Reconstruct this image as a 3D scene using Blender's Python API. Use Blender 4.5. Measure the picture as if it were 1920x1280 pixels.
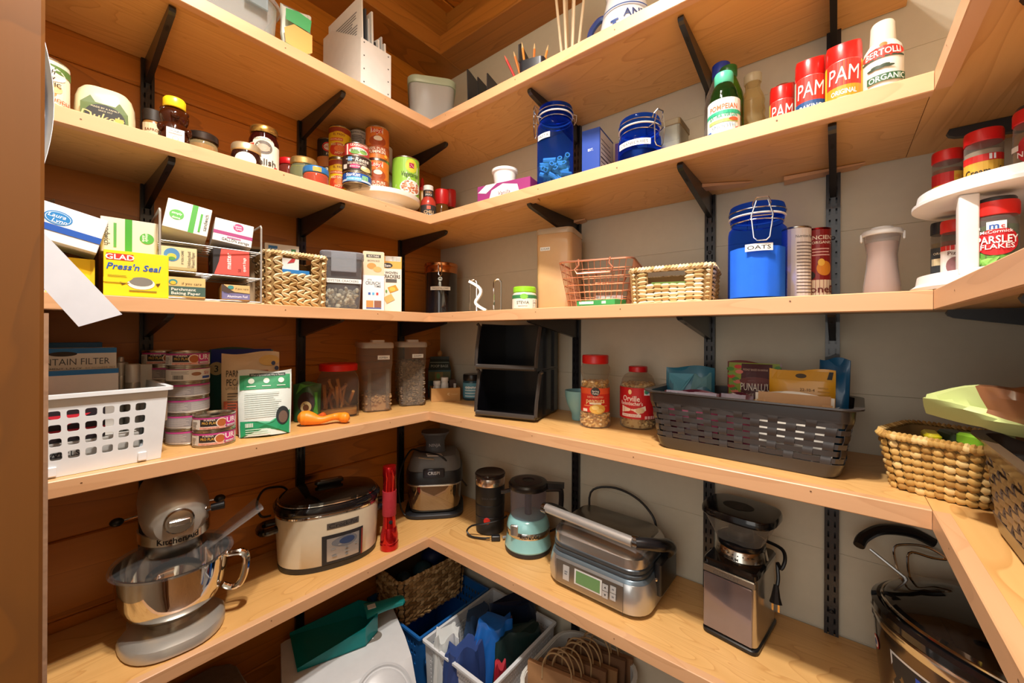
import bpy, math, random
from math import sin, cos, pi, radians as R, sqrt, atan2
from mathutils import Vector, Matrix

for _o in list(bpy.data.objects):
    bpy.data.objects.remove(_o)
SC = bpy.context.scene
COL = SC.collection
random.seed(7)

# ------------------------------------------------------------------ camera, light, exposure
FLOOR = 0.15                                   # the floor's height in this frame
Z1, Z2, Z3, Z4, Z5 = 2.1904, 1.8598, 1.5217, 1.1816, 0.7442   # shelf top faces
D = 0.333                                      # shelf depth with its front trim
W = 1.871                                      # room width, timber wall to right wall
TRIM, BOARD = 0.0313, 0.0209
FRONT = -1.236                                 # inner face of the door wall

cam = bpy.data.cameras.new('camera')
cam.sensor_width = 36.0
cam.lens = 746.7 / 1920 * 36
cam.shift_y = -(640 - 626.3) / 1920
cam.clip_start = 0.02
camo = bpy.data.objects.new('camera', cam)
COL.objects.link(camo)
camo.matrix_world = Matrix.Translation((1.4225, -1.219, 1.45)) @ Matrix.Rotation(0.6841, 4, 'Z') @ Matrix.Rotation(pi / 2, 4, 'X') @ Matrix.Rotation(0.0046, 4, 'Z')
SC.camera = camo

world = bpy.data.worlds.new('world')
SC.world = world
world.use_nodes = True
world.node_tree.nodes['Background'].inputs[0].default_value = (1.0, 0.93, 0.85, 1)
world.node_tree.nodes['Background'].inputs[1].default_value = 0.36


def lamp(name, loc, power, radius, color, kind='POINT', rot=None, size=None):
    l = bpy.data.lights.new(name, kind)
    l.energy = power
    l.color = color
    if kind == 'AREA':
        l.shape = 'RECTANGLE'
        l.size, l.size_y = size
    else:
        l.shadow_soft_size = radius
    o = bpy.data.objects.new(name, l)
    COL.objects.link(o)
    o.location = loc
    if rot:
        o.rotation_euler = rot
    return o


for _p in ((1.02, -0.98, 2.80), (1.15, -1.06, 2.80)):       # twin downlight under the ceiling
    _l = lamp('closet_downlight', _p, 84, 0.03, (1.0, 0.94, 0.86), 'SPOT')
    _l.data.spot_size = R(140)
    _l.data.spot_blend = 0.9
lamp('doorway_fill', (1.35, -2.3, 1.75), 9, 0.0, (1.0, 0.95, 0.88), 'AREA', (R(82), 0, R(12)), (1.0, 1.7))  # added fill from the doorway side, lifts the shade; no lamp seen there

SC.view_settings.view_transform = 'Standard'
SC.view_settings.look = 'None'
SC.view_settings.gamma = 1.0
SC.view_settings.use_curve_mapping = False
SC.view_settings.exposure = 0.2
SC.cycles.transparent_max_bounces = 32

# ------------------------------------------------------------------ materials


def lin(h):
    h = h.lstrip('#')
    c = [int(h[i:i + 2], 16) / 255 for i in (0, 2, 4)]
    return tuple((x / 12.92 if x <= 0.04045 else ((x + 0.055) / 1.055) ** 2.4) for x in c)


_M = {}


def new_mat(key):
    m = bpy.data.materials.new(key)
    m.use_nodes = True
    nt = m.node_tree
    return m, nt, nt.nodes['Principled BSDF']


def P(h, rough=0.45, metal=0.0, coat=0.0, vary=0.06, bump=0.0, sheen=0.0):
    """plain surface: colour with a faint procedural mottling"""
    key = ('P', h, rough, metal, coat, vary, bump, sheen)
    if key in _M:
        return _M[key]
    m, nt, b = new_mat('surface_' + h)
    c = lin(h)
    b.inputs['Roughness'].default_value = rough
    b.inputs['Metallic'].default_value = metal
    b.inputs['Coat Weight'].default_value = coat
    b.inputs['Sheen Weight'].default_value = sheen
    if vary or bump:
        tc = nt.nodes.new('ShaderNodeTexCoord')
        n = nt.nodes.new('ShaderNodeTexNoise')
        n.inputs['Scale'].default_value = 40
        n.inputs['Detail'].default_value = 3
        nt.links.new(tc.outputs['Object'], n.inputs['Vector'])
        mx = nt.nodes.new('ShaderNodeMix')
        mx.data_type = 'RGBA'
        mx.inputs[6].default_value = (*[x * (1 - vary) for x in c], 1)
        mx.inputs[7].default_value = (*[min(1, x * (1 + vary)) for x in c], 1)
        nt.links.new(n.outputs['Fac'], mx.inputs[0])
        nt.links.new(mx.outputs[2], b.inputs['Base Color'])
        if bump:
            bp = nt.nodes.new('ShaderNodeBump')
            bp.inputs['Strength'].default_value = bump
            bp.inputs['Distance'].default_value = 0.002
            nt.links.new(n.outputs['Fac'], bp.inputs['Height'])
            nt.links.new(bp.outputs['Normal'], b.inputs['Normal'])
    else:
        b.inputs['Base Color'].default_value = (*c, 1)
    _M[key] = m
    return m


def CLEAR(h='ffffff', dens=0.12, rough=0.08, tint=None):
    """thin clear plastic or glass sheet: mostly see-through, some gloss and body"""
    key = ('C', h, dens, rough, tint)
    if key in _M:
        return _M[key]
    m, nt, b = new_mat('clear_' + h)
    b.inputs['Base Color'].default_value = (*lin(h), 1)
    b.inputs['Roughness'].default_value = rough
    tr = nt.nodes.new('ShaderNodeBsdfTransparent')
    tr.inputs[0].default_value = (*lin(tint or h), 1)
    fr = nt.nodes.new('ShaderNodeLayerWeight')
    fr.inputs[0].default_value = 0.5
    pw = nt.nodes.new('ShaderNodeMath')
    pw.operation = 'POWER'
    pw.inputs[1].default_value = 4.0
    nt.links.new(fr.outputs['Facing'], pw.inputs[0])
    ad = nt.nodes.new('ShaderNodeMath')
    ad.operation = 'MULTIPLY_ADD'
    ad.use_clamp = True
    ad.inputs[1].default_value = 0.6
    ad.inputs[2].default_value = dens
    nt.links.new(pw.outputs[0], ad.inputs[0])
    mx = nt.nodes.new('ShaderNodeMixShader')
    nt.links.new(ad.outputs[0], mx.inputs[0])
    nt.links.new(tr.outputs[0], mx.inputs[1])
    nt.links.new(b.outputs[0], mx.inputs[2])
    nt.links.new(mx.outputs[0], nt.nodes['Material Output'].inputs[0])
    _M[key] = m
    return m


def WOOD(key, ca, cb, cc, rough=0.4, grain=26, along=1.3, knots=False, rnd=True, coat=0.15, cont=1.0):
    """procedural timber; the grain runs along the object's own x axis"""
    if key in _M:
        return _M[key]
    m, nt, b = new_mat(key)
    N = nt.nodes.new
    L = nt.links.new
    tc = N('ShaderNodeTexCoord')
    oi = N('ShaderNodeObjectInfo')
    ml = N('ShaderNodeMath')
    ml.operation = 'MULTIPLY'
    ml.inputs[1].default_value = 37.0 if rnd else 0
    L(oi.outputs['Random'], ml.inputs[0])
    va = N('ShaderNodeVectorMath')
    va.operation = 'ADD'
    L(tc.outputs['Object'], va.inputs[0])
    L(ml.outputs[0], va.inputs[1])
    mp = N('ShaderNodeMapping')
    mp.inputs['Scale'].default_value = (along, 7, 7)
    L(va.outputs[0], mp.inputs[0])
    n1 = N('ShaderNodeTexNoise')
    n1.inputs['Scale'].default_value = 1.0
    n1.inputs['Detail'].default_value = 2
    n1.inputs['Distortion'].default_value = 0.6
    L(mp.outputs[0], n1.inputs['Vector'])
    mm = N('ShaderNodeMath')                 # contour lines of the slow noise = cathedral grain
    mm.operation = 'MULTIPLY'
    mm.inputs[1].default_value = grain
    L(n1.outputs['Fac'], mm.inputs[0])
    ps = N('ShaderNodeMath')
    ps.operation = 'FRACT'
    L(mm.outputs[0], ps.inputs[0])
    r1 = N('ShaderNodeValToRGB')
    e = r1.color_ramp.elements
    e[0].position, e[0].color = 0.0, (0, 0, 0, 1)
    e[1].position, e[1].color = 0.82, (0.35, 0.35, 0.35, 1)
    x = r1.color_ramp.elements.new(0.97)
    x.color = (1, 1, 1, 1)
    x = r1.color_ramp.elements.new(1.0)
    x.color = (0, 0, 0, 1)
    L(ps.outputs[0], r1.inputs[0])
    mp2 = N('ShaderNodeMapping')
    mp2.inputs['Scale'].default_value = (2.5, 120, 120)
    L(va.outputs[0], mp2.inputs[0])
    n2 = N('ShaderNodeTexNoise')
    n2.inputs['Scale'].default_value = 1.0
    n2.inputs['Detail'].default_value = 4
    L(mp2.outputs[0], n2.inputs['Vector'])
    n3 = N('ShaderNodeTexNoise')
    n3.inputs['Scale'].default_value = 0.5
    n3.inputs['Detail'].default_value = 2
    L(mp.outputs[0], n3.inputs['Vector'])
    a = N('ShaderNodeMix')
    a.data_type = 'RGBA'
    a.inputs[6].default_value = (*lin(ca), 1)
    a.inputs[7].default_value = (*lin(cb), 1)
    L(n3.outputs['Fac'], a.inputs[0])
    g = N('ShaderNodeMath')
    g.operation = 'MULTIPLY'
    g.inputs[1].default_value = 0.45 * cont
    L(r1.outputs[0], g.inputs[0])
    bmx = N('ShaderNodeMix')
    bmx.data_type = 'RGBA'
    L(g.outputs[0], bmx.inputs[0])
    L(a.outputs[2], bmx.inputs[6])
    bmx.inputs[7].default_value = (*lin(cc), 1)
    g2 = N('ShaderNodeMath')
    g2.operation = 'MULTIPLY'
    g2.inputs[1].default_value = 0.22 * cont
    L(n2.outputs['Fac'], g2.inputs[0])
    c = N('ShaderNodeMix')
    c.data_type = 'RGBA'
    L(g2.outputs[0], c.inputs[0])
    L(bmx.outputs[2], c.inputs[6])
    c.inputs[7].default_value = (*lin(cc), 1)
    out = c.outputs[2]
    if knots:
        vo = N('ShaderNodeTexVoronoi')
        vo.inputs['Scale'].default_value = 1.0
        mk = N('ShaderNodeMapping')
        mk.inputs['Scale'].default_value = (2.2, 5, 5)
        L(va.outputs[0], mk.inputs[0])
        L(mk.outputs[0], vo.inputs['Vector'])
        kr = N('ShaderNodeValToRGB')
        kr.color_ramp.elements[0].position = 0.03
        kr.color_ramp.elements[0].color = (1, 1, 1, 1)
        kr.color_ramp.elements[1].position = 0.10
        kr.color_ramp.elements[1].color = (0, 0, 0, 1)
        L(vo.outputs['Distance'], kr.inputs[0])
        k = N('ShaderNodeMix')
        k.data_type = 'RGBA'
        L(kr.outputs[0], k.inputs[0])
        L(out, k.inputs[6])
        k.inputs[7].default_value = (*lin('3a1c0a'), 1)
        out = k.outputs[2]
    L(out, b.inputs['Base Color'])
    bp = N('ShaderNodeBump')
    bp.inputs['Strength'].default_value = 0.12
    bp.inputs['Distance'].default_value = 0.001
    L(n2.outputs['Fac'], bp.inputs['Height'])
    L(bp.outputs['Normal'], b.inputs['Normal'])
    b.inputs['Roughness'].default_value = rough
    b.inputs['Coat Weight'].default_value = coat
    b.inputs['Coat Roughness'].default_value = 0.25
    _M[key] = m
    return m


def MAPLE():
    return WOOD('maple_board', 'ebbf7e', 'dfa963', 'b57632', 0.38, 20)


def TRIMW():
    return WOOD('maple_trim', 'e2b488', 'd7a173', 'b57c4e', 0.42, 6, cont=0.6)


def PINE():
    return WOOD('pine_plank', 'd98a2e', 'c2741c', '7c440c', 0.38, 10, 0.9, knots=True, coat=0.25)


def TIMBER():
    return WOOD('beam_timber', 'c48236', 'a86a22', '6b3c0e', 0.5, 9, 0.8)


STEEL = lambda: P('c9c8c4', 0.22, 1.0)
CHROME = lambda: P('e6e6e6', 0.05, 1.0, vary=0)
BLACKM = lambda: P('17161a', 0.38, 0.0, 0.3)
WHITE = lambda: P('eceae6', 0.4)
PAPER = lambda h='efe9df': P(h, 0.7)

# ------------------------------------------------------------------ mesh builder


def unit(n, k=0.0):
    return [(cos(2 * pi * i / n + k), sin(2 * pi * i / n + k)) for i in range(n)]


def rrect(w, d, r, n=4, cx=0, cy=0):
    """rounded rectangle ring, counter-clockwise"""
    r = min(r, w / 2 - 1e-5, d / 2 - 1e-5)
    out = []
    for (sx, sy, a0) in ((1, 1, 0), (-1, 1, pi / 2), (-1, -1, pi), (1, -1, 3 * pi / 2)):
        for i in range(n + 1):
            a = a0 + (pi / 2) * i / n
            out.append((cx + sx * (w / 2 - r) + r * cos(a), cy + sy * (d / 2 - r) + r * sin(a)))
    return out


def superell(a, b, p=2.5, n=36):
    out = []
    for i in range(n):
        t = 2 * pi * i / n
        c, s = cos(t), sin(t)
        out.append((a * math.copysign(abs(c) ** (2 / p), c), b * math.copysign(abs(s) ** (2 / p), s)))
    return out


class MB:
    def __init__(s):
        s.v, s.f, s.m, s.mats, s.cur = [], [], [], [], 0

    def use(s, material):
        if material not in s.mats:
            s.mats.append(material)
        s.cur = s.mats.index(material)
        return s

    def add(s, vs, fs):
        o = len(s.v)
        s.v.extend(vs)
        for f in fs:
            s.f.append([i + o for i in f])
            s.m.append(s.cur)
        return s

    def box(s, x0, y0, z0, x1, y1, z1, M=None):
        vs = [Vector((x, y, z)) for z in (z0, z1) for y in (y0, y1) for x in (x0, x1)]
        if M:
            vs = [M @ v for v in vs]
        return s.add(vs, [(0, 2, 3, 1), (4, 5, 7, 6), (0, 1, 5, 4), (2, 6, 7, 3), (0, 4, 6, 2), (1, 3, 7, 5)])

    def cbox(s, c, sz, rot=(0, 0, 0)):
        M = Matrix.Translation(c) @ (Matrix.Rotation(rot[2], 4, 'Z') @ Matrix.Rotation(rot[1], 4, 'Y') @ Matrix.Rotation(rot[0], 4, 'X'))
        x, y, z = [q / 2 for q in sz]
        return s.box(-x, -y, -z, x, y, z, M)

    def loft(s, rings, cap0=True, cap1=True, closed=True, M=None):
        n = len(rings[0])
        vs = [Vector(p) for r in rings for p in r]
        if M:
            vs = [M @ v for v in vs]
        fs = []
        for k in range(len(rings) - 1):
            for i in range(n if closed else n - 1):
                j = (i + 1) % n
                fs.append((k * n + i, k * n + j, (k + 1) * n + j, (k + 1) * n + i))
        if cap0:
            fs.append(tuple(range(n - 1, -1, -1)))
        if cap1:
            b = (len(rings) - 1) * n
            fs.append(tuple(b + i for i in range(n)))
        return s.add(vs, fs)

    def lathe(s, prof, n=28, c=(0, 0), cap0=True, cap1=True, M=None):
        u = unit(n)
        return s.loft([[(c[0] + r * x, c[1] + r * y, z) for x, y in u] for r, z in prof], cap0, cap1, True, M)

    def prof(s, ring, steps, M=None, cap0=True, cap1=True):
        """one ring outline taken through (scale or inset, z) steps"""
        return s.loft([[(x * k, y * k, z) for x, y in ring] for k, z in steps], cap0, cap1, True, M)

    def rbox(s, w, d, h, r=0.004, z0=0.0, cx=0, cy=0, e=0.0015, top=1.0, n=4, M=None):
        """box with rounded corners and softened edges; top scales the upper face"""
        rings = []
        for (i, z) in ((e, 0), (0, e), (0, h - e), (e, h)):
            k = 1 + (top - 1) * z / h
            rings.append([(x, y, z0 + z) for x, y in rrect((w - 2 * i) * k, (d - 2 * i) * k, max(r - i, 0.0004), n, cx, cy)])
        return s.loft(rings, M=M)

    def shell(s, outer, zs, t, n=None, ring=None, M=None, floor=True):
        """open-topped vessel: outer = list of rings(2d), zs heights, wall t"""
        rings = [[(x, y, z) for x, y in r] for r, z in zip(outer, zs)]
        def inset(r):
            cx = sum(p[0] for p in r) / len(r)
            cy = sum(p[1] for p in r) / len(r)
            mx = max(abs(p[0] - cx) for p in r)
            my = max(abs(p[1] - cy) for p in r)
            return [(cx + (x - cx) * (1 - t / mx), cy + (y - cy) * (1 - t / my)) for x, y in r]
        inner = [[(x, y, max(z, zs[0] + t)) for x, y in inset(r)] for r, z in zip(outer, zs)]
        return s.loft(rings + inner[::-1], True, True, True, M)

    def tube(s, pts, r, n=7, closed=False, M=None, taper=None):
        pts = [Vector(p) for p in pts]
        k = len(pts)
        rings = []
        up = None
        for i in range(k):
            a = pts[i - 1] if (i or closed) else pts[0]
            b = pts[(i + 1) % k] if (i < k - 1 or closed) else pts[-1]
            t = (b - a)
            t = t.normalized() if t.length > 1e-9 else Vector((0, 0, 1))
            if up is None:
                up = t.orthogonal().normalized()
            else:
                up = (up - t * up.dot(t))
                up = up.normalized() if up.length > 1e-6 else t.orthogonal().normalized()
            w = t.cross(up)
            rr = r if taper is None else r * taper[i]
            rings.append([pts[i] + (up * x + w * y) * rr for x, y in unit(n)])
        if closed:
            rings.append(rings[0])
            return s.loft(rings, False, False, M=M)
        return s.loft(rings, M=M)

    def curve(s, pts, r, n=8, M=None, taper=None, div=5):
        """tube through points along a smooth Catmull-Rom path"""
        q = [Vector(p) for p in pts]
        out, tp = [], []
        for i in range(len(q) - 1):
            a, b, c, d = q[max(i - 1, 0)], q[i], q[i + 1], q[min(i + 2, len(q) - 1)]
            for j in range(div):
                u = j / div
                out.append(0.5 * (2 * b + (c - a) * u + (2 * a - 5 * b + 4 * c - d) * u * u + (3 * b - a - 3 * c + d) * u ** 3))
                if taper:
                    tp.append(taper[i] * (1 - u) + taper[i + 1] * u)
        out.append(q[-1])
        if taper:
            tp.append(taper[-1])
        return s.tube(out, r, n, False, M, tp or None)

    def ell(s, c, r, n=8, k=5, M=None):
        rx, ry, rz = r if isinstance(r, tuple) else (r, r, r)
        rings = []
        for j in range(1, k):
            a = pi * j / k
            rings.append([(rx * sin(a) * x, ry * sin(a) * y, -rz * cos(a)) for x, y in unit(n)])
        MM = Matrix.Translation(c) @ (M or Matrix())
        o = len(rings) * n
        vs = [Vector(p) for q in rings for p in q] + [Vector((0, 0, -rz)), Vector((0, 0, rz))]
        fs = [(q * n + i, q * n + (i + 1) % n, (q + 1) * n + (i + 1) % n, (q + 1) * n + i) for q in range(len(rings) - 1) for i in range(n)]
        fs += [(o, (i + 1) % n, i) for i in range(n)] + [(o + 1, (k - 2) * n + i, (k - 2) * n + (i + 1) % n) for i in range(n)]
        return s.add([MM @ v for v in vs], fs)

    def poly(s, pts, h0, h1, axis='z'):
        """prism from a 2d outline; axis tells the extrusion direction"""
        def q(p, h):
            return (p[0], p[1], h) if axis == 'z' else (p[0], h, p[1]) if axis == 'y' else (h, p[0], p[1])
        return s.loft([[q(p, h0) for p in pts], [q(p, h1) for p in pts]])

    def grid(s, fn, nu, nv, thick=0.0):
        """sheet from fn(u,v) with 0..1 parameters, optionally given thickness"""
        vs = [Vector(fn(i / nu, j / nv)) for j in range(nv + 1) for i in range(nu + 1)]
        w = nu + 1
        fs = [(j * w + i, j * w + i + 1, (j + 1) * w + i + 1, (j + 1) * w + i) for j in range(nv) for i in range(nu)]
        if thick:
            nrm = [Vector() for _ in vs]
            for f in fs:
                n = (vs[f[1]] - vs[f[0]]).cross(vs[f[3]] - vs[f[0]])
                for i in f:
                    nrm[i] += n
            o = len(vs)
            vs = vs + [v - (n.normalized() if n.length else n) * thick for v, n in zip(vs, nrm)]
            fs = fs + [tuple(i + o for i in reversed(f)) for f in fs]
            rim = [i for i in range(w)] + [j * w + nu for j in range(1, nv + 1)] + [nv * w + i for i in range(nu - 1, -1, -1)] + [j * w for j in range(nv - 1, 0, -1)]
            fs += [(b, a, a + o, b + o) for a, b in zip(rim, rim[1:] + rim[:1])]
        return s.add(vs, fs)

    def obj(s, name, parent=None, material=None, smooth=35, kind=None):
        me = bpy.data.meshes.new(name)
        me.from_pydata([tuple(v) for v in s.v], [], s.f)
        if material:
            me.materials.append(material)
        else:
            for q in s.mats:
                me.materials.append(q)
            me.polygons.foreach_set('material_index', s.m)
        if smooth:
            me.polygons.foreach_set('use_smooth', [True] * len(me.polygons))
            me.set_sharp_from_angle(angle=R(smooth))
        me.update()
        o = bpy.data.objects.new(name, me)
        COL.objects.link(o)
        if parent:
            o.parent = parent
        if kind:
            o['kind'] = kind
        return o


def thing(name, label, cat, loc=(0, 0, 0), rz=0.0, group=None, tilt=None):
    o = bpy.data.objects.new(name, None)
    o.empty_display_size = 0.02
    COL.objects.link(o)
    o.location = loc
    o.rotation_euler = (R(tilt[0]), R(tilt[1]), R(rz)) if tilt else (0, 0, R(rz))
    o['label'] = label
    o['category'] = cat
    if group:
        o['group'] = group
    return o


def solo(o, label, cat, loc=(0, 0, 0), rz=0.0, group=None):
    o.location = loc
    o.rotation_euler = (0, 0, R(rz))
    o['label'] = label
    o['category'] = cat
    if group:
        o['group'] = group
    return o


def dup(o, label=None, loc=None, rz=None):
    c = o.copy()
    COL.objects.link(c)
    for ch in [q for q in COL.objects if q.parent == o]:
        d = ch.copy()
        COL.objects.link(d)
        d.parent = c
        for g in [q for q in COL.objects if q.parent == ch]:
            e = g.copy()
            COL.objects.link(e)
            e.parent = d
    if label:
        c['label'] = label
    if loc:
        c.location = loc
    if rz is not None:
        c.rotation_euler[2] = R(rz)
    return c


# ------------------------------------------------------------------ print: flat lettering and label artwork
_T = {}


def glyphs(t, bold=0.0, shear=0.0):
    key = (t, bold, shear)
    if key not in _T:
        cu = bpy.data.curves.new('type', 'FONT')
        cu.body = t
        cu.size = 1.0
        cu.resolution_u = 2
        cu.offset = bold
        cu.shear = shear
        cu.align_x = 'CENTER'
        ob = bpy.data.objects.new('type', cu)
        me = bpy.data.meshes.new_from_object(ob)
        vs = [(v.co.x, v.co.y) for v in me.vertices]
        fs = [tuple(p.vertices) for p in me.polygons]
        bpy.data.objects.remove(ob)
        bpy.data.curves.remove(cu)
        bpy.data.meshes.remove(me)
        xs = [v[0] for v in vs] or [0, 1]
        _T[key] = (vs, fs, min(xs), max(xs))
    return _T[key]


class Print:
    """artwork laid on a real surface: fmap(u, v, lift) gives the point"""

    def __init__(s, fmap, du=0.008):
        s.map, s.du, s.mb, s.k = fmap, du, MB(), 0

    def lift(s):
        s.k += 1
        return 0.0003 + 0.00013 * s.k

    def rect(s, u0, v0, u1, v1, h, rough=0.55, metal=0):
        L = s.lift()
        s.mb.use(P(h, rough, metal, vary=0.03))
        n = max(1, int(abs(u1 - u0) / s.du))
        m = max(1, int(abs(v1 - v0) / s.du)) if s.du < 0.5 else 1
        vs = [s.map(u0 + (u1 - u0) * i / n, v0 + (v1 - v0) * j / m, L) for j in range(m + 1) for i in range(n + 1)]
        w = n + 1
        s.mb.add(vs, [(j * w + i, j * w + i + 1, (j + 1) * w + i + 1, (j + 1) * w + i) for j in range(m) for i in range(n)])
        return s

    def poly(s, pts, h, rough=0.55):
        L = s.lift()
        s.mb.use(P(h, rough, vary=0.03))
        cu = sum(p[0] for p in pts) / len(pts)
        cv = sum(p[1] for p in pts) / len(pts)
        vs = [s.map(cu, cv, L)] + [s.map(cu + (p[0] - cu) * 0.5, cv + (p[1] - cv) * 0.5, L) for p in pts] + [s.map(p[0], p[1], L) for p in pts]
        n = len(pts)
        fs = [(0, 1 + i, 1 + (i + 1) % n) for i in range(n)] + [(1 + i, 1 + n + i, 1 + n + (i + 1) % n, 1 + (i + 1) % n) for i in range(n)]
        s.mb.add(vs, fs)
        return s

    def ell(s, cu, cv, ru, rv, h, n=20, rough=0.55):
        return s.poly([(cu + ru * x, cv + rv * y) for x, y in unit(n)], h, rough)

    def text(s, t, u, v, size, h, bold=0.012, shear=0.0, width=None, rot=0.0, align='C', rough=0.55):
        vs, fs, x0, x1 = glyphs(t, bold, shear)
        if not vs:
            return s
        L = s.lift()
        s.mb.use(P(h, rough, vary=0.0))
        k = size / 0.72
        kx = k if width is None else width / (x1 - x0)
        xc = (x0 + x1) / 2 if align == 'C' else x0 if align == 'L' else x1
        c, q = cos(R(rot)), sin(R(rot))
        out = []
        for (x, y) in vs:
            a, b = (x - xc) * kx, (y - 0.36) * k
            out.append(s.map(u + a * c - b * q, v + a * q + b * c, L))
        s.mb.add(out, fs)
        return s

    def lines(s, u0, v0, u1, v1, n, h, fill=0.5, ragged=True):
        """rows of small print too fine to read"""
        for i in range(n):
            a = v1 - (v1 - v0) * (i + 1) / n
            b = a + (v1 - v0) / n * fill
            e = u1 - ((u1 - u0) * random.uniform(0, 0.25) if ragged else 0)
            s.rect(u0, a, e, b, h)
            s.k -= 1
        s.k += 1
        return s

    def bars(s, u0, v0, u1, v1, h='1a1a1a', n=14):
        x = u0
        while x < u1:
            w = (u1 - u0) / n * random.uniform(0.3, 0.8)
            s.rect(x, v0, min(x + w, u1), v1, h)
            s.k -= 1
            x += w + (u1 - u0) / n * random.uniform(0.3, 0.6)
        s.k += 1
        return s

    def obj(s, parent, name='label'):
        return s.mb.obj(name, parent, smooth=0)


def front(w, d, h, z0=0.0):
    """front face of a box centred on its base: u across, v up from its foot"""
    return lambda u, v, L: (u, -d / 2 - L, z0 + v)


def right(w, d, h, z0=0.0):
    return lambda u, v, L: (w / 2 + L, u, z0 + v)


def left(w, d, h, z0=0.0):
    return lambda u, v, L: (-w / 2 - L, -u, z0 + v)


def topf(w, d, h, z0=0.0):
    return lambda u, v, L: (u, v, z0 + h + L)


def cyl(Rr, z0=0.0, rot=0.0):
    """round the side of a can; u = arc length from the front"""
    if callable(Rr):
        r0 = Rr(0)
        return lambda u, v, L: ((Rr(v) + L * 1.5) * sin(u / r0 + rot), -(Rr(v) + L * 1.5) * cos(u / r0 + rot), z0 + v)
    return lambda u, v, L: ((Rr + L * 1.5) * sin(u / Rr + rot), -(Rr + L * 1.5) * cos(u / Rr + rot), z0 + v)
# ------------------------------------------------------------------ the room


def struct(o):
    o['kind'] = 'structure'
    return o


# floor
m = MB().box(-0.02, -2.6, FLOOR - 0.05, W + 0.05, 0.02, FLOOR)
struct(m.obj('floor', None, WOOD('floor_boards', '9a6a3c', '7f5228', '4d2c12', 0.4, 8)))

# timber wall on the left, x = 0
wl = struct(MB().box(-0.06, FRONT - 0.12, FLOOR, -0.0165, 0.0, 2.9).obj('wall_left', None, P('5a3413', 0.8), smooth=0))


def _pl(o, z):
    o.location = (0, FRONT, z)
    o.rotation_euler = (0, 0, R(90))


def _plank_left():
    m = MB()
    h, c = 0.19 - 0.0012, 0.004
    pts = [(0.016, 0), (c, 0), (0, c), (0, h - c), (c, h), (0.016, h)]
    m.loft([[(x, p[0], p[1]) for p in pts] for x in (0, -FRONT)])
    first = m.obj('plank', wl, PINE(), smooth=0)
    for i in range(15):
        o = first if i == 0 else first.copy()
        if i:
            COL.objects.link(o)
        _pl(o, 0.198 + 0.19 * i)


_plank_left()

# painted board wall at the back, y = 0
wb = struct(MB().box(-0.06, 0.0165, FLOOR, W + 0.06, 0.06, 2.9).obj('wall_back', None, P('6d685b', 0.8), smooth=0))
GREY = P('cbc3ae', 0.62, vary=0.05, bump=0.12)


def _plank_back():
    m = MB()
    h, c = 0.19 - 0.0003, 0.0006
    pts = [(0.016, 0), (c, 0), (0, c), (0, h - c), (c, h), (0.016, h)]
    m.loft([[(x, p[0], p[1]) for p in pts] for x in (0, W)])
    first = m.obj('plank', wb, GREY, smooth=0)
    for i in range(15):
        o = first if i == 0 else first.copy()
        if i:
            COL.objects.link(o)
        o.location = (0, 0, 0.176 + 0.19 * i)


_plank_back()

struct(MB().box(W, -2.6, FLOOR, W + 0.05, 0.0, 2.9).obj('wall_right', None, GREY, smooth=0))
m = MB()
m.box(0.0, FRONT - 0.12, FLOOR, 0.665, FRONT, 2.9)
struct(m.obj('wall_front', None, GREY, smooth=0))
struct(MB().box(0.665, FRONT - 0.12, 2.32, W, FRONT, 2.9).obj('wall_front_header', None, GREY, smooth=0))
m = MB().rbox(2.17, 0.13, 0.085, 0.003, e=0.003)
o = struct(m.obj('trim_1', None, WOOD('jamb_timber', '86500f', '6f410c', '4a2a08', 0.55, 4, 3.0, cont=0.6)))
o.location = (0.75, -1.270, FLOOR + 1.085)
o.rotation_euler = (0, R(-90), 0)

# ceiling boards and the double timber frame below them
ce = struct(MB().box(-0.06, -2.6, 2.868, W + 0.06, 0.06, 2.92).obj('ceiling', None, P('6b4019', 0.8), smooth=0))
m = MB()
pts = [(0.0, 0.016), (0.003, 0.003), (0.006, 0), (0.104, 0), (0.107, 0.003), (0.11, 0.016)]
m.loft([[(x, p[0], p[1]) for p in pts] for x in (0, 2.2)])
cp = m.obj('plank', ce, PINE(), smooth=0)
for i in range(16):
    o = cp if i == 0 else cp.copy()
    if i:
        COL.objects.link(o)
    o.location = (0.03 + 0.112 * i, 0, 2.851)
    o.rotation_euler = (0, 0, R(-90))
for i, (w0, h0, z0, rw) in enumerate(((0.155, 0.075, 2.60, 'l'), (0.10, 0.176, 2.675, 'l'), (0.14, 0.075, 2.60, 'b'), (0.055, 0.176, 2.675, 'b'))):
    m = MB()
    Ln = -FRONT if rw == 'l' else W - (0.155 if i == 2 else 0.10)
    e = 0.003
    pts = [(0, 0), (-w0 + e, 0), (-w0, e), (-w0, h0 - e), (-w0 + e, h0), (0, h0)]
    m.loft([[(x, p[0], p[1]) for p in pts] for x in (0, Ln)])
    o = struct(m.obj('trim_%d' % (i + 2), None, TIMBER(), smooth=0))
    o.location = (0, FRONT, z0) if rw == 'l' else (0.155 if i == 2 else 0.10, 0, z0)
    if rw == 'l':
        o.rotation_euler = (0, 0, R(90))
    else:
        o.location.y = -0.0005

# ------------------------------------------------------------------ shelves
LEVEL = ['top', 'second', 'third', 'fourth', 'lowest']
RUN = {'timber': (0, FRONT, 90, -FRONT), 'grey': (D, 0, 0, W - 2 * D), 'right': (W, 0, -90, -FRONT)}


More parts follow.
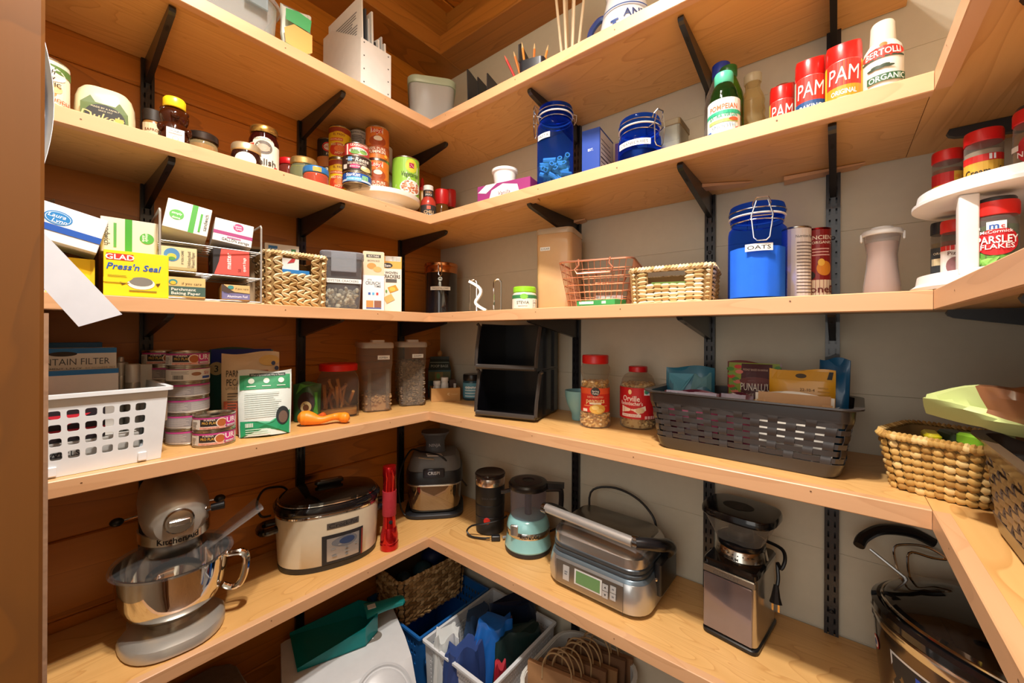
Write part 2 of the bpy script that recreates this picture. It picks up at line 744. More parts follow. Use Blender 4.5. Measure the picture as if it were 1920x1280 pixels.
def shelf(z, level, run):
    x, y, rz, Ln = RUN[run]
    where = {'timber': 'along the timber wall', 'grey': 'across the grey wall', 'right': 'along the right-hand wall'}[run]
    t = thing('shelf_board', '%s maple shelf %s, edged with a pale wood strip' % (LEVEL[level], where), 'shelf', (x, y, z), rz, 'maple pantry shelves')
    e = 0.0015
    q, g, y0, y1 = -D + 0.019, -D + 0.0004, 0.0006, Ln - 0.0006
    if run == 'grey':
        o_ = [(y0, q), (y1, q), (y1, -0.0045), (y0, -0.0045)]
    elif run == 'timber':                                      # full depth where it turns the corner
        o_ = [(y0, q), (Ln - D, q), (Ln - D, g), (y1, g), (y1, -0.0045), (y0, -0.0045)]
    else:
        o_ = [(y0, g), (D, g), (D, q), (y1, q), (y1, -0.0045), (y0, -0.0045)]
    MB().poly(o_, -BOARD, -0.0002).obj('board', t, MAPLE(), smooth=0)
    m = MB()
    a, b = -D, -D + 0.0188
    x0, x1 = 0.0006, Ln - 0.0006
    if run == 'timber':
        x1 = Ln - D + 0.0004
    if run == 'right':
        x0 = D - 0.0004
    pts = [(b, -TRIM), (b, 0), (a + e, 0), (a, -e), (a, -TRIM + e), (a + e, -TRIM)]
    m.loft([[(xx, p[0], p[1]) for p in pts] for xx in (x0, x1)])
    tr = m.obj('front_trim', t, TRIMW(), smooth=0)
    pr = Print(lambda u, v, L: (u, -D - L, v))
    for q in range(int((x1 - x0) / 0.3)):
        pr.ell(x0 + 0.12 + 0.3 * q + random.uniform(-.05, .05), -0.012 + random.uniform(-.004, .004), 0.0016, 0.0012, '6b4526', 8)
    pr.obj(tr, 'nail_hole')['kind'] = 'stuff'
    return t


for lv, z in enumerate((Z1, Z2, Z3, Z4, Z5)):
    for run in ('timber', 'grey', 'right'):
        if lv == 0 and run == 'right':
            continue
        shelf(z, lv, run)

# uprights and brackets
UPL = (-1.014, -0.622, -0.219)
UPB = (0.7235, 1.1477, 1.4148)
UPR = (-0.116, -0.509)
zt, zb = Z1 - BOARD - 0.001, 0.20
w = 0.0135
xs = [-w, -0.0078, -0.0044, 0.0044, 0.0078, w]
zs = []
z = zb
while z < zt - 0.03:
    zs += [z, z + 0.012]
    z += 0.0254
zs.append(zt)
m = MB()
vs, idx = [], {}
for j, zz in enumerate(zs):
    for i, xx in enumerate(xs):
        idx[i, j] = len(vs)
        vs.append((xx, -0.013, zz))
fs = []
for j in range(len(zs) - 1):
    for i in range(5):
        if j % 2 == 1 and i in (1, 3) and j < len(zs) - 2:
            continue
        fs.append((idx[i, j], idx[i + 1, j], idx[i + 1, j + 1], idx[i, j + 1]))
o0 = len(vs)
vs += [(-w, -0.0005, zb), (-w, -0.0005, zt), (w, -0.0005, zb), (w, -0.0005, zt)]
L0, L1 = [idx[0, j] for j in range(len(zs))], [idx[5, j] for j in range(len(zs))]
fs.append(tuple([o0] + L0 + [o0 + 1]))
fs.append(tuple([o0 + 3] + L1[::-1] + [o0 + 2]))
fs.append((o0, o0 + 1, o0 + 3, o0 + 2))
m.add(vs, fs)
up_src = m.obj('channel', None, BLACKM(), smooth=0)
ms = MB()
for zz in (1.32, 1.68, 0.80):
    ms.lathe([(0.0045, 0), (0.0045, 0.002), (0.003, 0.0032)], 10, M=Matrix.Translation((0, -0.013, zz)) @ Matrix.Rotation(pi / 2, 4, 'X'))
sc_src = MB().lathe([(0.0045, 0), (0.0045, 0.002), (0.003, 0.0032)], 10, M=Matrix.Rotation(pi / 2, 4, 'X')).obj('screw', None, P('2b2b2e', 0.3, 0.6))
where = {0: 'nearest the door on the timber wall', 1: 'in the middle of the timber wall', 2: 'next to the corner on the timber wall',
         3: 'next to the corner on the grey wall', 4: 'in the middle of the grey wall', 5: 'farthest right on the grey wall',
         6: 'on the right-hand wall beside the grey wall', 7: 'on the right-hand wall towards the door'}
SPOT = [(0, y, 90) for y in UPL] + [(x, 0, 0) for x in UPB] + [(W, y, -90) for y in UPR]
# bracket: a tapering pressed-steel arm
m = MB()
A = [(-0.014, 0), (-0.286, 0), (-0.289, -0.006), (-0.286, -0.012), (-0.278, -0.016), (-0.014, -0.062)]
hw = 0.0062
m.loft([[(x, p[0], p[1]) for p in A] for x in (-hw, hw)])
arm_src = m.obj('arm', None, BLACKM(), smooth=0)
slo = -(0.046) / 0.264
pr = Print(lambda u, v, L: (u, -0.235 + v, -0.016 - 0.1742 * (v + 0.043) - L))
pr.poly([(0.0028 * x, 0.009 * y) for x, y in unit(12)], '050505')
slot_src = pr.obj(None, 'slot')
used = [False, False, False, False]
BR = {0: 'top', 1: 'second', 2: 'third', 3: 'fourth', 4: 'lowest'}


def once(src, i, parent):
    o = src if not used[i] else src.copy()
    if used[i]:
        COL.objects.link(o)
    used[i] = True
    o.parent = parent
    return o


for k, (x, y, rz) in enumerate(SPOT):
    t = thing('shelf_upright', 'black slotted steel upright %s' % where[k], 'upright', (x, y, 0), rz, 'black slotted uprights')
    once(up_src, 0, t)
    for zz in (0.80, 1.32, 1.68):
        s_ = once(sc_src, 1, t)
        s_.location = (0, -0.013, zz)
    for lv, z in enumerate((Z1, Z2, Z3, Z4, Z5)):
        if lv == 0 and k > 5:
            continue
        b = thing('shelf_bracket', 'black steel bracket under the %s shelf, %s' % (BR[lv], where[k]), 'bracket', (x, y, z - BOARD - 0.001), rz, 'black shelf brackets')
        once(arm_src, 2, b)
        once(slot_src, 3, b)

# cedar shims tucked between brackets and boards
for (x, y, rz, Ln, lab) in ((1.185, -0.085, 28, 0.15, 'splintered cedar shim under the second shelf, beside the middle grey-wall bracket'),
                            (1.395, -0.024, 4, 0.15, 'flat cedar shim under the second shelf, behind the far right bracket'),
                            (0.745, -0.022, 2, 0.05, 'short wood block under the second shelf, beside the corner bracket on the grey wall'),
                            (0.70, -0.292, 0, 0.13, 'thin wood shim behind the front strip of the second shelf')):
    m = MB()
    m.loft([[(-Ln / 2, -0.019, -0.011), (-Ln / 2, 0.019, -0.011), (-Ln / 2, 0.019, -0.001), (-Ln / 2, -0.019, -0.001)],
            [(Ln / 2, -0.015, -0.004), (Ln / 2 - 0.01, 0.018, -0.004), (Ln / 2 - 0.01, 0.018, -0.001), (Ln / 2, -0.015, -0.001)]])
    solo(m.obj('wood_shim', None, TRIMW(), smooth=0), lab, 'wood shim', (x, y, Z2 - BOARD - 0.0005), rz)
# ------------------------------------------------------------------ makers for groceries


def can(label, loc, rz, Rr, h, base, art=None, group=None, name='tin_can', tin='b9b6ae', lid=None):
    t = thing(name, label, 'can', loc, rz, group)
    e = 0.0012
    m = MB().lathe([(Rr - 0.003, 0.0015), (Rr, 0), (Rr + e, 0.0008), (Rr + e, 0.0028), (Rr, 0.004), (Rr, h - 0.004), (Rr + e, h - 0.0028), (Rr + e, h - 0.0008), (Rr, h),
                    (Rr - 0.0018, h - 0.0006), (Rr - 0.0025, h - 0.0035), (Rr * 0.72, h - 0.0035), (Rr * 0.68, h - 0.0028), (0.001, h - 0.0028)], 32)
    m.obj('tin', t, P(tin, 0.25, 1.0))
    if base:
        p = Print(cyl(Rr + 0.0003, 0), 0.007)
        p.rect(-pi * Rr * 0.999, 0.0045, pi * Rr * 0.999, h - 0.0045, base, 0.4)
        if art:
            art(p, Rr, h)
        p.obj(t)
    return t


def carton(name, label, cat, loc, rz, w, d, h, col, art=None, side=None, top=None, group=None, tilt=None, rough=0.5, sidel=None):
    t = thing(name, label, cat, loc, rz, group, tilt)
    MB().rbox(w, d, h, 0.001, e=0.0007, n=1).obj('carton', t, P(col, rough, vary=0.03), smooth=0)
    for fn, mp, nm in ((art, front(w, d, h), 'front_print'), (side, right(w, d, h), 'side_print'), (sidel, left(w, d, h), 'side_print'), (top, topf(w, d, h), 'top_print')):
        if fn:
            p = Print(mp, 1.0)
            fn(p, w, d, h)
            p.obj(t, nm)
    return t


def bottle(name, label, cat, loc, rz, prof, glass, cap, capmat, fill=None, fillmat=None, art=None, artR=None, group=None, n=28, capn=24, lab='label'):
    """turned vessel: prof (r,z), cap profile, contents profile, wrapped print"""
    t = thing(name, label, cat, loc, rz, group)
    MB().lathe(prof, n, cap1=False).obj('body', t, glass)
    if cap:
        MB().lathe(cap, capn).obj('cap', t, capmat)
    if fill:
        MB().lathe(fill, n).obj('contents', t, fillmat)
    if art:
        p = Print(cyl(artR), 0.007)
        art(p)
        p.obj(t, lab)
    return t


def capp(r, z0, z1, e=0.0015):
    return [(r, z0), (r, z1 - e), (r - e, z1), (0.0005, z1)]


# ================================================================== TOP SHELF
zz = Z1 + 0.0005
# clear cake carrier at the door end
t = thing('storage_bin', 'clear plastic latching bin on the top shelf beside the door end', 'bin', (0.165, -0.925, zz), 90)
rg = [rrect(0.27 * k, 0.25 * k, 0.05, 6) for k in (0.94, 0.97, 1.0)]
MB().shell(rg, [0, 0.03, 0.115], 0.003).obj('tub', t, CLEAR('f0f5f5', 0.22, 0.12))
MB().loft([[(x * k, y * k, z) for x, y in rrect(0.285, 0.265, 0.055, 6)] for k, z in ((0.97, 0.108), (1.0, 0.11), (1.0, 0.122), (0.93, 0.135), (0.5, 0.14))]).obj('lid', t, CLEAR('e8eeee', 0.16, 0.12))
for sx in (-0.07, 0.07):
    MB().rbox(0.05, 0.006, 0.05, 0.002, 0.072, sx, -0.138).obj('latch', t, CLEAR('c9d4d8', 0.3, 0.12))

# printed produce bag
t = thing('produce_bag', 'crinkled plastic bag printed green and orange on the top shelf', 'bag', (0.235, -0.735, zz), 78)


def _bag(w, d, h, wob=0.006, pinch=0.35, n=16, seed=1, flat=0.15):
    rd = random.Random(seed)
    ph = [rd.uniform(0, 6) for _ in range(6)]
    rings = []
    for j in range(9):
        v = j / 8
        k = (1 - flat * (1 - v)) if v < 0.5 else 1
        dd = d * (1 - (1 - pinch) * max(0, (v - 0.35) / 0.65) ** 1.3)
        if v == 1:
            dd = d * 0.06
        ring = []
        for i in range(28):
            a = 2 * pi * i / 28
            x, y = superell(w / 2, dd / 2, 3.2, 28)[i]
            q = wob * (sin(3 * a + ph[0] + 5 * v) + sin(5 * a + ph[1] - 7 * v) * 0.7)
            ring.append((x * k + q * cos(a) * 0.5, y * k + q * sin(a) * (1 if v < 0.95 else 0.2), h * v + (wob * 0.8 * sin(2 * a + ph[2]) if v > 0.9 else 0)))
        rings.append(ring)
    return rings


rg = _bag(0.075, 0.05, 0.17, 0.004, seed=4)
MB().loft(rg).obj('film', t, P('e6ece2', 0.25, coat=0.5))
p = Print(lambda u, v, L: (u, -0.0265 + 0.10 * max(0, v - 0.06) * 0.13 - L * 2 - 0.0015, v), 1.0)
p.poly([(-0.034, 0.002), (0.0, 0.0), (0.036, 0.0), (0.037, 0.03), (0.005, 0.05), (-0.03, 0.055)], '2f9a4a')
p.poly([(-0.03, 0.052), (0.02, 0.04), (0.036, 0.05), (0.036, 0.10), (-0.01, 0.11), (-0.034, 0.09)], 'e9a94c')
p.poly([(-0.03, 0.115), (0.03, 0.105), (0.034, 0.14), (0.0, 0.15), (-0.03, 0.145)], '35a052')
p.obj(t, 'print')

# white magazine file with manuals in it
t = thing('magazine_file', 'white metal magazine file with punched holes on the top shelf', 'file holder', (0.185, -0.525, zz), 90)
w_, d_, h_ = 0.105, 0.24, 0.26
m = MB()
th = 0.0025
m.box(-w_ / 2, -d_ / 2, 0, w_ / 2, d_ / 2, th)
m.obj('base', t, WHITE(), smooth=0)
for s in (-1, 1):
    x0 = s * w_ / 2 - (th if s > 0 else 0)
    MB().poly([(-d_ / 2, 0), (d_ / 2, 0), (d_ / 2, h_), (d_ / 2 - 0.06, h_), (-d_ / 2, 0.155)], x0, x0 + th, 'x').obj('side_panel', t, WHITE(), smooth=0)
MB().box(-w_ / 2 + th, -d_ / 2, th, w_ / 2 - th, -d_ / 2 + th, 0.155).obj('front_panel', t, WHITE(), smooth=0)
MB().box(-w_ / 2 + th, d_ / 2 - th, th, w_ / 2 - th, d_ / 2, h_).obj('back_panel', t, WHITE(), smooth=0)
p = Print(front(w_, d_, h_), 1.0)
for s in (-1, 1):
    for q in range(4):
        p.ell(s * 0.042, 0.025 + 0.04 * q, 0.0022, 0.0022, '1c1c1e', 10)
        p.k = 1
p.obj(t, 'rivet_hole')['kind'] = 'stuff'
cols = ['f1f1ee', '3b4148', 'd7dadb', 'e9e9e6', '2e3238', 'f4f3f0', 'c3c8cc', 'eeeeea']
nam = ['white booklet with a page of fine print, frontmost in the magazine file', 'dark grey booklet second in the magazine file', 'pale blue-grey leaflet standing in the magazine file',
       'tall white folder with a slanted corner in the magazine file', 'thin charcoal leaflet low in the magazine file', 'short white leaflet in the magazine file', 'grey leaflet near the rear of the magazine file', 'rearmost white leaflet in the magazine file']
hh = [0.30, 0.285, 0.28, 0.27, 0.20, 0.235, 0.21, 0.215]
for k in range(8):
    x = -w_ / 2 + 0.012 + 0.0115 * k
    m = MB()
    q = hh[k]
    m.poly([(-0.112, 0), (0.108, 0), (0.108, q), (-0.10, q - 0.02 * (k % 3))], 0, 0.0045 + 0.001 * (k % 2), 'x')
    b = m.obj('booklet', None, PAPER(cols[k]), smooth=0)
    solo(b, nam[k], 'booklet', (0.185, -0.525 + x, zz + th), 90, 'manuals in the magazine file')
    if k == 0:
        p = Print(lambda u, v, L: (-L, -u, v), 1.0)
        p.lines(-0.075, 0.17, 0.085, 0.265, 11, '8d8f93')
        p.rect(-0.085, 0.12, -0.03, 0.16, '596070')
        p.obj(b, 'print')

# frosted tub with pale green lid
t = thing('food_tub', 'frosted plastic tub with a pale green lid on the top shelf corner', 'tub', (0.155, -0.185, zz), 52)
rg = [rrect(0.172 * k, 0.215 * k, 0.03, 5) for k in (0.9, 0.92, 1.0)]
MB().shell(rg, [0, 0.01, 0.205], 0.0025).obj('tub', t, CLEAR('f2f5f8', 0.5, 0.2))
MB().loft([[(x * k, y * k, z) for x, y in rrect(0.182, 0.226, 0.035, 5)] for k, z in ((0.99, 0.198), (1.0, 0.2), (1.0, 0.222), (0.97, 0.226), (0.92, 0.223))]).obj('lid', t, CLEAR('dcf2dc', 0.7, 0.2))

# dark letter tray beside it
t = thing('letter_tray', 'dark grey upright letter tray beside the frosted tub', 'tray', (0.425, -0.12, zz), 8)
MB().poly([(-0.085, 0), (0.10, 0), (0.10, 0.16), (-0.085, 0.205), (-0.095, 0.205)], -0.045, -0.041, 'x').obj('side_panel', t, P('35383d', 0.4), smooth=0)
MB().poly([(-0.085, 0), (0.10, 0), (0.10, 0.15), (-0.085, 0.17)], -0.006, -0.002, 'x').obj('divider', t, P('2c2f34', 0.4), smooth=0)
MB().poly([(-0.085, 0), (0.10, 0), (0.10, 0.15), (-0.085, 0.17)], 0.035, 0.039, 'x').obj('side_panel', t, P('35383d', 0.4), smooth=0)
MB().box(-0.045, -0.085, 0, 0.039, 0.10, 0.003).obj('base', t, P('2c2f34', 0.4), smooth=0)

# black pencil box with pencils
t = thing('pencil_box', 'open black plastic pencil box at the front of the top shelf', 'box', (0.70, -0.215, zz), 18)
m = MB()
m.shell([rrect(0.075, 0.12, 0.012, 4), rrect(0.08, 0.125, 0.014, 4)], [0, 0.075], 0.003)
m.obj('tray', t, P('23252b', 0.35))
m = MB().poly([(-0.0625, 0.075), (0.0625, 0.075), (0.0625, 0.13), (0.045, 0.14), (-0.045, 0.14), (-0.0625, 0.125)], -0.040, -0.037, 'x')
m.obj('raised_side', t, P('23252b', 0.35), smooth=0)
for k, (dx, dy, a, b, c, ln, lb) in enumerate(((-0.025, -0.03, -14, 10, 'e07a2a', 0.125, 'orange pencil leaning left in the black pencil box'), (-0.01, -0.035, -4, 14, 'e2892f', 0.13, 'upright orange pencil in the middle of the black pencil box'),
                                               (0.005, -0.03, 5, 8, 'd8731f', 0.125, 'orange pencil leaning right in the black pencil box'), (0.02, -0.02, 16, 6, 'e68a2c', 0.12, 'rightmost orange pencil in the black pencil box'), (-0.03, -0.04, -24, 16, 'c62a26', 0.115, 'red pencil leaning out of the black pencil box'))):
    q = thing('pencil', lb, 'pencil', (0.70 + dx, -0.215 + dy, zz + 0.004), 18, 'pencils in the black box', (b, a))
    MB().lathe([(0.0036, 0), (0.0036, ln - 0.016)], 6).obj('shaft', q, P(c, 0.4))
    MB().lathe([(0.0036, ln - 0.016), (0.0012, ln - 0.004), (0.0004, ln)], 6).obj('tip', q, P('d9b07a' if k < 4 else 'e05a40', 0.6))

# bundle of pale sticks in a holder
t = thing('stick_holder', 'small clear cup holding pale dowel sticks on the top shelf', 'cup', (0.80, -0.19, zz))
MB().shell([unit(20), unit(20)], [0, 1], 0.05, M=Matrix.Diagonal((0.028, 0.028, 0.06, 1))).obj('cup', t, CLEAR('eeeeee', 0.2))
for k, (dx, dy, ax, ay) in enumerate(((-0.012, -0.006, 2, -5.5), (-0.006, 0.006, -2, -3), (0.0, -0.01, 2.5, -1.5), (0.004, 0.004, -1.5, 0.5), (0.010, -0.006, 2, 3.5), (0.014, 0.006, -2, 6))):
    nm_ = ['leftmost pale dowel stick leaning left in the clear cup', 'second pale dowel stick from the left in the clear cup', 'third pale dowel stick from the left in the clear cup', 'third pale dowel stick from the right in the clear cup', 'second pale dowel stick from the right in the clear cup', 'rightmost pale dowel stick leaning right in the clear cup'][k]
    q = MB().lathe([(0.0042, 0), (0.0042, 0.355), (0.002, 0.36)], 8).obj('dowel_stick', None, P('e6d3b3', 0.55))
    solo(q, nm_, 'stick', (0.80 + dx, -0.19 + dy, zz + 0.004), 0, 'dowel sticks in the cup')
    q.rotation_euler = (R(ax), R(ay), 0)

# blue and white pitcher
t = thing('ceramic_pitcher', 'white ceramic pitcher with blue painted pattern on the top shelf', 'pitcher', (0.965, -0.165, zz), 20)
MB().lathe([(0.045, 0), (0.05, 0.004), (0.068, 0.05), (0.072, 0.09), (0.062, 0.14), (0.052, 0.18), (0.056, 0.205), (0.052, 0.205), (0.048, 0.18)], 32, cap1=False).obj('body', t, P('e4e9ee', 0.15, coat=0.5))
MB().curve([(-0.062, 0, 0.045), (-0.085, 0, 0.06), (-0.098, 0, 0.09), (-0.095, 0, 0.12), (-0.075, 0, 0.145), (-0.06, 0, 0.15)], 0.009, 8).obj('handle', t, P('2b3f78', 0.2, coat=0.5))
p = Print(cyl(lambda v: 0.0725 if v < 0.1 else 0.0725 - (v - 0.1) * 0.2), 0.006)
p.text('ANT', 0.03, 0.10, 0.022, '2a3c70')
p.rect(-0.03, 0.03, -0.02, 0.085, '2f4a8c')
p.rect(-0.036, 0.085, -0.014, 0.09, '2f4a8c')
p.ell(0.0, 0.06, 0.010, 0.012, '2f4a8c')
p.ell(0.0, 0.06, 0.006, 0.008, 'e4e9ee')
p.text('x', -0.008, 0.085, 0.008, '2f4a8c')
p.rect(-0.07, 0.012, 0.07, 0.018, '33508f')
p.rect(-0.07, 0.125, 0.07, 0.129, '33508f')
p.obj(t, 'painted_pattern')

# ================================================================== SECOND SHELF, timber wall
zz = Z2 + 0.0005


def soup(p, r, h):
    p.rect(-0.06, 0.006, 0.06, 0.032, '7b8f48')
    p.ell(-0.01, 0.055, 0.03, 0.02, 'd98441')
    p.ell(0.012, 0.062, 0.016, 0.01, 'e9c48c')
    p.rect(-0.06, 0.092, 0.06, 0.106, '5b7a3a')
    p.ell(0.0, 0.088, 0.034, 0.015, 'f1e7d4')
    p.text('Health', 0.0, 0.092, 0.009, '2b2420', shear=0.2)
    p.text('Valley', 0.002, 0.081, 0.009, '2b2420', shear=0.2)
    p.text('ORGANIC', 0.0, 0.069, 0.008, '2b2420')
    p.text('CHICKEN NOODLE', 0.0, 0.040, 0.007, 'cf5a26')
    p.text('SOUP', 0.0, 0.031, 0.008, '1f1a18')
    p.rect(-0.02, 0.018, 0.03, 0.025, '3d7fa6')


can('tall soup can with cream and green noodle soup label beside the door', (0.215, -1.196, zz), 86, 0.0345, 0.118, 'e9dcc6', soup)

# mayonnaise jar, squarish with rounded shoulders
t = thing('mayonnaise_jar', 'squat cream mayonnaise jar with green and black oval label', 'jar', (0.195, -1.108, zz), 84)
rg = [(1, 0.0), (1.04, 0.004), (1.06, 0.05), (1.03, 0.078), (0.93, 0.094), (0.78, 0.103), (0.6, 0.105)]
MB().prof(rrect(0.088, 0.078, 0.03, 6), rg).obj('jar', t, P('e8dab0', 0.25, coat=0.3))
p = Print(lambda u, v, L: (u, -0.0405 - L * 2 + max(0, v - .06) * 0.12, v), 1.0)
p.poly([(-0.036, 0.008), (0.036, 0.008), (0.034, 0.055), (0.022, 0.075), (-0.022, 0.078), (-0.036, 0.06)], '55692b')
p.ell(0, 0.038, 0.03, 0.026, '23221e')
p.text('MADE BY A FAMILY', 0.0, 0.056, 0.0035, 'd9cfae', 0.0)
p.text('SINCE 1917', 0.0, 0.050, 0.003, 'd9cfae', 0.0)
p.text("Duke's", -0.004, 0.037, 0.017, 'cdb67a', 0.006, 0.25)
p.rect(0.014, 0.014, 0.028, 0.034, 'e9dfc0')
p.rect(0.0145, 0.034, 0.0275, 0.042, 'c6a94a')
p.obj(t)

# small spice jar with red flower label
bottle('spice_jar', 'small spice jar with cream label and red flower behind the honey bear', 'jar', (0.135, -1.022, zz), 82,
       [(0.018, 0), (0.02, 0.002), (0.02, 0.09), (0.017, 0.098)], P('9a6a34', 0.3), capp(0.019, 0.098, 0.125), P('30261d', 0.5),
       art=lambda p: (p.rect(-0.022, 0.012, 0.022, 0.09, 'e6d3a8'), p.ell(0, 0.045, 0.011, 0.014, 'c2401f'), p.ell(0, 0.038, 0.012, 0.006, 'd9722b'), p.text('SAFRON', 0, 0.074, 0.006, '8f4a22')), artR=0.0203)
# honey bear
t = thing('honey_bear', 'bear shaped honey bottle with yellow cap and white label', 'bottle', (0.255, -1.004, zz), 84)
hm = CLEAR('4a1f0a', 0.55, 0.08, '7a3a12')
m = MB().loft([[(x * k, y * k * 0.8, z) for x, y in unit(28)] for k, z in ((0.024, 0), (0.027, 0.004), (0.028, 0.03), (0.026, 0.05), (0.0215, 0.060), (0.025, 0.068), (0.0265, 0.078), (0.024, 0.088), (0.019, 0.094), (0.018, 0.098))])
m.obj('bottle', t, hm)
for s in (-1, 1):
    MB().ell((s * 0.019, -0.006, 0.088), (0.007, 0.005, 0.007), 10, 6).obj('ear', t, hm)
    MB().ell((s * 0.024, -0.012, 0.045), (0.007, 0.009, 0.010), 10, 6).obj('paw', t, hm)
MB().ell((0, -0.020, 0.074), (0.008, 0.007, 0.006), 10, 6).obj('muzzle', t, hm)
MB().lathe([(0.0195, 0.096), (0.0205, 0.098), (0.0205, 0.114), (0.018, 0.118), (0.001, 0.118)], 28).obj('cap', t, P('f2cc1f', 0.35))
p = Print(lambda u, v, L: (u, -0.0232 - L * 2, v), 1.0)
p.rect(-0.0155, 0.005, 0.0155, 0.044, 'edeff0')
p.text('HONEY', 0, 0.038, 0.004, '4a4238')
p.ell(0, 0.022, 0.006, 0.006, 'd7b8a0')
p.ell(0, 0.022, 0.004, 0.004, 'edeff0')
p.rect(-0.012, 0.032, 0.012, 0.0332, '777777')
p.obj(t)

# low dark-lidded jar
bottle('condiment_jar', 'low glass jar of mustard with a dark lid beside the honey bear', 'jar', (0.225, -0.945, zz), 78,
       [(0.027, 0), (0.03, 0.003), (0.031, 0.02), (0.03, 0.042), (0.027, 0.05)], CLEAR('d9c08a', 0.25), [(0.03, 0.05), (0.0315, 0.052), (0.0315, 0.066), (0.029, 0.069), (0.001, 0.069)], P('3b2f28', 0.35, 0.6),
       [(0.026, 0.003), (0.029, 0.006), (0.029, 0.04), (0.001, 0.04)], P('a8762a', 0.6))
# pale lid, dark preserve
bottle('preserve_jar', 'dark preserve jar with pale gold lid and white label, in front of relish', 'jar', (0.255, -0.862, zz), 74,
       [(0.03, 0), (0.033, 0.003), (0.033, 0.034), (0.03, 0.046)], CLEAR('3a1a12', 0.6, 0.08, '5a2a18'), [(0.031, 0.045), (0.0325, 0.047), (0.0325, 0.060), (0.030, 0.064), (0.001, 0.064)], P('d8c6a0', 0.3, 0.7),
       art=lambda p: p.ell(-0.002, 0.020, 0.024, 0.018, 'eee6d8'), artR=0.0333)
# relish


def relish(p):
    p.rect(-0.05, 0.022, 0.05, 0.098, 'eadfcb')
    p.ell(0, 0.100, 0.026, 0.014, 'eadfcb')
    p.ell(0.0, 0.086, 0.021, 0.018, '6b6158')
    p.ell(0.0, 0.085, 0.015, 0.010, 'b5a08c')
    p.text('BRAUT COUNTRY', 0.0, 0.108, 0.004, '4a3d33', 0)
    p.rect(-0.036, 0.084, -0.022, 0.096, 'd8472f')
    p.ell(-0.028, 0.072, 0.006, 0.006, 'c53026')
    p.ell(-0.028, 0.072, 0.004, 0.004, 'eadfcb')
    p.text('Relish', 0.002, 0.048, 0.017, '2d2523')
    p.ell(0.03, 0.032, 0.007, 0.008, 'c22a2a')
    p.text('SWEET HOT PEPPER', 0.0, 0.012, 0.007, 'd9cdb8')


bottle('relish_jar', 'tall jar of red relish with gold lid and cream picture label', 'jar', (0.20, -0.803, zz), 70,
       [(0.033, 0), (0.0355, 0.004), (0.0355, 0.112), (0.030, 0.128), (0.030, 0.134)], CLEAR('4a1510', 0.45, 0.06, '7a2418'), [(0.0325, 0.13), (0.0335, 0.132), (0.0335, 0.145), (0.031, 0.149), (0.001, 0.149)], P('c9a45a', 0.25, 0.9),
       [(0.03, 0.004), (0.034, 0.006), (0.034, 0.115), (0.001, 0.115)], P('6e1f16', 0.5), relish, 0.0358)
bottle('pepper_jar', 'small jar of red peppers with a red lid beside relish', 'jar', (0.135, -0.714, zz), 66,
       [(0.024, 0), (0.026, 0.003), (0.026, 0.085), (0.022, 0.095)], CLEAR('b85a4a', 0.3), [(0.025, 0.094), (0.026, 0.096), (0.026, 0.110), (0.024, 0.113), (0.001, 0.113)], P('c4141c', 0.35),
       [(0.022, 0.003), (0.0245, 0.005), (0.0245, 0.086), (0.001, 0.086)], P('a5281c', 0.5, bump=0.6, vary=0.3))
bottle('olive_jar', 'squat jar of green olives with gold lid', 'jar', (0.215, -0.703, zz), 66,
       [(0.034, 0), (0.037, 0.004), (0.037, 0.06), (0.033, 0.072), (0.033, 0.078)], CLEAR('b6b890', 0.25), [(0.034, 0.074), (0.036, 0.076), (0.036, 0.090), (0.033, 0.094), (0.001, 0.094)], P('d0b070', 0.3, 0.8),
       [(0.032, 0.004), (0.0355, 0.006), (0.0355, 0.066), (0.001, 0.066)], P('7d7f36', 0.5, bump=0.6, vary=0.25), lambda p: p.rect(-0.024, 0.012, 0.008, 0.032, 'eceadc'), 0.0373)
t = bottle('pimento_jar', 'jar of diced red pimentos with blue and orange lid', 'jar', (0.262, -0.690, zz), 66,
           [(0.031, 0), (0.0335, 0.003), (0.0335, 0.034), (0.030, 0.042)], CLEAR('d98a6a', 0.2), [(0.032, 0.041), (0.034, 0.043), (0.034, 0.056), (0.0315, 0.060), (0.001, 0.060)], P('2f6fae', 0.3, 0.2),
           [(0.029, 0.003), (0.032, 0.005), (0.032, 0.040), (0.001, 0.040)], P('cf4a22', 0.5, bump=0.8, vary=0.3))
p = Print(cyl(0.0342), 0.007)
p.rect(-0.008, 0.043, 0.014, 0.0555, 'e29a34')
p.obj(t, 'lid_print')

# the turntable and the tins


def tpan(name, label, loc, Rr):
    t = thing(name, label, 'turntable', loc)
    MB().lathe([(Rr * 0.75, 0), (Rr * 0.76, 0.005), (Rr * 0.62, 0.012), (Rr * 0.62, 0.040), (Rr, 0.052), (Rr + 0.001, 0.055), (Rr + 0.001, 0.067), (Rr - 0.001, 0.068), (Rr - 0.003, 0.061), (0.001, 0.060)], 48).obj('plate', t, P('efece5', 0.35))
    return t


LZ = zz + 0.0605
t = tpan('lazy_susan', 'round white turntable under tins and beans, second shelf', (0.172, -0.415, zz), 0.128)
p = Print(cyl(0.1292), 0.01)
p.text('2.0', 0.055, 0.0612, 0.006, '6e6a64', rot=0)
p.obj(t, 'marking')


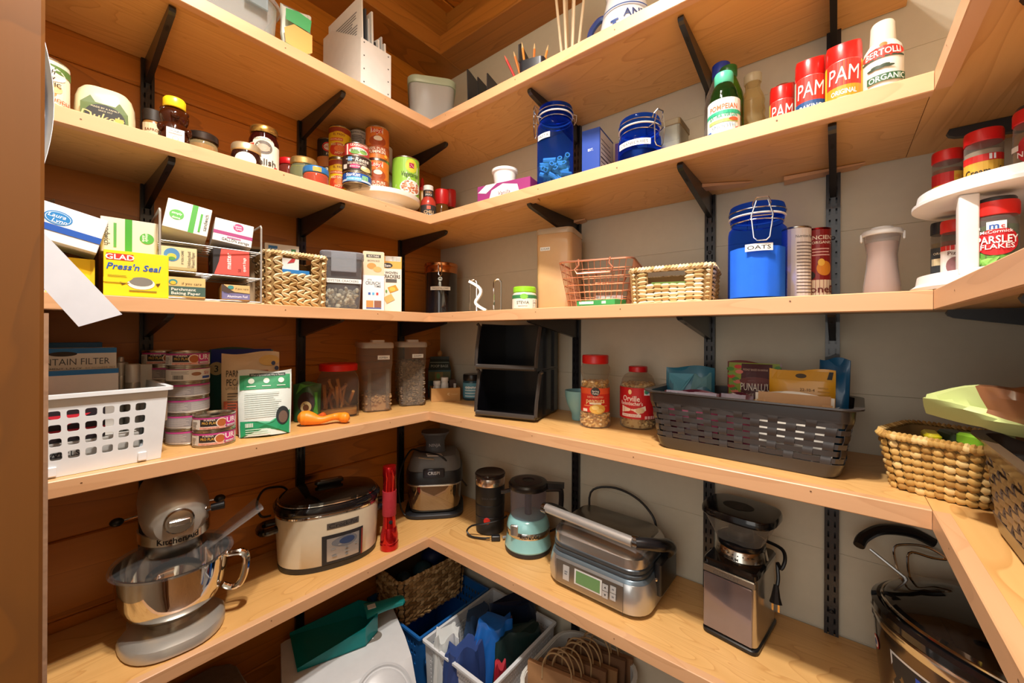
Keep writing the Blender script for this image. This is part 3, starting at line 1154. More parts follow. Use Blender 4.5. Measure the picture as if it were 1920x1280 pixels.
def elpaso(p, r, h):
    p.rect(-pi * r * .5, h - 0.024, pi * r * .6, h - 0.006, '9c3a1c')
    p.ell(0, h - 0.03, 0.022, 0.010, 'e8b81c')
    p.text('EL PASO', 0, h - 0.03, 0.007, '8c2a16')
    p.rect(-0.03, h - 0.052, 0.012, h - 0.042, 'd84a1e')
    p.text('ENCHILADA', -0.009, h - 0.047, 0.005, 'f5e6b0')
    p.ell(-0.002, 0.028, 0.03, 0.022, 'cf3f1a')
    p.ell(0.004, 0.030, 0.018, 0.011, 'e8742a')
    p.text('RED SAUCE', 0, 0.044, 0.007, 'f5e6b0')
    p.text('HOT', 0, 0.016, 0.008, 'f5e6b0', shear=.2)
    p.rect(0.036, 0.01, 0.052, h - 0.03, 'd8c23a')
    p.lines(0.037, 0.02, 0.051, h - 0.034, 9, '6b5a1a')


c = can('upper yellow enchilada sauce can, stacked on its twin', (0.118, -0.545, LZ + 0.1085), 58, 0.0338, 0.108, 'ecc21a', elpaso, 'yellow enchilada sauce cans')
dup(c, 'lower yellow enchilada sauce can on the white turntable', (0.118, -0.545, LZ))
can('black and red can half hidden behind the enchilada sauce', (0.058, -0.556, LZ + 0.085), 70, 0.033, 0.105, '1e1a18',
    lambda p, r, h: (p.ell(0, 0.074, 0.022, 0.017, 'c92822'), p.ell(0, 0.074, 0.017, 0.012, 'e9e2d6'), p.text('HATCH', 0, 0.074, 0.008, 'b22420'), p.rect(-0.05, 0.006, 0.05, 0.042, 'b9763a'), p.text('red', 0, 0.052, 0.010, 'f0e8da')))
can('red tomato can under the black can, behind the sauce', (0.058, -0.556, LZ), 70, 0.033, 0.084, 'a8261c', lambda p, r, h: p.text('TOMATO', 0, 0.04, 0.012, 'f0e2c8'))
can('white nutrition-panel can peeping between tomato sauce and pumpkin', (0.10, -0.468, LZ + 0.1445), 55, 0.0285, 0.10, 'd9d9d4',
    lambda p, r, h: (p.text('Nutrition Facts', 0, 0.088, 0.006, '1c1c1c'), p.lines(-0.02, 0.03, 0.022, 0.08, 9, '55585c'), p.bars(0.024, 0.03, 0.034, 0.07)))
can('plain tin under the nutrition-panel can', (0.10, -0.468, LZ), 55, 0.0285, 0.144, 'b9c3a0', lambda p, r, h: p.rect(-0.05, 0.04, 0.05, 0.07, '5d8a4a'))


def tuna(p, r, h):
    p.rect(-0.12, 0.006, 0.12, 0.012, 'c7d9ea')
    p.text('StarKist', -0.014, 0.0255, 0.010, 'f2f4f6', 0.02, 0.15)
    p.rect(-0.034, 0.007, 0.012, 0.018, '59b5dc')
    p.text('CHUNK LIGHT', -0.011, 0.0125, 0.005, 'eaf4f8')
    p.rect(0.014, 0.012, 0.034, 0.025, '9fd8a6')
    p.lines(0.016, 0.013, 0.032, 0.024, 4, '4f9a66')


can('blue tuna can at the bottom of the front stack', (0.222, -0.541, LZ), 62, 0.0425, 0.035, '1d55ad', tuna)


def reese(p, r, h):
    p.rect(-0.028, 0.032, -0.014, 0.045, '5f9ac8')
    p.text('NON GMO', -0.021, 0.0385, 0.004, 'f2f4f6')
    p.text('Reese', 0.016, 0.038, 0.013, 'f0e6d6', 0.012, 0.25)
    p.text('SLICED WATER CHESTNUTS', 0.0, 0.0255, 0.007, 'efe2cf', width=0.058)
    p.ell(-0.006, 0.016, 0.016, 0.007, 'c2386e')
    p.text('gluten free', -0.006, 0.016, 0.005, 'f3dbe6')
    p.ell(0.028, 0.011, 0.018, 0.008, 'e3c88a')
    p.ell(0.02, 0.015, 0.008, 0.005, 'efe3c4')
    p.rect(-0.044, 0.008, -0.03, 0.022, 'd9d2c6')


can('dark brown water chestnut can in the front stack', (0.222, -0.541, LZ + 0.0352), 60, 0.0435, 0.052, '3a241f', reese)


def chiles(p, r, h):
    p.rect(-0.034, 0.006, -0.028, h - .006, 'efe4da')
    p.text('LEXINGTON', 0.008, 0.036, 0.007, 'f5ece0')
    p.ell(0.006, 0.018, 0.03, 0.011, 'e6e7d2')
    p.ell(-0.006, 0.013, 0.014, 0.006, '6fa04a')
    p.ell(0.02, 0.016, 0.012, 0.006, '8ab85c')
    p.text('Green Chiles', 0.006, 0.021, 0.007, '3c7a4a', 0.006)


can('red and green chile can on top of the front stack', (0.216, -0.538, LZ + 0.0874), 60, 0.0365, 0.045, 'c33a3a', chiles)


def pumpkin(p, r, h):
    p.poly([(-0.02, h - 0.006), (0.02, h - 0.006), (0.02, h - 0.026), (0.0, h - 0.031), (-0.02, h - 0.026)], 'e9e0d4')
    p.poly([(-0.017, h - 0.008), (0.017, h - 0.008), (0.017, h - 0.024), (0.0, h - 0.028), (-0.017, h - 0.024)], 'cc3322')
    p.text("Libby's", 0, h - 0.017, 0.010, 'f4e8dc', 0.01, .15)
    p.ell(0.002, h - 0.052, 0.028, 0.018, 'a8481a')
    p.ell(0.004, h - 0.043, 0.014, 0.008, 'f0e4d2')
    p.rect(-0.06, 0.02, 0.06, h - 0.066, 'b0501e')
    p.text('100% PURE', 0, 0.036, 0.009, 'f4e2cc')
    p.text('PUMPKIN', 0, 0.025, 0.010, 'f4e2cc')
    p.ell(0.03, 0.014, 0.006, 0.006, 'f0b040')


c = can('upper orange pumpkin can stacked on its twin', (0.196, -0.452, LZ + 0.1135), 55, 0.0375, 0.113, 'd9762a', pumpkin, 'orange pumpkin puree cans')
dup(c, 'lower orange pumpkin can on the white turntable', (0.196, -0.452, LZ))
can('pale can half hidden behind the vegetarian beans', (0.115, -0.375, LZ + 0.12), 50, 0.03, 0.10, 'e2ddd2')
can('plain pale can under it behind the vegetarian beans', (0.115, -0.375, LZ), 50, 0.03, 0.118, 'd5d9c4')


def beans(p, r, h):
    p.poly([(-0.045, 0.012), (0.06, 0.008), (0.07, 0.02), (0.07, h - 0.02), (0.046, h - 0.03), (0.002, h - 0.055), (-0.01, 0.075), (-0.036, 0.05)], 'eceee4')
    p.ell(0.02, h - 0.032, 0.022, 0.024, 'd3d43e')
    p.rect(0.011, h - 0.04, 0.029, h - 0.022, 'b32a4a')
    for q in range(5):
        p.ell(0.014 + 0.003 * q, h - 0.036 + 0.0028 * ((q * 3) % 4), 0.0016, 0.0016, 'e8c2cc', 8)
    p.text('Vegetarian', 0.016, 0.088, 0.017, '2f3a34', 0.0, .2, width=0.062)
    p.ell(0.018, 0.042, 0.038, 0.026, 'f3ede6')
    rd = random.Random(3)
    for q in range(70):
        a, b = rd.uniform(0, 6.28), sqrt(rd.uniform(0, 1))
        p.ell(0.018 + 0.031 * b * cos(a), 0.044 + 0.021 * b * sin(a), 0.0038, 0.0026, rd.choice(['c8704a', 'b5583a', 'dc9468', 'e2a884']), 7)
        p.k = 12 + q % 3
    p.k = 20


can('large lime green vegetarian beans can at the end of the turntable', (0.216, -0.350, LZ + 0.0005), 55, 0.0465, 0.150, '93c943', beans)

bottle('mustard_bottle', 'narrow mustard bottle with red pointed tip in the corner', 'bottle', (0.155, -0.228, zz), 52,
       [(0.018, 0), (0.0195, 0.003), (0.0195, 0.13), (0.014, 0.15)], P('c58a1e', 0.35), [(0.016, 0.15), (0.0165, 0.16), (0.009, 0.167), (0.006, 0.192), (0.003, 0.202), (0.0005, 0.202)], P('cf2016', 0.35),
       art=lambda p: p.rect(-0.02, 0.02, 0.02, 0.075, 'b5761a'), artR=0.0197)


def chili(p):
    p.rect(-0.05, 0.01, 0.05, 0.062, '2f2c2d')
    p.rect(-0.007, 0.046, 0.007, 0.058, 'd9604a')
    p.text('CHILI', 0, 0.036, 0.011, 'e6c090')
    p.text('SAUCE', 0, 0.024, 0.010, 'e8e6e0')


t = bottle('chili_sauce_bottle', 'chili sauce bottle with white cap and black label in the corner', 'bottle', (0.242, -0.268, zz), 54,
           [(0.026, 0), (0.0275, 0.003), (0.0275, 0.06), (0.0285, 0.068), (0.026, 0.082), (0.018, 0.094), (0.0175, 0.12)], P('b53a2c', 0.3, coat=.3), capp(0.0185, 0.12, 0.138), P('e6dfdc', 0.4), art=chili, artR=0.0279)
p = Print(cyl(0.0182), 0.006)
p.rect(-0.056, 0.095, 0.056, 0.119, '2f2425')
p.text('CHILI', 0, 0.111, 0.007, 'd8a070')
p.text('SAUCE', 0, 0.102, 0.006, 'e8e6e0')
p.obj(t, 'neck_label')
for (x, y, rr, h, lab) in ((0.222, -0.185, 0.027, 0.150, 'short spice jar with bulky red cap beside chili sauce'), (0.165, -0.090, 0.023, 0.190, 'farther red-capped spice jar against the grey wall')):
    bottle('spice_jar', lab, 'jar', (x, y, zz), 50, [(rr * .95, 0), (rr, 0.003), (rr, h * .5), (rr * .82, h * .62)], CLEAR('8a5a2a', 0.45, 0.08, 'a87a4a'),
           [(rr * .88, h * .62), (rr * .9, h * .64), (rr * 1.04, h * .72), (rr * 1.04, h * .96), (rr * .96, h), (.001, h)], P('c21a1c', 0.35), [(rr * .9, .004), (rr * .94, h * .45), (.001, h * .45)], P('9a6428', 0.8),
           lambda p: (p.rect(-0.02, 0.012, 0.02, 0.045, '3b2a20'), p.ell(0, 0.03, 0.012, 0.010, 'e3b23a'), p.ell(0, 0.03, 0.008, 0.006, '3b2a20')), rr * 1.012)

# ---- second shelf, grey wall
bottle('paper_cup', 'small white cup stacked on the magenta packet', 'cup', (0.590, -0.238, zz + 0.052), 40,
       [(0.030, 0), (0.031, 0.002), (0.038, 0.052), (0.042, 0.056), (0.042, 0.062), (0.038, 0.062)], P('ece9e4', 0.4), [(0.042, 0.061), (0.0425, 0.064), (0.038, 0.066), (0.001, 0.066)], P('f2f0ec', 0.4))
carton('snack_packet', 'magenta and white carton lying at the corner of the shelf', 'carton', (0.632, -0.268, zz), 10, 0.185, 0.075, 0.05, '8c2a6a',
       lambda p, w, d, h: (p.poly([(-0.05, 0.0), (0.06, 0.0), (0.05, 0.035), (0.0, 0.045), (-0.04, 0.03)], 'e6dcd6'), p.text('Vanilla', 0.005, 0.018, 0.012, '6a3a52', shear=.2), p.poly([(-0.09, 0.03), (-0.06, 0.05), (-0.02, 0.05), (-0.06, 0.024)], 'e6dcd6')), top=lambda p, w, d, h: p.ell(0.01, 0, 0.06, 0.03, 'e6dcd6'))

BLUE = CLEAR('0d36c8', 0.05, 0.03, '79b2ff')


def clip_jar(label, loc, rz, Rr, h, cliprot, tag, tagv, fillh=None, fillm=None, tagu=0.0, tagw=0.05, tagrot=0):
    """cobalt facetted jar with wire bail lid"""
    t = thing('clip_top_jar', label, 'jar', loc, rz, 'cobalt blue clip-top jars')
    n = 12
    def ring(k):
        u = unit(48)
        out = []
        for i, (x, y) in enumerate(u):
            a = 2 * pi * i / 48
            f = cos(pi / n) / cos(((a + pi / n) % (2 * pi / n)) - pi / n)
            q = 1 + (f - 1) * 0.8
            out.append((x * Rr * k * q, y * Rr * k * q))
        return out
    s = h - 0.055
    zs = [(0.94, 0), (1.0, 0.006), (1.0, s - 0.012), (0.97, s - 0.003)]
    rings = [[(x, y, z) for x, y in ring(k)] for k, z in zs]
    u = unit(48)
    rings += [[(Rr * k * x, Rr * k * y, z) for x, y in u] for k, z in ((0.86, s + 0.004), (0.84, s + 0.010), (0.90, s + 0.016), (0.90, s + 0.022))]
    MB().loft(rings, True, False).obj('glass', t, BLUE)
    MB().lathe([(Rr * .90, s + .0245), (Rr * .94, s + .028), (Rr * .94, s + .040), (Rr * .90, s + .048), (Rr * .6, s + .052), (.001, s + .053)], 40).obj('lid', t, BLUE)
    MB().tube([(Rr * .93 * x, Rr * .93 * y, s + .0232) for x, y in unit(36)], 0.0022, 6, True).obj('gasket', t, P('d9d3cc', 0.5))
    W_ = P('c9ccd0', 0.2, 1.0)
    MB().tube([(Rr * .955 * x, Rr * .955 * y, s + .034) for x, y in unit(36)], 0.0014, 6, True).obj('lid_wire', t, W_)
    MB().tube([(Rr * .875 * x, Rr * .875 * y, s + .011) for x, y in unit(36)], 0.0014, 6, True).obj('neck_wire', t, W_)
    M_ = Matrix.Rotation(R(cliprot), 4, 'Z')
    y0 = -Rr
    m = MB()
    m.tube([(-.014, y0 * .96, s + .034), (-.016, y0 - .004, s + .040), (-.010, y0 - .010, s + .050), (.010, y0 - .010, s + .050), (.016, y0 - .004, s + .040), (.014, y0 * .96, s + .034)], 0.0015, 6, M=M_)
    m.obj('bail_loop', t, W_)
    MB().tube([(-.010, y0 - .009, s + .044), (-.019, y0 - .008, s + .014), (-.014, y0 - .006, s - .030), (-.008, y0 - .005, s - .036), (.008, y0 - .005, s - .036), (.014, y0 - .006, s - .030), (.019, y0 - .008, s + .014), (.010, y0 - .009, s + .044)], 0.0015, 6, M=M_).obj('lever', t, W_)
    MB().tube([(-.02, y0 * .88, s + .011), (-.018, y0 - .006, s + .014), (.018, y0 - .006, s + .014), (.02, y0 * .88, s + .011)], 0.0014, 6, M=M_).obj('lever_pin', t, W_)
    M2 = Matrix.Rotation(R(cliprot + 180), 4, 'Z')
    MB().tube([(-.009, y0 * .92, s + .034), (-.010, y0 - .007, s + .032), (-.009, y0 - .006, s + .014), (.009, y0 - .006, s + .014), (.010, y0 - .007, s + .032), (.009, y0 * .92, s + .034)], 0.0014, 6, M=M2).obj('hinge', t, W_)
    if tag:
        p = Print(cyl(Rr * 1.035, 0), 0.006)
        p.rect(tagu - tagw / 2, tagv - 0.0075, tagu + tagw / 2, tagv + 0.0075, 'eeeeea')
        p.text(tag, tagu, tagv, 0.008, '1c1c20', 0.006, width=tagw * 0.84)
        p.obj(t, 'tape_label')
    if fillh:
        MB().loft([[(x * .93, y * .93, z) for x, y in ring(1)] for z in (.008, fillh)]).obj('contents', t, fillm)
    return t


J1 = (0.783, -0.238, zz)
t = clip_jar('tall cobalt blue clip-top jar half full of rigatoni pasta', J1, 30, 0.0535, 0.252, -72, 'PASTA', 0.150, tagu=-0.035, tagw=0.045)
rd = random.Random(5)
PA = P('f2ecc0', 0.6)
for q in range(46):
    lay = q // 6
    a = rd.uniform(0, 6.28)
    rr = rd.uniform(0.005, 0.034)
    z0 = 0.014 + 0.0125 * lay
    if z0 > 0.105:
        break
    m = MB()
    u = unit(8)
    prof_ = [(0.0075, -0.019), (0.0075, 0.019), (0.0048, 0.019), (0.0048, -0.019)]
    m.lathe(prof_ + prof_[:1], 8, cap0=False, cap1=False)
    o = m.obj('rigatoni', t, PA)
    o.location = (rr * cos(a), rr * sin(a), z0)
    o.rotation_euler = (R(90 + rd.uniform(-25, 25)), 0, rd.uniform(0, 6.28))
clip_jar('short cobalt blue clip-top jar labelled cranberries', (1.022, -0.205, zz), 18, 0.055, 0.150, 52, 'CRANBERRIES', 0.068, 0.055, P('2a0d14', 0.5, vary=.3, bump=.6), tagu=-0.012, tagw=0.085)

carton('cereal_box', 'royal blue box with white nutrition panel behind the pasta jar', 'carton', (0.862, -0.125, zz), 6, 0.055, 0.115, 0.185, '16409e',
       lambda p, w, d, h: p.text('EST.', 0.0, 0.125, 0.007, 'e6ecf6'), lambda p, w, d, h: (p.rect(-0.054, 0.004, 0.054, 0.178, 'd8d2d0'), p.lines(-0.048, 0.012, 0.05, 0.165, 12, '5a5560', .25), p.rect(-0.05, 0.10, 0.05, 0.104, '2a2430')))
carton('snack_box', 'small purple box against the grey wall beside the blue box', 'carton', (0.925, -0.062, zz), 4, 0.05, 0.06, 0.165, '4a2a78',
       side=lambda p, w, d, h: p.rect(-0.026, 0.01, 0.026, 0.07, 'c9bcc8'))
t = thing('plastic_box', 'clear plastic box with brown lid behind the cranberry jar', 'box', (1.055, -0.085, zz), 0)
MB().shell([rrect(0.085, 0.085, 0.008), rrect(0.09, 0.09, 0.008)], [0, 0.15], 0.002).obj('box', t, CLEAR('e4e6de', 0.25))
MB().rbox(0.094, 0.094, 0.016, 0.008, 0.148).obj('lid', t, P('8a7c60', 0.4))


def pomp(p):
    p.rect(-0.045, 0.012, 0.045, 0.088, 'd9dcda')
    p.rect(-0.045, 0.054, 0.045, 0.062, '2aa57c')
    p.text('POMPEIAN', 0, 0.070, 0.011, 'd2622c', 0.015, width=0.056)
    p.text('EXTRA VIRGIN', 0, 0.052, 0.009, '1f9a72', 0.012, width=0.056)
    p.rect(-0.03, 0.037, 0.03, 0.044, '9fc46a')
    p.ell(0.02, 0.042, 0.010, 0.004, 'd2542c')
    p.text('SMOOTH', 0, 0.030, 0.008, '7b96b4', 0.0)
    p.rect(-0.045, 0.012, -0.024, 0.024, '2a5fb0')
    p.ell(0.028, 0.02, 0.006, 0.006, 'c24a3a')


bottle('olive_oil_bottle', 'olive oil bottle with teal cap and silver label, in front of darker bottle', 'bottle', (1.231, -0.262, zz), 10,
       [(0.028, 0), (0.0305, 0.004), (0.0305, 0.09), (0.027, 0.10), (0.0265, 0.106), (0.023, 0.118), (0.0155, 0.132)], CLEAR('1e3a16', 0.35, 0.06, '4a7a2a'),
       [(0.0165, 0.128), (0.0185, 0.131), (0.0185, 0.150), (0.017, 0.153), (0.001, 0.153)], P('4fb897', 0.35), [(0.026, 0.004), (0.0285, 0.006), (0.0285, 0.09), (0.02, 0.114), (.001, .114)], CLEAR('8aa32a', 0.5, 0.1, 'a8b83a'), pomp, 0.0308)
t = bottle('olive_oil_bottle', 'tall dark green olive oil bottle with green collar', 'bottle', (1.226, -0.192, zz), 8,
           [(0.030, 0), (0.0325, 0.004), (0.0325, 0.12), (0.030, 0.14), (0.02, 0.17), (0.0145, 0.185)], CLEAR('3f5a12', 0.4, 0.05, '6a8420'),
           [(0.0165, 0.180), (0.0185, 0.184), (0.0185, 0.203), (0.0175, 0.205), (0.001, 0.206)], P('1d5a24', 0.35),
           [(0.028, 0.004), (0.030, 0.006), (0.030, 0.12), (0.02, 0.165), (.001, .165)], CLEAR('6f8420', 0.5, .1, '8a9a2a'),
           lambda p: (p.text('Oro', 0.014, 0.085, 0.018, 'e8c02a', 0.01, .2, rot=82), p.rect(0.008, 0.006, 0.03, 0.05, '6a2a4a')), 0.0328)
bottle('oil_bottle', 'clear bottle with blue cap standing behind the green bottle', 'bottle', (1.196, -0.118, zz), 0,
       [(0.036, 0), (0.038, 0.004), (0.038, 0.16), (0.034, 0.19), (0.022, 0.22), (0.0175, 0.235)], CLEAR('cfc7bd', 0.18, 0.05),
       [(0.0195, 0.232), (0.0205, 0.234), (0.0205, 0.262), (0.019, 0.264), (.001, .265)], P('2540a8', 0.3), art=lambda p: (p.rect(-0.05, 0.01, 0.05, 0.075, 'dfe3ea'), p.rect(-0.05, 0.02, -0.02, 0.06, '2a63b5')), artR=0.0383)
bottle('vinegar_bottle', 'ribbed clear bottle half full of golden oil near the spray cans', 'bottle', (1.262, -0.100, zz), 0,
       [(0.026, 0), (0.028, 0.004), (0.028, 0.09), (0.024, 0.10), (0.027, 0.11), (0.024, 0.12), (0.027, 0.13), (0.024, 0.145), (0.026, 0.155), (0.022, 0.17), (0.016, 0.185), (0.016, 0.205)], CLEAR('e8d8a8', 0.25, 0.06),
       [(0.018, 0.2), (0.019, 0.203), (0.019, 0.220), (.001, .221)], CLEAR('e6dfc4', 0.5), [(0.024, 0.004), (0.026, 0.006), (0.026, 0.085), (.001, .085)], P('c48a1c', 0.3),
       lambda p: (p.rect(-0.02, 0.01, 0.018, 0.075, 'e9dfcf'), p.rect(-0.018, 0.014, 0.006, 0.06, '35569a')), 0.0283)


def spray(label, loc, rz, Rr, h, word, col, side, sub):
    t = thing('spray_can', label, 'can', loc, rz, 'red-capped cooking spray cans')
    b = h * 0.72
    MB().lathe([(Rr * .94, 0), (Rr, 0.003), (Rr, b), (Rr * .97, b + 0.002)], 28).obj('can', t, P('c9c4c0', 0.3, 0.8))
    MB().loft([[(Rr * k * x, Rr * k * y, z + (0.010 * (y + .0) if i > 1 else 0)) for x, y in unit(28)] for i, (k, z) in enumerate(((1.0, b), (1.02, b + .002), (1.0, h - .008), (0.93, h), (0.5, h + .001)))]).obj('cap', t, P('cf1a14', 0.3, coat=.3))
    p = Print(cyl(Rr * 1.002), 0.006)
    p.rect(-pi * Rr * .99, 0.004, pi * Rr * .99, b - .001, side)
    p.rect(-Rr * 1.1, 0.004, Rr * 1.1, b - .001, 'cf2a1c')
    p.rect(-Rr * 1.1, 0.004, Rr * 1.1, b * 0.55, col)
    p.text('PAM', 0, b * 0.76, b * 0.27, 'f6f1ec', 0.0, .08, width=Rr * 1.75)
    p.text(word, 0, b * 0.44, b * 0.085, 'f6f1ec', 0.02, width=Rr * 1.4)
    p.rect(-Rr * .6, b * .33, Rr * .6, b * .35, 'f6e8c8')
    p.obj(t)


spray('small red spray can, shortest of the three', (1.327, -0.155, zz), 4, 0.0235, 0.145, 'OLIVE', 'b52a20', 'd8c84a', '')
spray('red spray can with blue BAKING band', (1.379, -0.195, zz), 2, 0.0262, 0.158, 'BAKING', '1f4a84', '9fc4b4', '')
spray('red spray can with orange ORIGINAL band', (1.431, -0.222, zz), 0, 0.0272, 0.150, 'ORIGINAL', 'e8901c', 'f0c41a', '')
t = thing('oil_spray_bottle', 'white olive oil spray bottle with tall cap and red oval logo', 'bottle', (1.486, -0.222, zz), -2)
MB().lathe([(0.026, 0), (0.0285, 0.004), (0.0285, 0.095), (0.026, 0.112), (0.02, 0.122)], 32).obj('body', t, P('e4e0d6', 0.35))
MB().lathe([(0.0185, 0.118), (0.0182, 0.128), (0.0168, 0.158), (0.015, 0.162), (.001, .162)], 28).obj('cap', t, P('e3d9c6', 0.4))
p = Print(cyl(lambda v: 0.0288 if v < .095 else 0.0288 - (v - .095) * .17), 0.005)
p.ell(0, 0.112, 0.006, 0.004, 'd8702a')
p.rect(-0.034, 0.087, 0.034, 0.090, '3c4a3a')
p.ell(0, 0.098, 0.035, 0.011, 'd8392c')
p.text('BERTOLLI', 0, 0.098, 0.012, 'f4f0ea', 0.012, width=0.052)
for q in range(5):
    p.ell(-0.016 + 0.006 * q, 0.07 + 0.003 * (q % 2), 0.007, 0.0022, '2f3f2a', 10)
p.rect(-0.022, 0.044, 0.034, 0.057, '2f5a3a')
p.text('ORGANIC', 0.006, 0.0505, 0.010, 'eef0e6', 0.012, width=0.05)
p.rect(-0.03, 0.02, 0.03, 0.036, 'd8d4c6')
p.obj(t)
# ================================================================== THIRD SHELF, timber wall
zz = Z3 + 0.0005


def leaf(m, c, tdir, nrm, ln, wd, th):
    """one plump strand of a braid"""
    t_ = Vector(tdir).normalized()
    n_ = Vector(nrm).normalized()
    b_ = n_.cross(t_)
    M = Matrix((( t_[0], b_[0], n_[0], c[0]), (t_[1], b_[1], n_[1], c[1]), (t_[2], b_[2], n_[2], c[2]), (0, 0, 0, 1)))
    vs = [M @ Vector(p) for p in ((-ln, 0, 0), (-ln * .4, -wd, 0), (-ln * .4, 0, th), (-ln * .4, wd, 0), (ln * .4, -wd, 0), (ln * .4, 0, th), (ln * .4, wd, 0), (ln, 0, 0))]
    m.add(vs, [(0, 1, 2), (0, 2, 3), (1, 4, 5, 2), (2, 5, 6, 3), (4, 7, 5), (5, 7, 6)])


def perimeter(w, d, r, step):
    """points round a rounded rectangle with outward normals, starting at the front left"""
    pts = []
    seg = [('l', (-w / 2 + r, -d / 2), (1, 0), w - 2 * r), ('a', (w / 2 - r, -d / 2 + r), -90, r), ('l', (w / 2, -d / 2 + r), (0, 1), d - 2 * r), ('a', (w / 2 - r, d / 2 - r), 0, r),
           ('l', (w / 2 - r, d / 2), (-1, 0), w - 2 * r), ('a', (-w / 2 + r, d / 2 - r), 90, r), ('l', (-w / 2, d / 2 - r), (0, -1), d - 2 * r), ('a', (-w / 2 + r, -d / 2 + r), 180, r)]
    for s in seg:
        if s[0] == 'l':
            n = max(1, int(s[3] / step))
            for i in range(n):
                k = (i + .5) / n * s[3]
                x, y = s[1][0] + s[2][0] * k, s[1][1] + s[2][1] * k
                pts.append((x, y, s[2][0], s[2][1], s[2][1], -s[2][0]))
        else:
            n = max(1, int(s[3] * pi / 2 / step))
            for i in range(n):
                a = R(s[2] + 90 * (i + .5) / n)
                pts.append((s[1][0] + s[3] * cos(a), s[1][1] + s[3] * sin(a), -sin(a), cos(a), cos(a), sin(a)))
    return pts


def rope_basket(name, label, loc, rz, w, d, h, rows, step, col, taper=0.9, hole=None, style='braid', r=0.02, rim=0.006, seed=2, group=None, liner='8a6a3c'):
    """woven basket: plump strands over a liner; hole = (u0,u1,v0,v1) handle opening in the front"""
    rd = random.Random(seed)
    t = thing(name, label, 'basket', loc, rz, group)
    cols = [P(c, 0.75, vary=.12) for c in col]
    m = MB()
    for c in cols:
        m.use(c)
    rh = h / rows
    for j in range(rows):
        z = (j + .5) * rh
        k = taper + (1 - taper) * z / h
        for i, (x, y, tx, ty, nx, ny) in enumerate(perimeter(w, d, r, step)):
            if hole and ny < -.9 and hole[0] < x < hole[1] and hole[2] < z < hole[3]:
                continue
            m.use(rd.choice(cols))
            jit = rd.uniform(-.0012, .0012)
            c = (x * k + nx * .001, y * k + ny * .001, z + jit + (rh * .25 if i % 2 else -rh * .05) * (style == 'braid'))
            if style == 'braid':
                leaf(m, c, (tx, ty, .45 if j % 2 else -.45), (nx, ny, .25), step * .78, rh * .48, step * .34)
            elif style == 'rib':
                leaf(m, c, (tx * .25, ty * .25, 1), (nx, ny, .0), rh * .62, step * .52, step * .42)
            else:
                leaf(m, c, (tx, ty, rd.uniform(-.15, .15)), (nx, ny, .1), step * .75, rh * .55, rh * .42)
    wv = m.obj('weave', t, smooth=60, kind='stuff')
    # liner
    th = 0.004
    ML = P(liner, 0.85)
    m = MB()
    if hole:
        k0 = taper
        def wall(u0, u1, v0, v1):
            def f(u, v):
                z = v0 + (v1 - v0) * v
                k = taper + (1 - taper) * z / h
                return ((u0 + (u1 - u0) * u) * k, (-d / 2 + .002) * k, z)
            m.grid(f, 2, 2, th)
        wall(-w / 2, hole[0], 0, h); wall(hole[1], w / 2, 0, h); wall(hole[0], hole[1], 0, hole[2]); wall(hole[0], hole[1], hole[3], h)
        for (a, b) in (((w / 2, -d / 2), (w / 2, d / 2)), ((w / 2, d / 2), (-w / 2, d / 2)), ((-w / 2, d / 2), (-w / 2, -d / 2))):
            def f(u, v, a=a, b=b):
                z = h * v
                k = (taper + (1 - taper) * z / h) * .99
                return ((a[0] + (b[0] - a[0]) * u) * k, (a[1] + (b[1] - a[1]) * u) * k, z)
            m.grid(f, 2, 2, th)
        m.box(-w / 2 * taper, -d / 2 * taper, 0.001, w / 2 * taper, d / 2 * taper, 0.005)
    else:
        m.shell([rrect(w * taper * .98, d * taper * .98, r), rrect(w * .98, d * .98, r)], [0.001, h - .003], th)
    m.obj('liner', t, ML, kind='stuff')
    # rim rope
    m = MB()
    pr_ = perimeter(w, d, r, step * .45)
    for c in cols:
        m.use(c)
    for i, (x, y, tx, ty, nx, ny) in enumerate(pr_):
        m.use(rd.choice(cols))
        leaf(m, (x, y, h - .002), (tx + nx * .5, ty + ny * .5, .35), (nx * .4, ny * .4, .9), step * .42, rim * .95, rim)
        leaf(m, (x + nx * rim * .5, y + ny * rim * .5, h - rim * .7), (tx, ty, .5), (nx, ny, .1), step * .42, rim * .8, rim * .7)
    m.obj('rim', t, smooth=60, kind='stuff')
    return t


# clear vinyl offcuts behind the boxes
m = MB()
m.grid(lambda u, v: (0.06 * cos(u * 5.5) * (0.5 + .5 * u), 0.05 * sin(u * 5.5) * (.5 + .5 * u), 0.16 * v + .04 * u), 18, 2, .0008)
solo(m.obj('plastic_roll', None, CLEAR('d8cfc0', 0.14, 0.1)), 'loose roll of clear plastic sheet behind the blue-striped box', 'plastic roll', (0.14, -1.145, zz), 0)


def laura(p, w, d, h):
    p.ell(-0.012, h - 0.024, 0.0185, 0.013, '1f7fc4')
    p.ell(-0.012, h - 0.024, 0.0165, 0.011, 'dceaf4')
    p.ell(-0.012, h - 0.024, 0.0155, 0.0102, '1f7fc4')
    p.text('Laura', -0.014, h - 0.020, 0.0075, 'eef5fa', 0.01, .2)
    p.text('Lynn', -0.009, h - 0.029, 0.0075, 'eef5fa', 0.01, .2)
    p.rect(-w / 2, 0.018, w / 2, 0.030, '1a55b4')


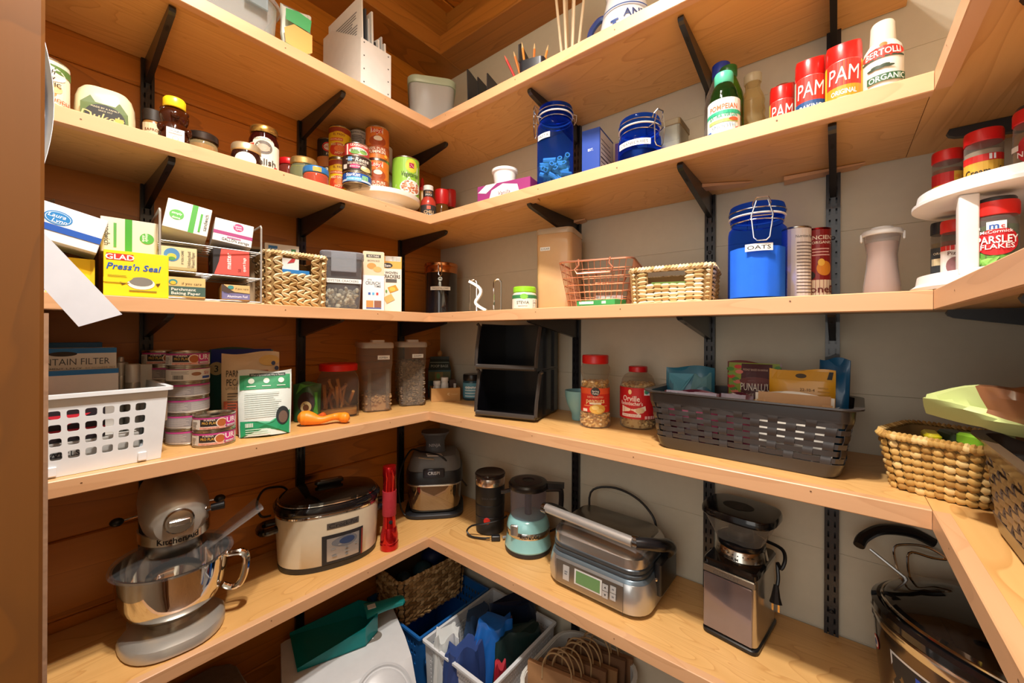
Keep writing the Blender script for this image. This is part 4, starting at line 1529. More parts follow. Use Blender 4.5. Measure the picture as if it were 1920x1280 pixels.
carton('bag_box', 'white box with blue stripe and blue oval logo, tipped beside the door', 'carton', (0.245, -1.176, zz + 0.094), 88, 0.10, 0.11, 0.068, 'e8eaec', laura, tilt=(0, 14))
carton('wrap_box', 'plain bright yellow carton under the blue-striped box', 'carton', (0.215, -1.170, zz), 88, 0.085, 0.12, 0.072, 'f0cf0c', lambda p, w, d, h: p.rect(0.036, 0.002, 0.0422, 0.07, 'd9b60a'))
carton('freezer_bag_box', 'low blue and white gallon bag box at the shelf front by the door', 'carton', (0.27, -1.213, zz), 90, 0.036, 0.10, 0.035, 'dfe4ea',
       lambda p, w, d, h: (p.rect(-0.018, 0.004, 0.018, 0.02, '2a55a5'), p.text('GALLON', 0.004, 0.011, 0.006, 'eef2f6', width=.024)))


def sand(p, w, d, h, flip=False):
    p.rect(-w / 2 + .036, 0.0, -w / 2 + .047, h, '3f9a28')
    u = -w / 2 + .014
    p.text('sandwich', u - .004, h * .5, 0.009, '35403a', 0.0, rot=-90, width=h * .62)
    p.rect(u + .005, h * .15, u + .0095, h * .85, '5aa24a')
    p.ell(w / 2 - .018, h * .5, 0.0115, 0.0115, '52a83e')
    p.text('simply', w / 2 - .018, h * .53, 0.005, 'eaf4e2', rot=-90)
    p.text('done', w / 2 - .023, h * .5, 0.005, 'eaf4e2', rot=-90)


carton('sandwich_bag_box', 'white and green sandwich bag box standing behind the yellow cutter box', 'carton', (0.215, -1.072, zz + 0.0935), 84, 0.088, 0.10, 0.072, 'e4d6bd', sand)


def glad(p, w, d, h):
    p.rect(-w / 2, 0.002, w / 2, 0.0265, 'f2d20c')
    p.poly([(-w / 2 + .004, h - .006), (-.006, h - .006), (-.006, h - .019), (-w / 2 + .004, h - .019)], 'c8281e')
    p.text('GLAD', -w / 4 - .001, h - .0125, 0.0105, 'f6f0ea', 0.02, width=.042)
    p.text("Press'n Seal", -0.004, h - .031, 0.0125, '1a58b0', 0.018, .22, width=.082)
    p.lines(-w / 2 + .006, .037, -0.008, .045, 3, '7a6a10', .3)
    p.ell(0.006, 0.029, 0.021, 0.0125, 'e8e6e0')
    p.ell(0.006, 0.0325, 0.018, 0.0095, '7d7a72')
    p.poly([(-w / 2, .029), (-.016, .029), (-.006, .038), (-w / 2, .038)], 'f2d20c')
    p.poly([(0.032, .024), (0.036, .032), (0.028, .030)], '5a3a0a')
    p.poly([(-0.022, .024), (-0.026, .030), (-0.016, .028)], '5a3a0a')
    p.rect(-.012, .012, .03, .0145, '8a7a20')
    p.rect(-w / 2 + .002, .0275, -.012, .029, 'b89a08')


t = carton('wrap_box', 'yellow plastic wrap cutter box with red logo at the shelf front', 'carton', (0.262, -1.066, zz), 83, 0.098, 0.085, 0.0925, 'f4d40e', glad)

# wire can-rack holding boxes
t = thing('wire_rack', 'three-tier metal wire rack full of wrap and bag boxes', 'rack', (0.225, -0.935, zz), 86)
WR = P('b5b3ae', 0.4, 0.5)
for s in (-1, 1):
    MB().tube([(s * .095, -.08, .002), (s * .095, -.08, .188), (s * .095, -.076, .194), (s * .095, .076, .194), (s * .095, .08, .188), (s * .095, .08, .002)], 0.0022, 7).obj('end_frame', t, WR)
for zt_, nm_ in ((.004, 'lower_shelf'), (.062, 'middle_shelf'), (.126, 'upper_shelf')):
    m = MB()
    m.tube([(-.095, -.08, zt_), (.095, -.08, zt_), (.095, .08, zt_), (-.095, .08, zt_)], 0.0014, 6, True)
    for q in range(5):
        y = -.06 + .03 * q
        m.tube([(-.095, y, zt_), (.095, y, zt_)], 0.0009, 5)
    m.obj(nm_, t, WR, kind='stuff')


def sand2(p, w, d, h):
    p.rect(.004, 0, .014, h, '3f9a28')
    p.ell(-w / 4, h * .5, .0125, .0115, '52a83e')
    p.text('simply', -w / 4, h * .55, .005, 'eaf4e2')
    p.text('done', -w / 4, h * .40, .005, 'eaf4e2')
    p.text('sandwich', w / 2 - .008, h * .48, .008, '35403a', 0, rot=90, width=h * .6)
    p.rect(w / 2 - .0185, h * .1, w / 2 - .0145, h * .75, '3f9a28')


carton('sandwich_bag_box', 'white and green sandwich bag box tipped on top of the wire rack', 'carton', (0.245, -0.985, zz + 0.142), 80, 0.078, 0.13, 0.066, 'e9e2d4', sand2, tilt=(-8, 9))
carton('storage_bag_box', 'white and magenta storage bag box tipped on the wire rack', 'carton', (0.235, -0.893, zz + 0.134), 80, 0.078, 0.12, 0.056, 'ece6de',
       lambda p, w, d, h: (p.rect(-w / 2, .018, w / 2, .0265, '9a2468'), p.ell(0.008, h - .013, .0105, .0098, 'cf2a6a'), p.text('Laura', .007, h - .010, .0048, 'f6e4ec'), p.text('Lynn', .009, h - .016, .0048, 'f6e4ec'), p.text('GALLON storage', .006, .008, .007, '3a3a3a', width=.055), p.rect(-.012, .0125, .016, .0155, 'c86a9a')), tilt=(-8, 7))
carton('waxed_paper_box', 'tan unbleached waxed paper box in the middle of the wire rack', 'carton', (0.235, -0.992, zz + 0.066), 80, 0.062, 0.13, 0.050, 'dcc99a',
       lambda p, w, d, h: (p.ell(-.012, h - .018, .0135, .0145, '4f86b4'), p.ell(-.012, h - .022, .008, .007, 'd9c24a'), p.ell(-.012, h - .026, .006, .004, '5a9a4a'), p.text('IF YOU CARE', .006, h - .022, .004, '35403a', rot=90, width=.03),
                           p.text('Unbleached', .017, .024, .006, '3a352c', 0, rot=90, width=.036), p.text('Waxed Paper', .024, .024, .006, '3a352c', 0, rot=90, width=.036), p.rect(-.03, 0, .03, .006, 'b9a670')), sidel=lambda p, w, d, h: p.rect(-.05, .008, .05, .04, '6a8a4a'))
carton('quart_bag_box', 'black and coral quart bag box in the middle of the wire rack', 'carton', (0.230, -0.893, zz + 0.066), 80, 0.072, 0.14, 0.060, '2a2628',
       lambda p, w, d, h: (p.poly([(-w / 2 + .003, 0), (w / 2, 0), (w / 2, h), (-w / 2 + .016, h), (-w / 2 + .012, h * .5)], 'e2544a'), p.text('matter', -.006, h * .55, .010, 'f6ece8', 0.015, rot=90, width=.038), p.text('50', .016, h * .2, .006, '4a1f1c', rot=90), p.text('quart bags', .025, h * .45, .006, 'f6ece8', 0.012, rot=90, width=.034)),
       sidel=lambda p, w, d, h: (p.poly([(-.07, 0), (-.035, 0), (-.05, h * .6), (-.07, h * .8)][::-1], 'd24a42'), p.text('matter', -.01, h * .6, .010, 'd9d2ce')))
carton('parchment_box', 'parchment baking paper box with dark green band in the rack', 'carton', (0.240, -0.978, zz + 0.006), 78, 0.068, 0.13, 0.044, 'd6b878',
       lambda p, w, d, h: (p.rect(-w / 2, .003, w / 2, .024, '3f5c54'), p.text('Parchment', -.004, .0175, .006, 'f0ece0', 0.01, width=.042), p.text('Baking Paper', .0, .009, .006, 'f0ece0', 0.01, width=.05), p.ell(-.022, .033, .0075, .006, '3f8a8a'), p.ell(-.022, .031, .005, .004, 'd9b83a'), p.text('if you care', .010, .031, .0055, '4a3d22', 0, width=.034)),
       sidel=lambda p, w, d, h: p.bars(.03, .008, .058, .036))
carton('foil_box', 'aluminum foil box with slate blue curve in the rack', 'carton', (0.245, -0.885, zz + 0.006), 78, 0.056, 0.13, 0.036, 'cfae74',
       lambda p, w, d, h: (p.poly([(-.028, .002), (.028, .002), (.028, .017), (.0, .018), (-.014, .026), (-.024, .036), (-.028, .036)], '4a3a34'), p.poly([(-.027, .002), (.028, .002), (.028, .0155), (-.002, .0165), (-.022, .0155), (-.027, .02)], '6f6c98'), p.text('Aluminum Foil', .003, .009, .0055, 'eeeaf0', 0.01, width=.04), p.ell(-.01, .030, .006, .0045, '3f8a8a'), p.text('if you care', .012, .028, .0045, '4a3d22', 0, width=.026)))

# braided basket with crackers inside
BRAID = ['dcc296', 'cdb080', 'e4cfa8', 'bf9f6c']
rope_basket('woven_basket', 'tall pale braided basket with handle slot beside the wire rack', (0.195, -0.735, zz), 80, 0.150, 0.20, 0.142, 13, 0.017, BRAID, 0.96, (-.036, .036, .088, .128), seed=3)
carton('cracker_box', 'white box with blue logo standing in the tall braided basket', 'carton', (0.195, -0.755, zz + .006), 78, 0.085, 0.025, 0.172, 'e3d9cc',
       lambda p, w, d, h: (p.rect(-.034, .150, -.012, .166, '2a72b4'), p.text('LANCE', -.023, .156, .006, 'eef4f8'), p.ell(.004, .148, .006, .006, '6a4a2a'), p.rect(.022, .155, .034, .162, '3a7a4a'), p.poly([(.012, .12), (.03, .125), (.036, .145), (.028, .14)], 'b52a2a')))
carton('tea_bag_pack', 'brown kraft pack at the back of the tall braided basket', 'carton', (0.135, -0.800, zz + .006), 70, 0.05, 0.04, 0.165, 'b59a78',
       lambda p, w, d, h: (p.rect(-.02, .14, .02, .158, '3a332c'), p.ell(0, .125, .010, .008, '6a5a48'), p.ell(0, .125, .007, .005, 'b59a78')))
carton('cracker_sleeve', 'blue wrapped cracker pack lying in the tall braided basket', 'pack', (0.225, -0.735, zz + .07), 80, 0.075, 0.04, 0.035, '2a7ab8', lambda p, w, d, h: p.text('Graham', 0, .018, .012, 'e8f0f6', .01, .2))

# oyster cracker container
t = thing('cracker_container', 'clear latching container of oyster crackers with printed tape label', 'container', (0.20, -0.580, zz), 64)
CP = CLEAR('e6e9ec', 0.07, 0.08)
MB().shell([rrect(.10, .145, .016, 4), rrect(.118, .165, .018, 4)], [0, .158], .002).obj('tub', t, CP)
MB().loft([[(x * k, y * k, z) for x, y in rrect(.124, .172, .02, 4)] for k, z in ((.99, .152), (1, .154), (1, .170), (.96, .174), (.94, .170))]).obj('lid', t, CLEAR('dcdfe8', 0.2, 0.12))
MB().rbox(.07, .004, .06, .003, .112, .004, -.087).obj('latch', t, CLEAR('e6e9ee', 0.18, 0.1))
p = Print(lambda u, v, L: (u, -.0745 - .0633 * v - L * 1.5, v), 1.0)
p.rect(-.052, .079, .054, .092, 'eeeeea')
p.text('OYSTER CRACKERS', .003, .0855, .007, '1c1c20', 0, width=.085)
p.obj(t, 'tape_label')
m = MB()
rd = random.Random(8)
for q in range(130):
    z = .006 + .055 * (q / 130)
    m.ell((rd.uniform(-.044, .044), rd.uniform(-.066, .066), z + .004), (.0085, .0085, .0048), 7, 4, Matrix.Rotation(rd.uniform(0, 3), 4, 'X') @ Matrix.Rotation(rd.uniform(0, 3), 4, 'Y'))
m.obj('oyster_crackers', t, P('f0dcb4', 0.7), kind='stuff')

carton('cracker_box', 'tall white and tan crunch cracker box beside the oyster crackers', 'carton', (0.215, -0.478, zz), 60, 0.062, 0.115, 0.192, 'e6dac6',
       lambda p, w, d, h: (p.rect(-.0325, .115, .0325, .19, 'ddc8a8'), p.rect(-.022, .172, .022, .182, '3a332a'), p.text('NUT-THINS', 0, .177, .006, 'f0e6d6', width=.034), p.text('BROWN RICE', 0, .162, .006, '6a5a48', width=.036), p.ell(-.006, .145, .014, .010, 'c8924a'), p.ell(.012, .135, .013, .009, 'd8ac68'),
                           p.rect(-.0325, .002, .0325, .115, 'e9e9e8'), p.text("IT'S", -.012, .100, .006, '2a2a2a'), p.text('CRUNCH', -.002, .090, .011, '1f1f1f', .01, width=.044), p.text('TIME', .012, .080, .007, '2a2a2a'), p.rect(-.016, .052, -.009, .060, '2f55a5'), p.rect(-.004, .052, .003, .060, '5ab0e0'), p.rect(.008, .052, .015, .060, 'c83a3a'),
                           p.rect(-.022, .012, .0, .034, 'd98a4a'), p.rect(.002, .012, .024, .034, '8a5a48'), p.rect(-.022, .008, .024, .011, '3a55a5')),
       sidel=lambda p, w, d, h: (p.rect(-.06, .004, .06, .11, 'c8863a'), p.ell(-.03, .03, .02, .03, '8a2a2a')))
carton('cracker_box', 'white woven-wheat cracker box with cheese crackers pictured', 'carton', (0.198, -0.398, zz), 58, 0.068, 0.105, 0.192, 'e9e2d6',
       lambda p, w, d, h: (p.rect(-.034, .150, .034, .191, 'dca84e'), p.rect(-.02, .175, .03, .191, 'e6e2da'), p.bars(.002, .176, .028, .190, '9a948a', 8), p.ell(-.012, .160, .016, .009, '2a2320'), p.text('Sam', -.012, .160, .009, 'e9e2d6', .012), p.text('WOVEN', .0, .136, .008, '4a3a22'), p.text('CRACKERS', 0, .123, .012, '3a2c18', .015, width=.058), p.rect(-.018, .103, .018, .114, '55504a'),
                           p.poly([(-.012, .085), (.014, .095), (.024, .078), (-.004, .066)], 'd9962a'), p.ell(.004, .080, .010, .007, 'e8bc4a'), p.poly([(-.026, .05), (0, .064), (.012, .044), (-.014, .03)], 'd9b06a'), p.ell(-.016, .072, .003, .005, '6a9a4a')))

# copper-lidded canister
t = thing('canister', 'black glass canister with copper clamp lid in the corner', 'canister', (0.142, -0.118, zz), 46)
MB().lathe([(.062, 0), (.0655, .004), (.0655, .180), (.063, .184)], 40).obj('body', t, P('17161b', 0.08, coat=.6))
MB().lathe([(.0655, .176), (.068, .178), (.068, .198), (.066, .202), (.069, .205), (.069, .214), (.066, .217), (.001, .218)], 40).obj('lid', t, P('c98a5c', 0.22, 1.0))
m = MB().tube([(-.006, -.070, .208), (-.007, -.076, .200), (-.006, -.074, .165), (0, -.074, .158), (.006, -.074, .165), (.007, -.076, .200), (.006, -.070, .208)], .0022, 6)
m.obj('clamp', t, CHROME())
MB().lathe([(.0045, 0), (.0085, 0), (.0085, .003), (.0045, .003), (.0045, 0)], 18, cap0=False, cap1=False, M=Matrix.Translation((0, -.067, .148)) @ Matrix.Rotation(pi / 2, 4, 'X')).obj('clamp_ring', t, CHROME())
p = Print(cyl(.0658), .006)
p.rect(-.042, .104, .042, .118, 'eeeeea')
p.text('MARSHMALLOWS', 0, .111, .0075, '1c1c20', 0, width=.066)
p.obj(t, 'tape_label')

# ---- third shelf, grey wall
# chrome tongs with a white spoon rest
t = thing('napkin_holder', 'chrome double-hoop holder near the corner', 'holder', (0.475, -0.205, zz), 30)
for s, nm_ in ((-1, 'hoop'), (1, 'hoop')):
    x0 = s * .043
    pts = [(x0 - .012, 0, .003)] + [(x0 + .012 * cos(R(180 - a)), 0, .105 + .012 * sin(R(a))) for a in range(0, 181, 20)] + [(x0 + .012, 0, .003)]
    MB().tube(pts, .0032, 8).obj(nm_, t, CHROME())
MB().rbox(.125, .05, .004, .02).obj('base', t, CHROME())
t = thing('spoon_rest', 'white S-curved plastic clip standing in the chrome hoops', 'clip', (0.470, -0.240, zz), 30)
m = MB()
m.grid(lambda u, v: (-.03 + .06 * v + .022 * sin(2 * pi * v), -.008 + .016 * u, .004 + .10 * (1 - v)), 2, 18, .009)
m.obj('curve', t, P('eeeeea', 0.35))


def stevia(p):
    p.rect(-.075, .006, .075, .048, 'dfddd2')
    p.rect(-.075, .036, .075, .047, '2f7a4a')
    p.ell(0, .042, .012, .008, '7ac04a')
    p.text('STEVIA', -.004, .024, .009, '4a4a44', .006)
    p.text('sweetener', -.004, .014, .005, '6a6a60', 0)
    p.rect(.026, .008, .044, .036, 'efeee8')
    p.lines(.028, .01, .043, .034, 6, '6a6a66')


bottle('sweetener_jar', 'short jar with lime green lid and white label', 'jar', (0.672, -0.238, zz), 35,
       [(.034, 0), (.037, .003), (.037, .048), (.033, .056)], P('cfd8c4', 0.3), [(.034, .055), (.0355, .057), (.0355, .070), (.033, .073), (.001, .073)], P('8ccf2a', 0.35), art=stevia, artR=.0374)
# tall sugar container
t = thing('sugar_container', 'tall tan-filled plastic container labelled sugar', 'container', (0.735, -0.135, zz), 14)
MB().loft([[(x * k, y * k, z) for x, y in rrect(.115, .13, .016, 4)] for k, z in ((.96, 0), (.98, .004), (1, .235), (.97, .24))]).obj('tub', t, P('c9a071', 0.35, coat=.3))
MB().loft([[(x * k, y * k, z) for x, y in rrect(.118, .133, .018, 4)] for k, z in ((1, .236), (1.01, .238), (1.01, .25), (.98, .253))]).obj('lid', t, CLEAR('d9c4a4', 0.6, .15))
p = Print(lambda u, v, L: (u, -.0652 - L * 2, v), 1.0)
p.rect(-.042, .185, -.010, .196, 'eeeeea')
p.text('SUGAR', -.026, .1905, .0065, '1c1c20', 0)
p.obj(t, 'tape_label')

# copper wire basket
t = thing('wire_basket', 'copper wire basket with folding handles in front of the sugar', 'basket', (0.902, -0.175, zz), 14)
CU = P('e3a284', 0.3, 0.85)
bw, bd, bh = .20, .19, .125
m = MB()
m.tube([(x, y, bh) for x, y in rrect(bw, bd, .02, 4)], .0027, 7, True)
m.obj('rim', t, CU)
m = MB()
for z in (.002, .022, .042, .062, .082, .102):
    k = .78 + .22 * z / bh
    m.tube([(x * k, y * k, z) for x, y in rrect(bw, bd, .02, 3)], .0013, 5, True)
for (a0, a1, fx) in ((-bw / 2, bw / 2, 1), (-bd / 2, bd / 2, 0)):
    n = 12
    for i in range(1, n):
        q = a0 + (a1 - a0) * i / n
        for s in (-1, 1):
            if fx:
                m.tube([(q * .78, s * bd / 2 * .78, .002), (q, s * bd / 2, bh)], .0012, 5)
            else:
                m.tube([(s * bw / 2 * .78, q * .78, .002), (s * bw / 2, q, bh)], .0012, 5)
for i in range(-4, 5):
    m.tube([(i * .018, -bd / 2 * .78, .002), (i * .018, bd / 2 * .78, .002)], .0012, 5)
m.obj('wire_grid', t, CU, kind='stuff')
for s in (-1, 1):
    y = s * (bd / 2 + .002)
    MB().tube([(-.042, y, bh + .004), (-.040, y + s * .004, bh - .012), (-.050, y + s * .006, bh - .024), (-.044, y + s * .007, bh - .036), (.044, y + s * .007, bh - .036), (.050, y + s * .006, bh - .024), (.040, y + s * .004, bh - .012), (.042, y, bh + .004)], .0026, 7).obj('handle', t, CU)
for k, (dx, dy, rz_, c, lb) in enumerate(((.0, -.055, 10, '2f8f4a', 'green-edged seasoning packet lying front left in the copper basket'), (.045, -.05, -12, '3fa05a', 'green-edged seasoning packet lying front right in the copper basket'), (.02, .0, 30, 'c9a8a0', 'pink seasoning packet on top in the copper basket'))):
    carton('seasoning_packet', lb, 'packet', (0.902 + dx, -0.175 + dy, zz + .006 + .016 * (k == 2)), rz_, .075, .05, .014, c, lambda p, w, d, h: p.rect(-.03, .004, .01, .011, 'e6e6de'))

rope_basket('woven_basket', 'low pale rope basket with handle slot next to the copper basket', (1.105, -0.175, zz), 8, 0.185, 0.175, 0.088, 9, 0.0165, ['dcc89c', 'cbb184', 'e6d8b4', 'b99a66'], 0.95, (-.05, .035, .048, .078), 'rope', seed=5)
carton('seasoning_packet', 'green packet inside the low rope basket', 'packet', (1.095, -0.185, zz + .006), 20, .09, .02, .055, '6a8a3a', lambda p, w, d, h: p.rect(-.03, .03, .03, .05, 'e6e2cc'))
clip_jar('largest cobalt blue clip-top jar half full of powder, third shelf', (1.287, -0.215, zz), 12, .0560, .212, 4, 'OATS', .108, .112, P('eef4ff', 0.8, bump=.5), 0.0, .05)


def oats(p, r, h):
    p.rect(-.01, .006, .045, h - .006, 'e4dcd4')
    p.text('Nutrition Facts', .018, h - .022, .006, '2a2424', 0, width=.04)
    p.lines(0, .02, .038, h - .03, 16, '6a5a58', .3)


can('tall white canister with nutrition panel behind the big blue jar', (1.352, -0.135, zz), 6, .026, .165, 'e2d4cc', oats, name='canister')


def crumb(p, r, h):
    p.rect(-.07, .006, .07, .05, 'e6d8c6')
    p.text('ANCIENT', .008, h - .022, .009, 'f2e4d4', .01)
    p.text('ORGANIC', .008, h - .033, .006, 'f2e4d4')
    p.lines(-.01, h - .062, .024, h - .042, 3, 'd9a8a0', .4)
    p.ell(.012, .075, .014, .016, 'd98a2a')
    p.ell(.006, .088, .006, .008, 'e8b84a')
    p.ell(-.014, .060, .010, .010, '2a2320')
    p.text('oneD', .012, .030, .016, '6a1f1c', .012)
    p.text('NET WT', .004, .014, .006, '4a3a34')


can('tall dark red bread crumb canister behind the big blue jar', (1.388, -0.095, zz), 4, .0235, .165, '8a1c1e', crumb, name='canister', tin='8a1c1e')
# shaker of pink salt
t = thing('salt_shaker', 'waisted clear shaker of pink salt with white lid', 'shaker', (1.490, -0.165, zz), 0)
sp = [(.0275, 0), (.029, .004), (.027, .03), (.0235, .06), (.0225, .085), (.0255, .108), (.027, .125)]
MB().lathe(sp, 32, cap1=False).obj('body', t, CLEAR('e0d8d4', 0.2, .06))
MB().lathe([(r - .002, max(z, .002)) for r, z in sp[:6]] + [(.001, .108)], 32).obj('contents', t, P('b89a8c', 0.85, bump=.3))
MB().lathe([(.029, .122), (.0305, .124), (.0305, .129), (.028, .132), (.018, .133), (.016, .138), (.001, .138)], 32).obj('lid', t, P('dfe1e2', 0.35))
for s in (-1, 1):
    MB().rbox(.004, .010, .016, .001, .112, s * .0305, 0).obj('lid_tab', t, P('dfe1e2', 0.35))

# two-tier spice carousel
TC = (1.652, -0.262)
t = thing('spice_carousel', 'two-tier white plastic spice turntable on the right-hand shelf', 'turntable', (*TC, zz), 0)
WP = P('e8e6e4', 0.35)
MB().lathe([(.118, 0), (.131, .001), (.133, .006), (.126, .012), (.124, .026), (.120, .027), (.118, .019), (.001, .018)], 56).obj('lower_tray', t, WP)
MB().lathe([(.10, .135), (.126, .136), (.131, .139), (.131, .144), (.126, .148), (.124, .160), (.120, .161), (.118, .150), (.001, .149)], 56).obj('upper_tray', t, WP)
for a in (224, 344, 104):
    c = (.112 * cos(R(a)), .112 * sin(R(a)))
    MB().rbox(.021, .021, .117, .003, .018, *c).obj('post', t, WP)


def spice(label, loc, rz, Rr, h, lab_c, cap_c, content, art=None, top=None):
    t = thing('spice_bottle', label, 'bottle', loc, rz, 'spice bottles on the white turntable')
    b = h * .8
    MB().lathe([(Rr * .96, 0), (Rr, .002), (Rr, b - .004), (Rr * .93, b)], 28, cap1=False).obj('bottle', t, CLEAR('d9d4cc', 0.10, .05))
    MB().lathe([(Rr * .9, .002), (Rr * .95, .004), (Rr * .95, b * .82), (.001, b * .82)], 24).obj('contents', t, P(content, .85, vary=.35, bump=.6))
    MB().lathe([(Rr * .99, b), (Rr * 1.03, b + .001), (Rr * 1.03, h - .004), (Rr * .98, h), (.001, h)], 28).obj('cap', t, P(cap_c, 0.35))
    if top:
        MB().lathe([(Rr * .9, h), (Rr * .9, h + .004), (Rr * .85, h + .006), (.001, h + .006)], 24).obj('flip_lid', t, P(top, .35))
    p = Print(cyl(Rr * 1.004), .005)
    if lab_c:
        p.rect(-Rr * 1.25, .004, Rr * 1.25, b * .72, lab_c)
    if art:
        art(p, Rr, b)
    p.obj(t)


def parsley(p, r, b):
    p.poly([(-r * 1.2, .004), (r * 1.1, .004), (r * .9, .022), (0, .03), (-r * 1.2, .034)], '5f9a3a')
    p.poly([(-r * 1.1, .008), (-.004, .006), (.004, .020), (-r * 1.1, .028)], '8ac45a')
    p.ell(.002, b * .52, r * 1.0, b * .24, 'c41c24')
    p.rect(-.008, b * .74, .010, b * .88, 'eef0f4')
    p.text('m', -.001, b * .805, .009, '1f55a8', .02)
    p.text('c', .0065, b * .795, .006, 'c8282c', .02)
    p.text('McCormick', .001, b * .70, .0045, 'f4e8e8')
    p.text('PARSLEY', .002, b * .56, .0105, 'f6f2f0', .02, width=r * 1.85)
    p.text('FLAKES', .002, b * .44, .007, 'f6f2f0', .012)
    p.text('CLUB PACK', -r * .9, b * .78, .004, 'e6e6e6', width=.012)


zl = zz + .0195
spice('parsley flakes bottle with red cap on the lower turntable tier', (1.600, -0.335, zl), -14, .0212, .100, None, 'd8241f', '4f6a2c', parsley, '2a2a2e')
spice('red-capped bottle with speckled white label on the lower tier', (1.574, -0.242, zl), -8, .0165, .100, 'e6dcd4', 'cf2a1c', '8a3a1a', lambda p, r, b: (p.rect(-r * 1.2, b * .62, r * 1.2, b * .72, 'c8281e'), p.text('Pizza', 0, b * .56, .006, '5a2a20'), p.ell(.0, b * .3, .010, .014, '8a5a5a'), p.ell(.006, b * .4, .006, .004, '5a7a4a')))
spice('black-capped grinder bottle at the far left of the lower tier', (1.566, -0.206, zl), -8, .0155, .106, '2f3336', '1c1c1e', '8a7a4a', lambda p, r, b: (p.rect(-r, b * .36, r * .6, b * .5, 'd9c8a0'), p.text('ORGANIC', 0, b * .6, .004, 'd9d0b8')))
spice('dark red capped bottle at the right of the lower tier', (1.672, -0.322, zl), -20, .020, .098, 'b51c28', '9a1420', '5a3a1c', lambda p, r, b: p.rect(-.006, b * .5, .008, b * .66, 'e8e6ea'))
zu = zz + .1505
spice('small red-capped pumpkin pie spice tub at the left of the upper tier', (1.568, -0.222, zu), -8, .0185, .092, 'd9a83a', 'c81c1c', '8a4a1c', lambda p, r, b: (p.rect(-r * 1.25, b * .45, r * .4, b * .72, 'b51c1c'), p.text('in Pie', -.002, b * .25, .009, '5a3a10', width=.022), p.ell(.012, b * .6, .003, .003, 'd98a2a')))
spice('red-capped cream of tartar tub in the middle of the upper tier', (1.598, -0.278, zu), -12, .0205, .094, 'd6a63c', 'cf1c1e', 'd8cfc0', lambda p, r, b: (p.rect(-r * 1.25, b * .58, r * 1.25, b * .72, 'c8241f'), p.rect(.006, b * .60, .013, b * .71, 'e8ecf2'), p.text('Cream of', 0, b * .38, .011, '2a2018', width=r * 1.9), p.text('TARTAR', 0, b * .16, .008, '2a2018')))
spice('red-capped ground nutmeg tub at the right of the upper tier', (1.640, -0.322, zu), -18, .0225, .096, None, 'd01c1e', '9a7a4a', lambda p, r, b: (p.ell(.004, b * .5, r * 1.0, b * .3, 'b01c24'), p.rect(-.007, b * .68, .009, b * .86, 'e8ecf2'), p.text('m', .001, b * .77, .008, '1f55a8', .02), p.text('NUTMEG', .002, b * .42, .008, 'e8d8d4', .012, width=r * 1.7), p.rect(-r * 1.2, b * .5, -r * .7, b * .6, 'd9cfc4')), '2a2a2e')
# ================================================================== FOURTH SHELF, timber wall
zz = Z4 + 0.0005


def holed(m, fmap, W_, H_, nx, ny, mx0, mx1, my0, my1, hw, hh, t, k=3, rr=.25):
    """sheet with a grid of real holes: fmap(u,v,depth) gives points; margins mx/my"""
    cw, ch = (W_ - mx0 - mx1) / nx, (H_ - my0 - my1) / ny
    us = [0, mx0] + [mx0 + cw * (i + 1) for i in range(nx)] + [W_]
    vs_ = [0, my0] + [my0 + ch * (j + 1) for j in range(ny)] + [H_]
    us = sorted(set(round(q, 6) for q in us))
    vs_ = sorted(set(round(q, 6) for q in vs_))
    for i in range(len(us) - 1):
        for j in range(len(vs_) - 1):
            a, b, c, d = us[i], us[i + 1], vs_[j], vs_[j + 1]
            if b - a < 1e-5 or d - c < 1e-5:
                continue
            cell = abs((b - a) - cw) < 1e-4 and abs((d - c) - ch) < 1e-4 and a > mx0 - 1e-5 and b < W_ - mx1 + 1e-5 and c > my0 - 1e-5 and d < H_ - my1 + 1e-5
            if not cell:
                for (dp, rev) in ((0, 0), (t, 1)):
                    q = [fmap(a, c, dp), fmap(b, c, dp), fmap(b, d, dp), fmap(a, d, dp)]
                    m.add(q[::-1] if rev else q, [(0, 1, 2, 3)])
                continue
            cu, cv = (a + b) / 2, (c + d) / 2
            ring = rrect(hw, hh, min(hw, hh) * rr, k, cu, cv)
            n = len(ring)
            out = []
            for (x, y) in ring:                                   # matching point on the cell border
                dx, dy = (x - cu) / (hw / 2), (y - cv) / (hh / 2)
                s = max(abs(dx), abs(dy))
                out.append((cu + dx / s * (b - a) / 2, cv + dy / s * (d - c) / 2))
            # snap the four corner directions to the corners
            for g in range(4):
                i0 = g * (k + 1) + k // 2
                sx, sy = ((1, 1), (-1, 1), (-1, -1), (1, -1))[g]
                out[i0] = (cu + sx * (b - a) / 2, cv + sy * (d - c) / 2)
            A = [fmap(x, y, 0) for x, y in out]
            B = [fmap(x, y, 0) for x, y in ring]
            C_ = [fmap(x, y, t) for x, y in ring]
            E_ = [fmap(x, y, t) for x, y in out]
            f = []
            for q in range(n):
                r = (q + 1) % n
                f += [(q, r, n + r, n + q), (n + q, n + r, 2 * n + r, 2 * n + q), (2 * n + q, 2 * n + r, 3 * n + r, 3 * n + q)]
            m.add(A + B + C_ + E_, f)


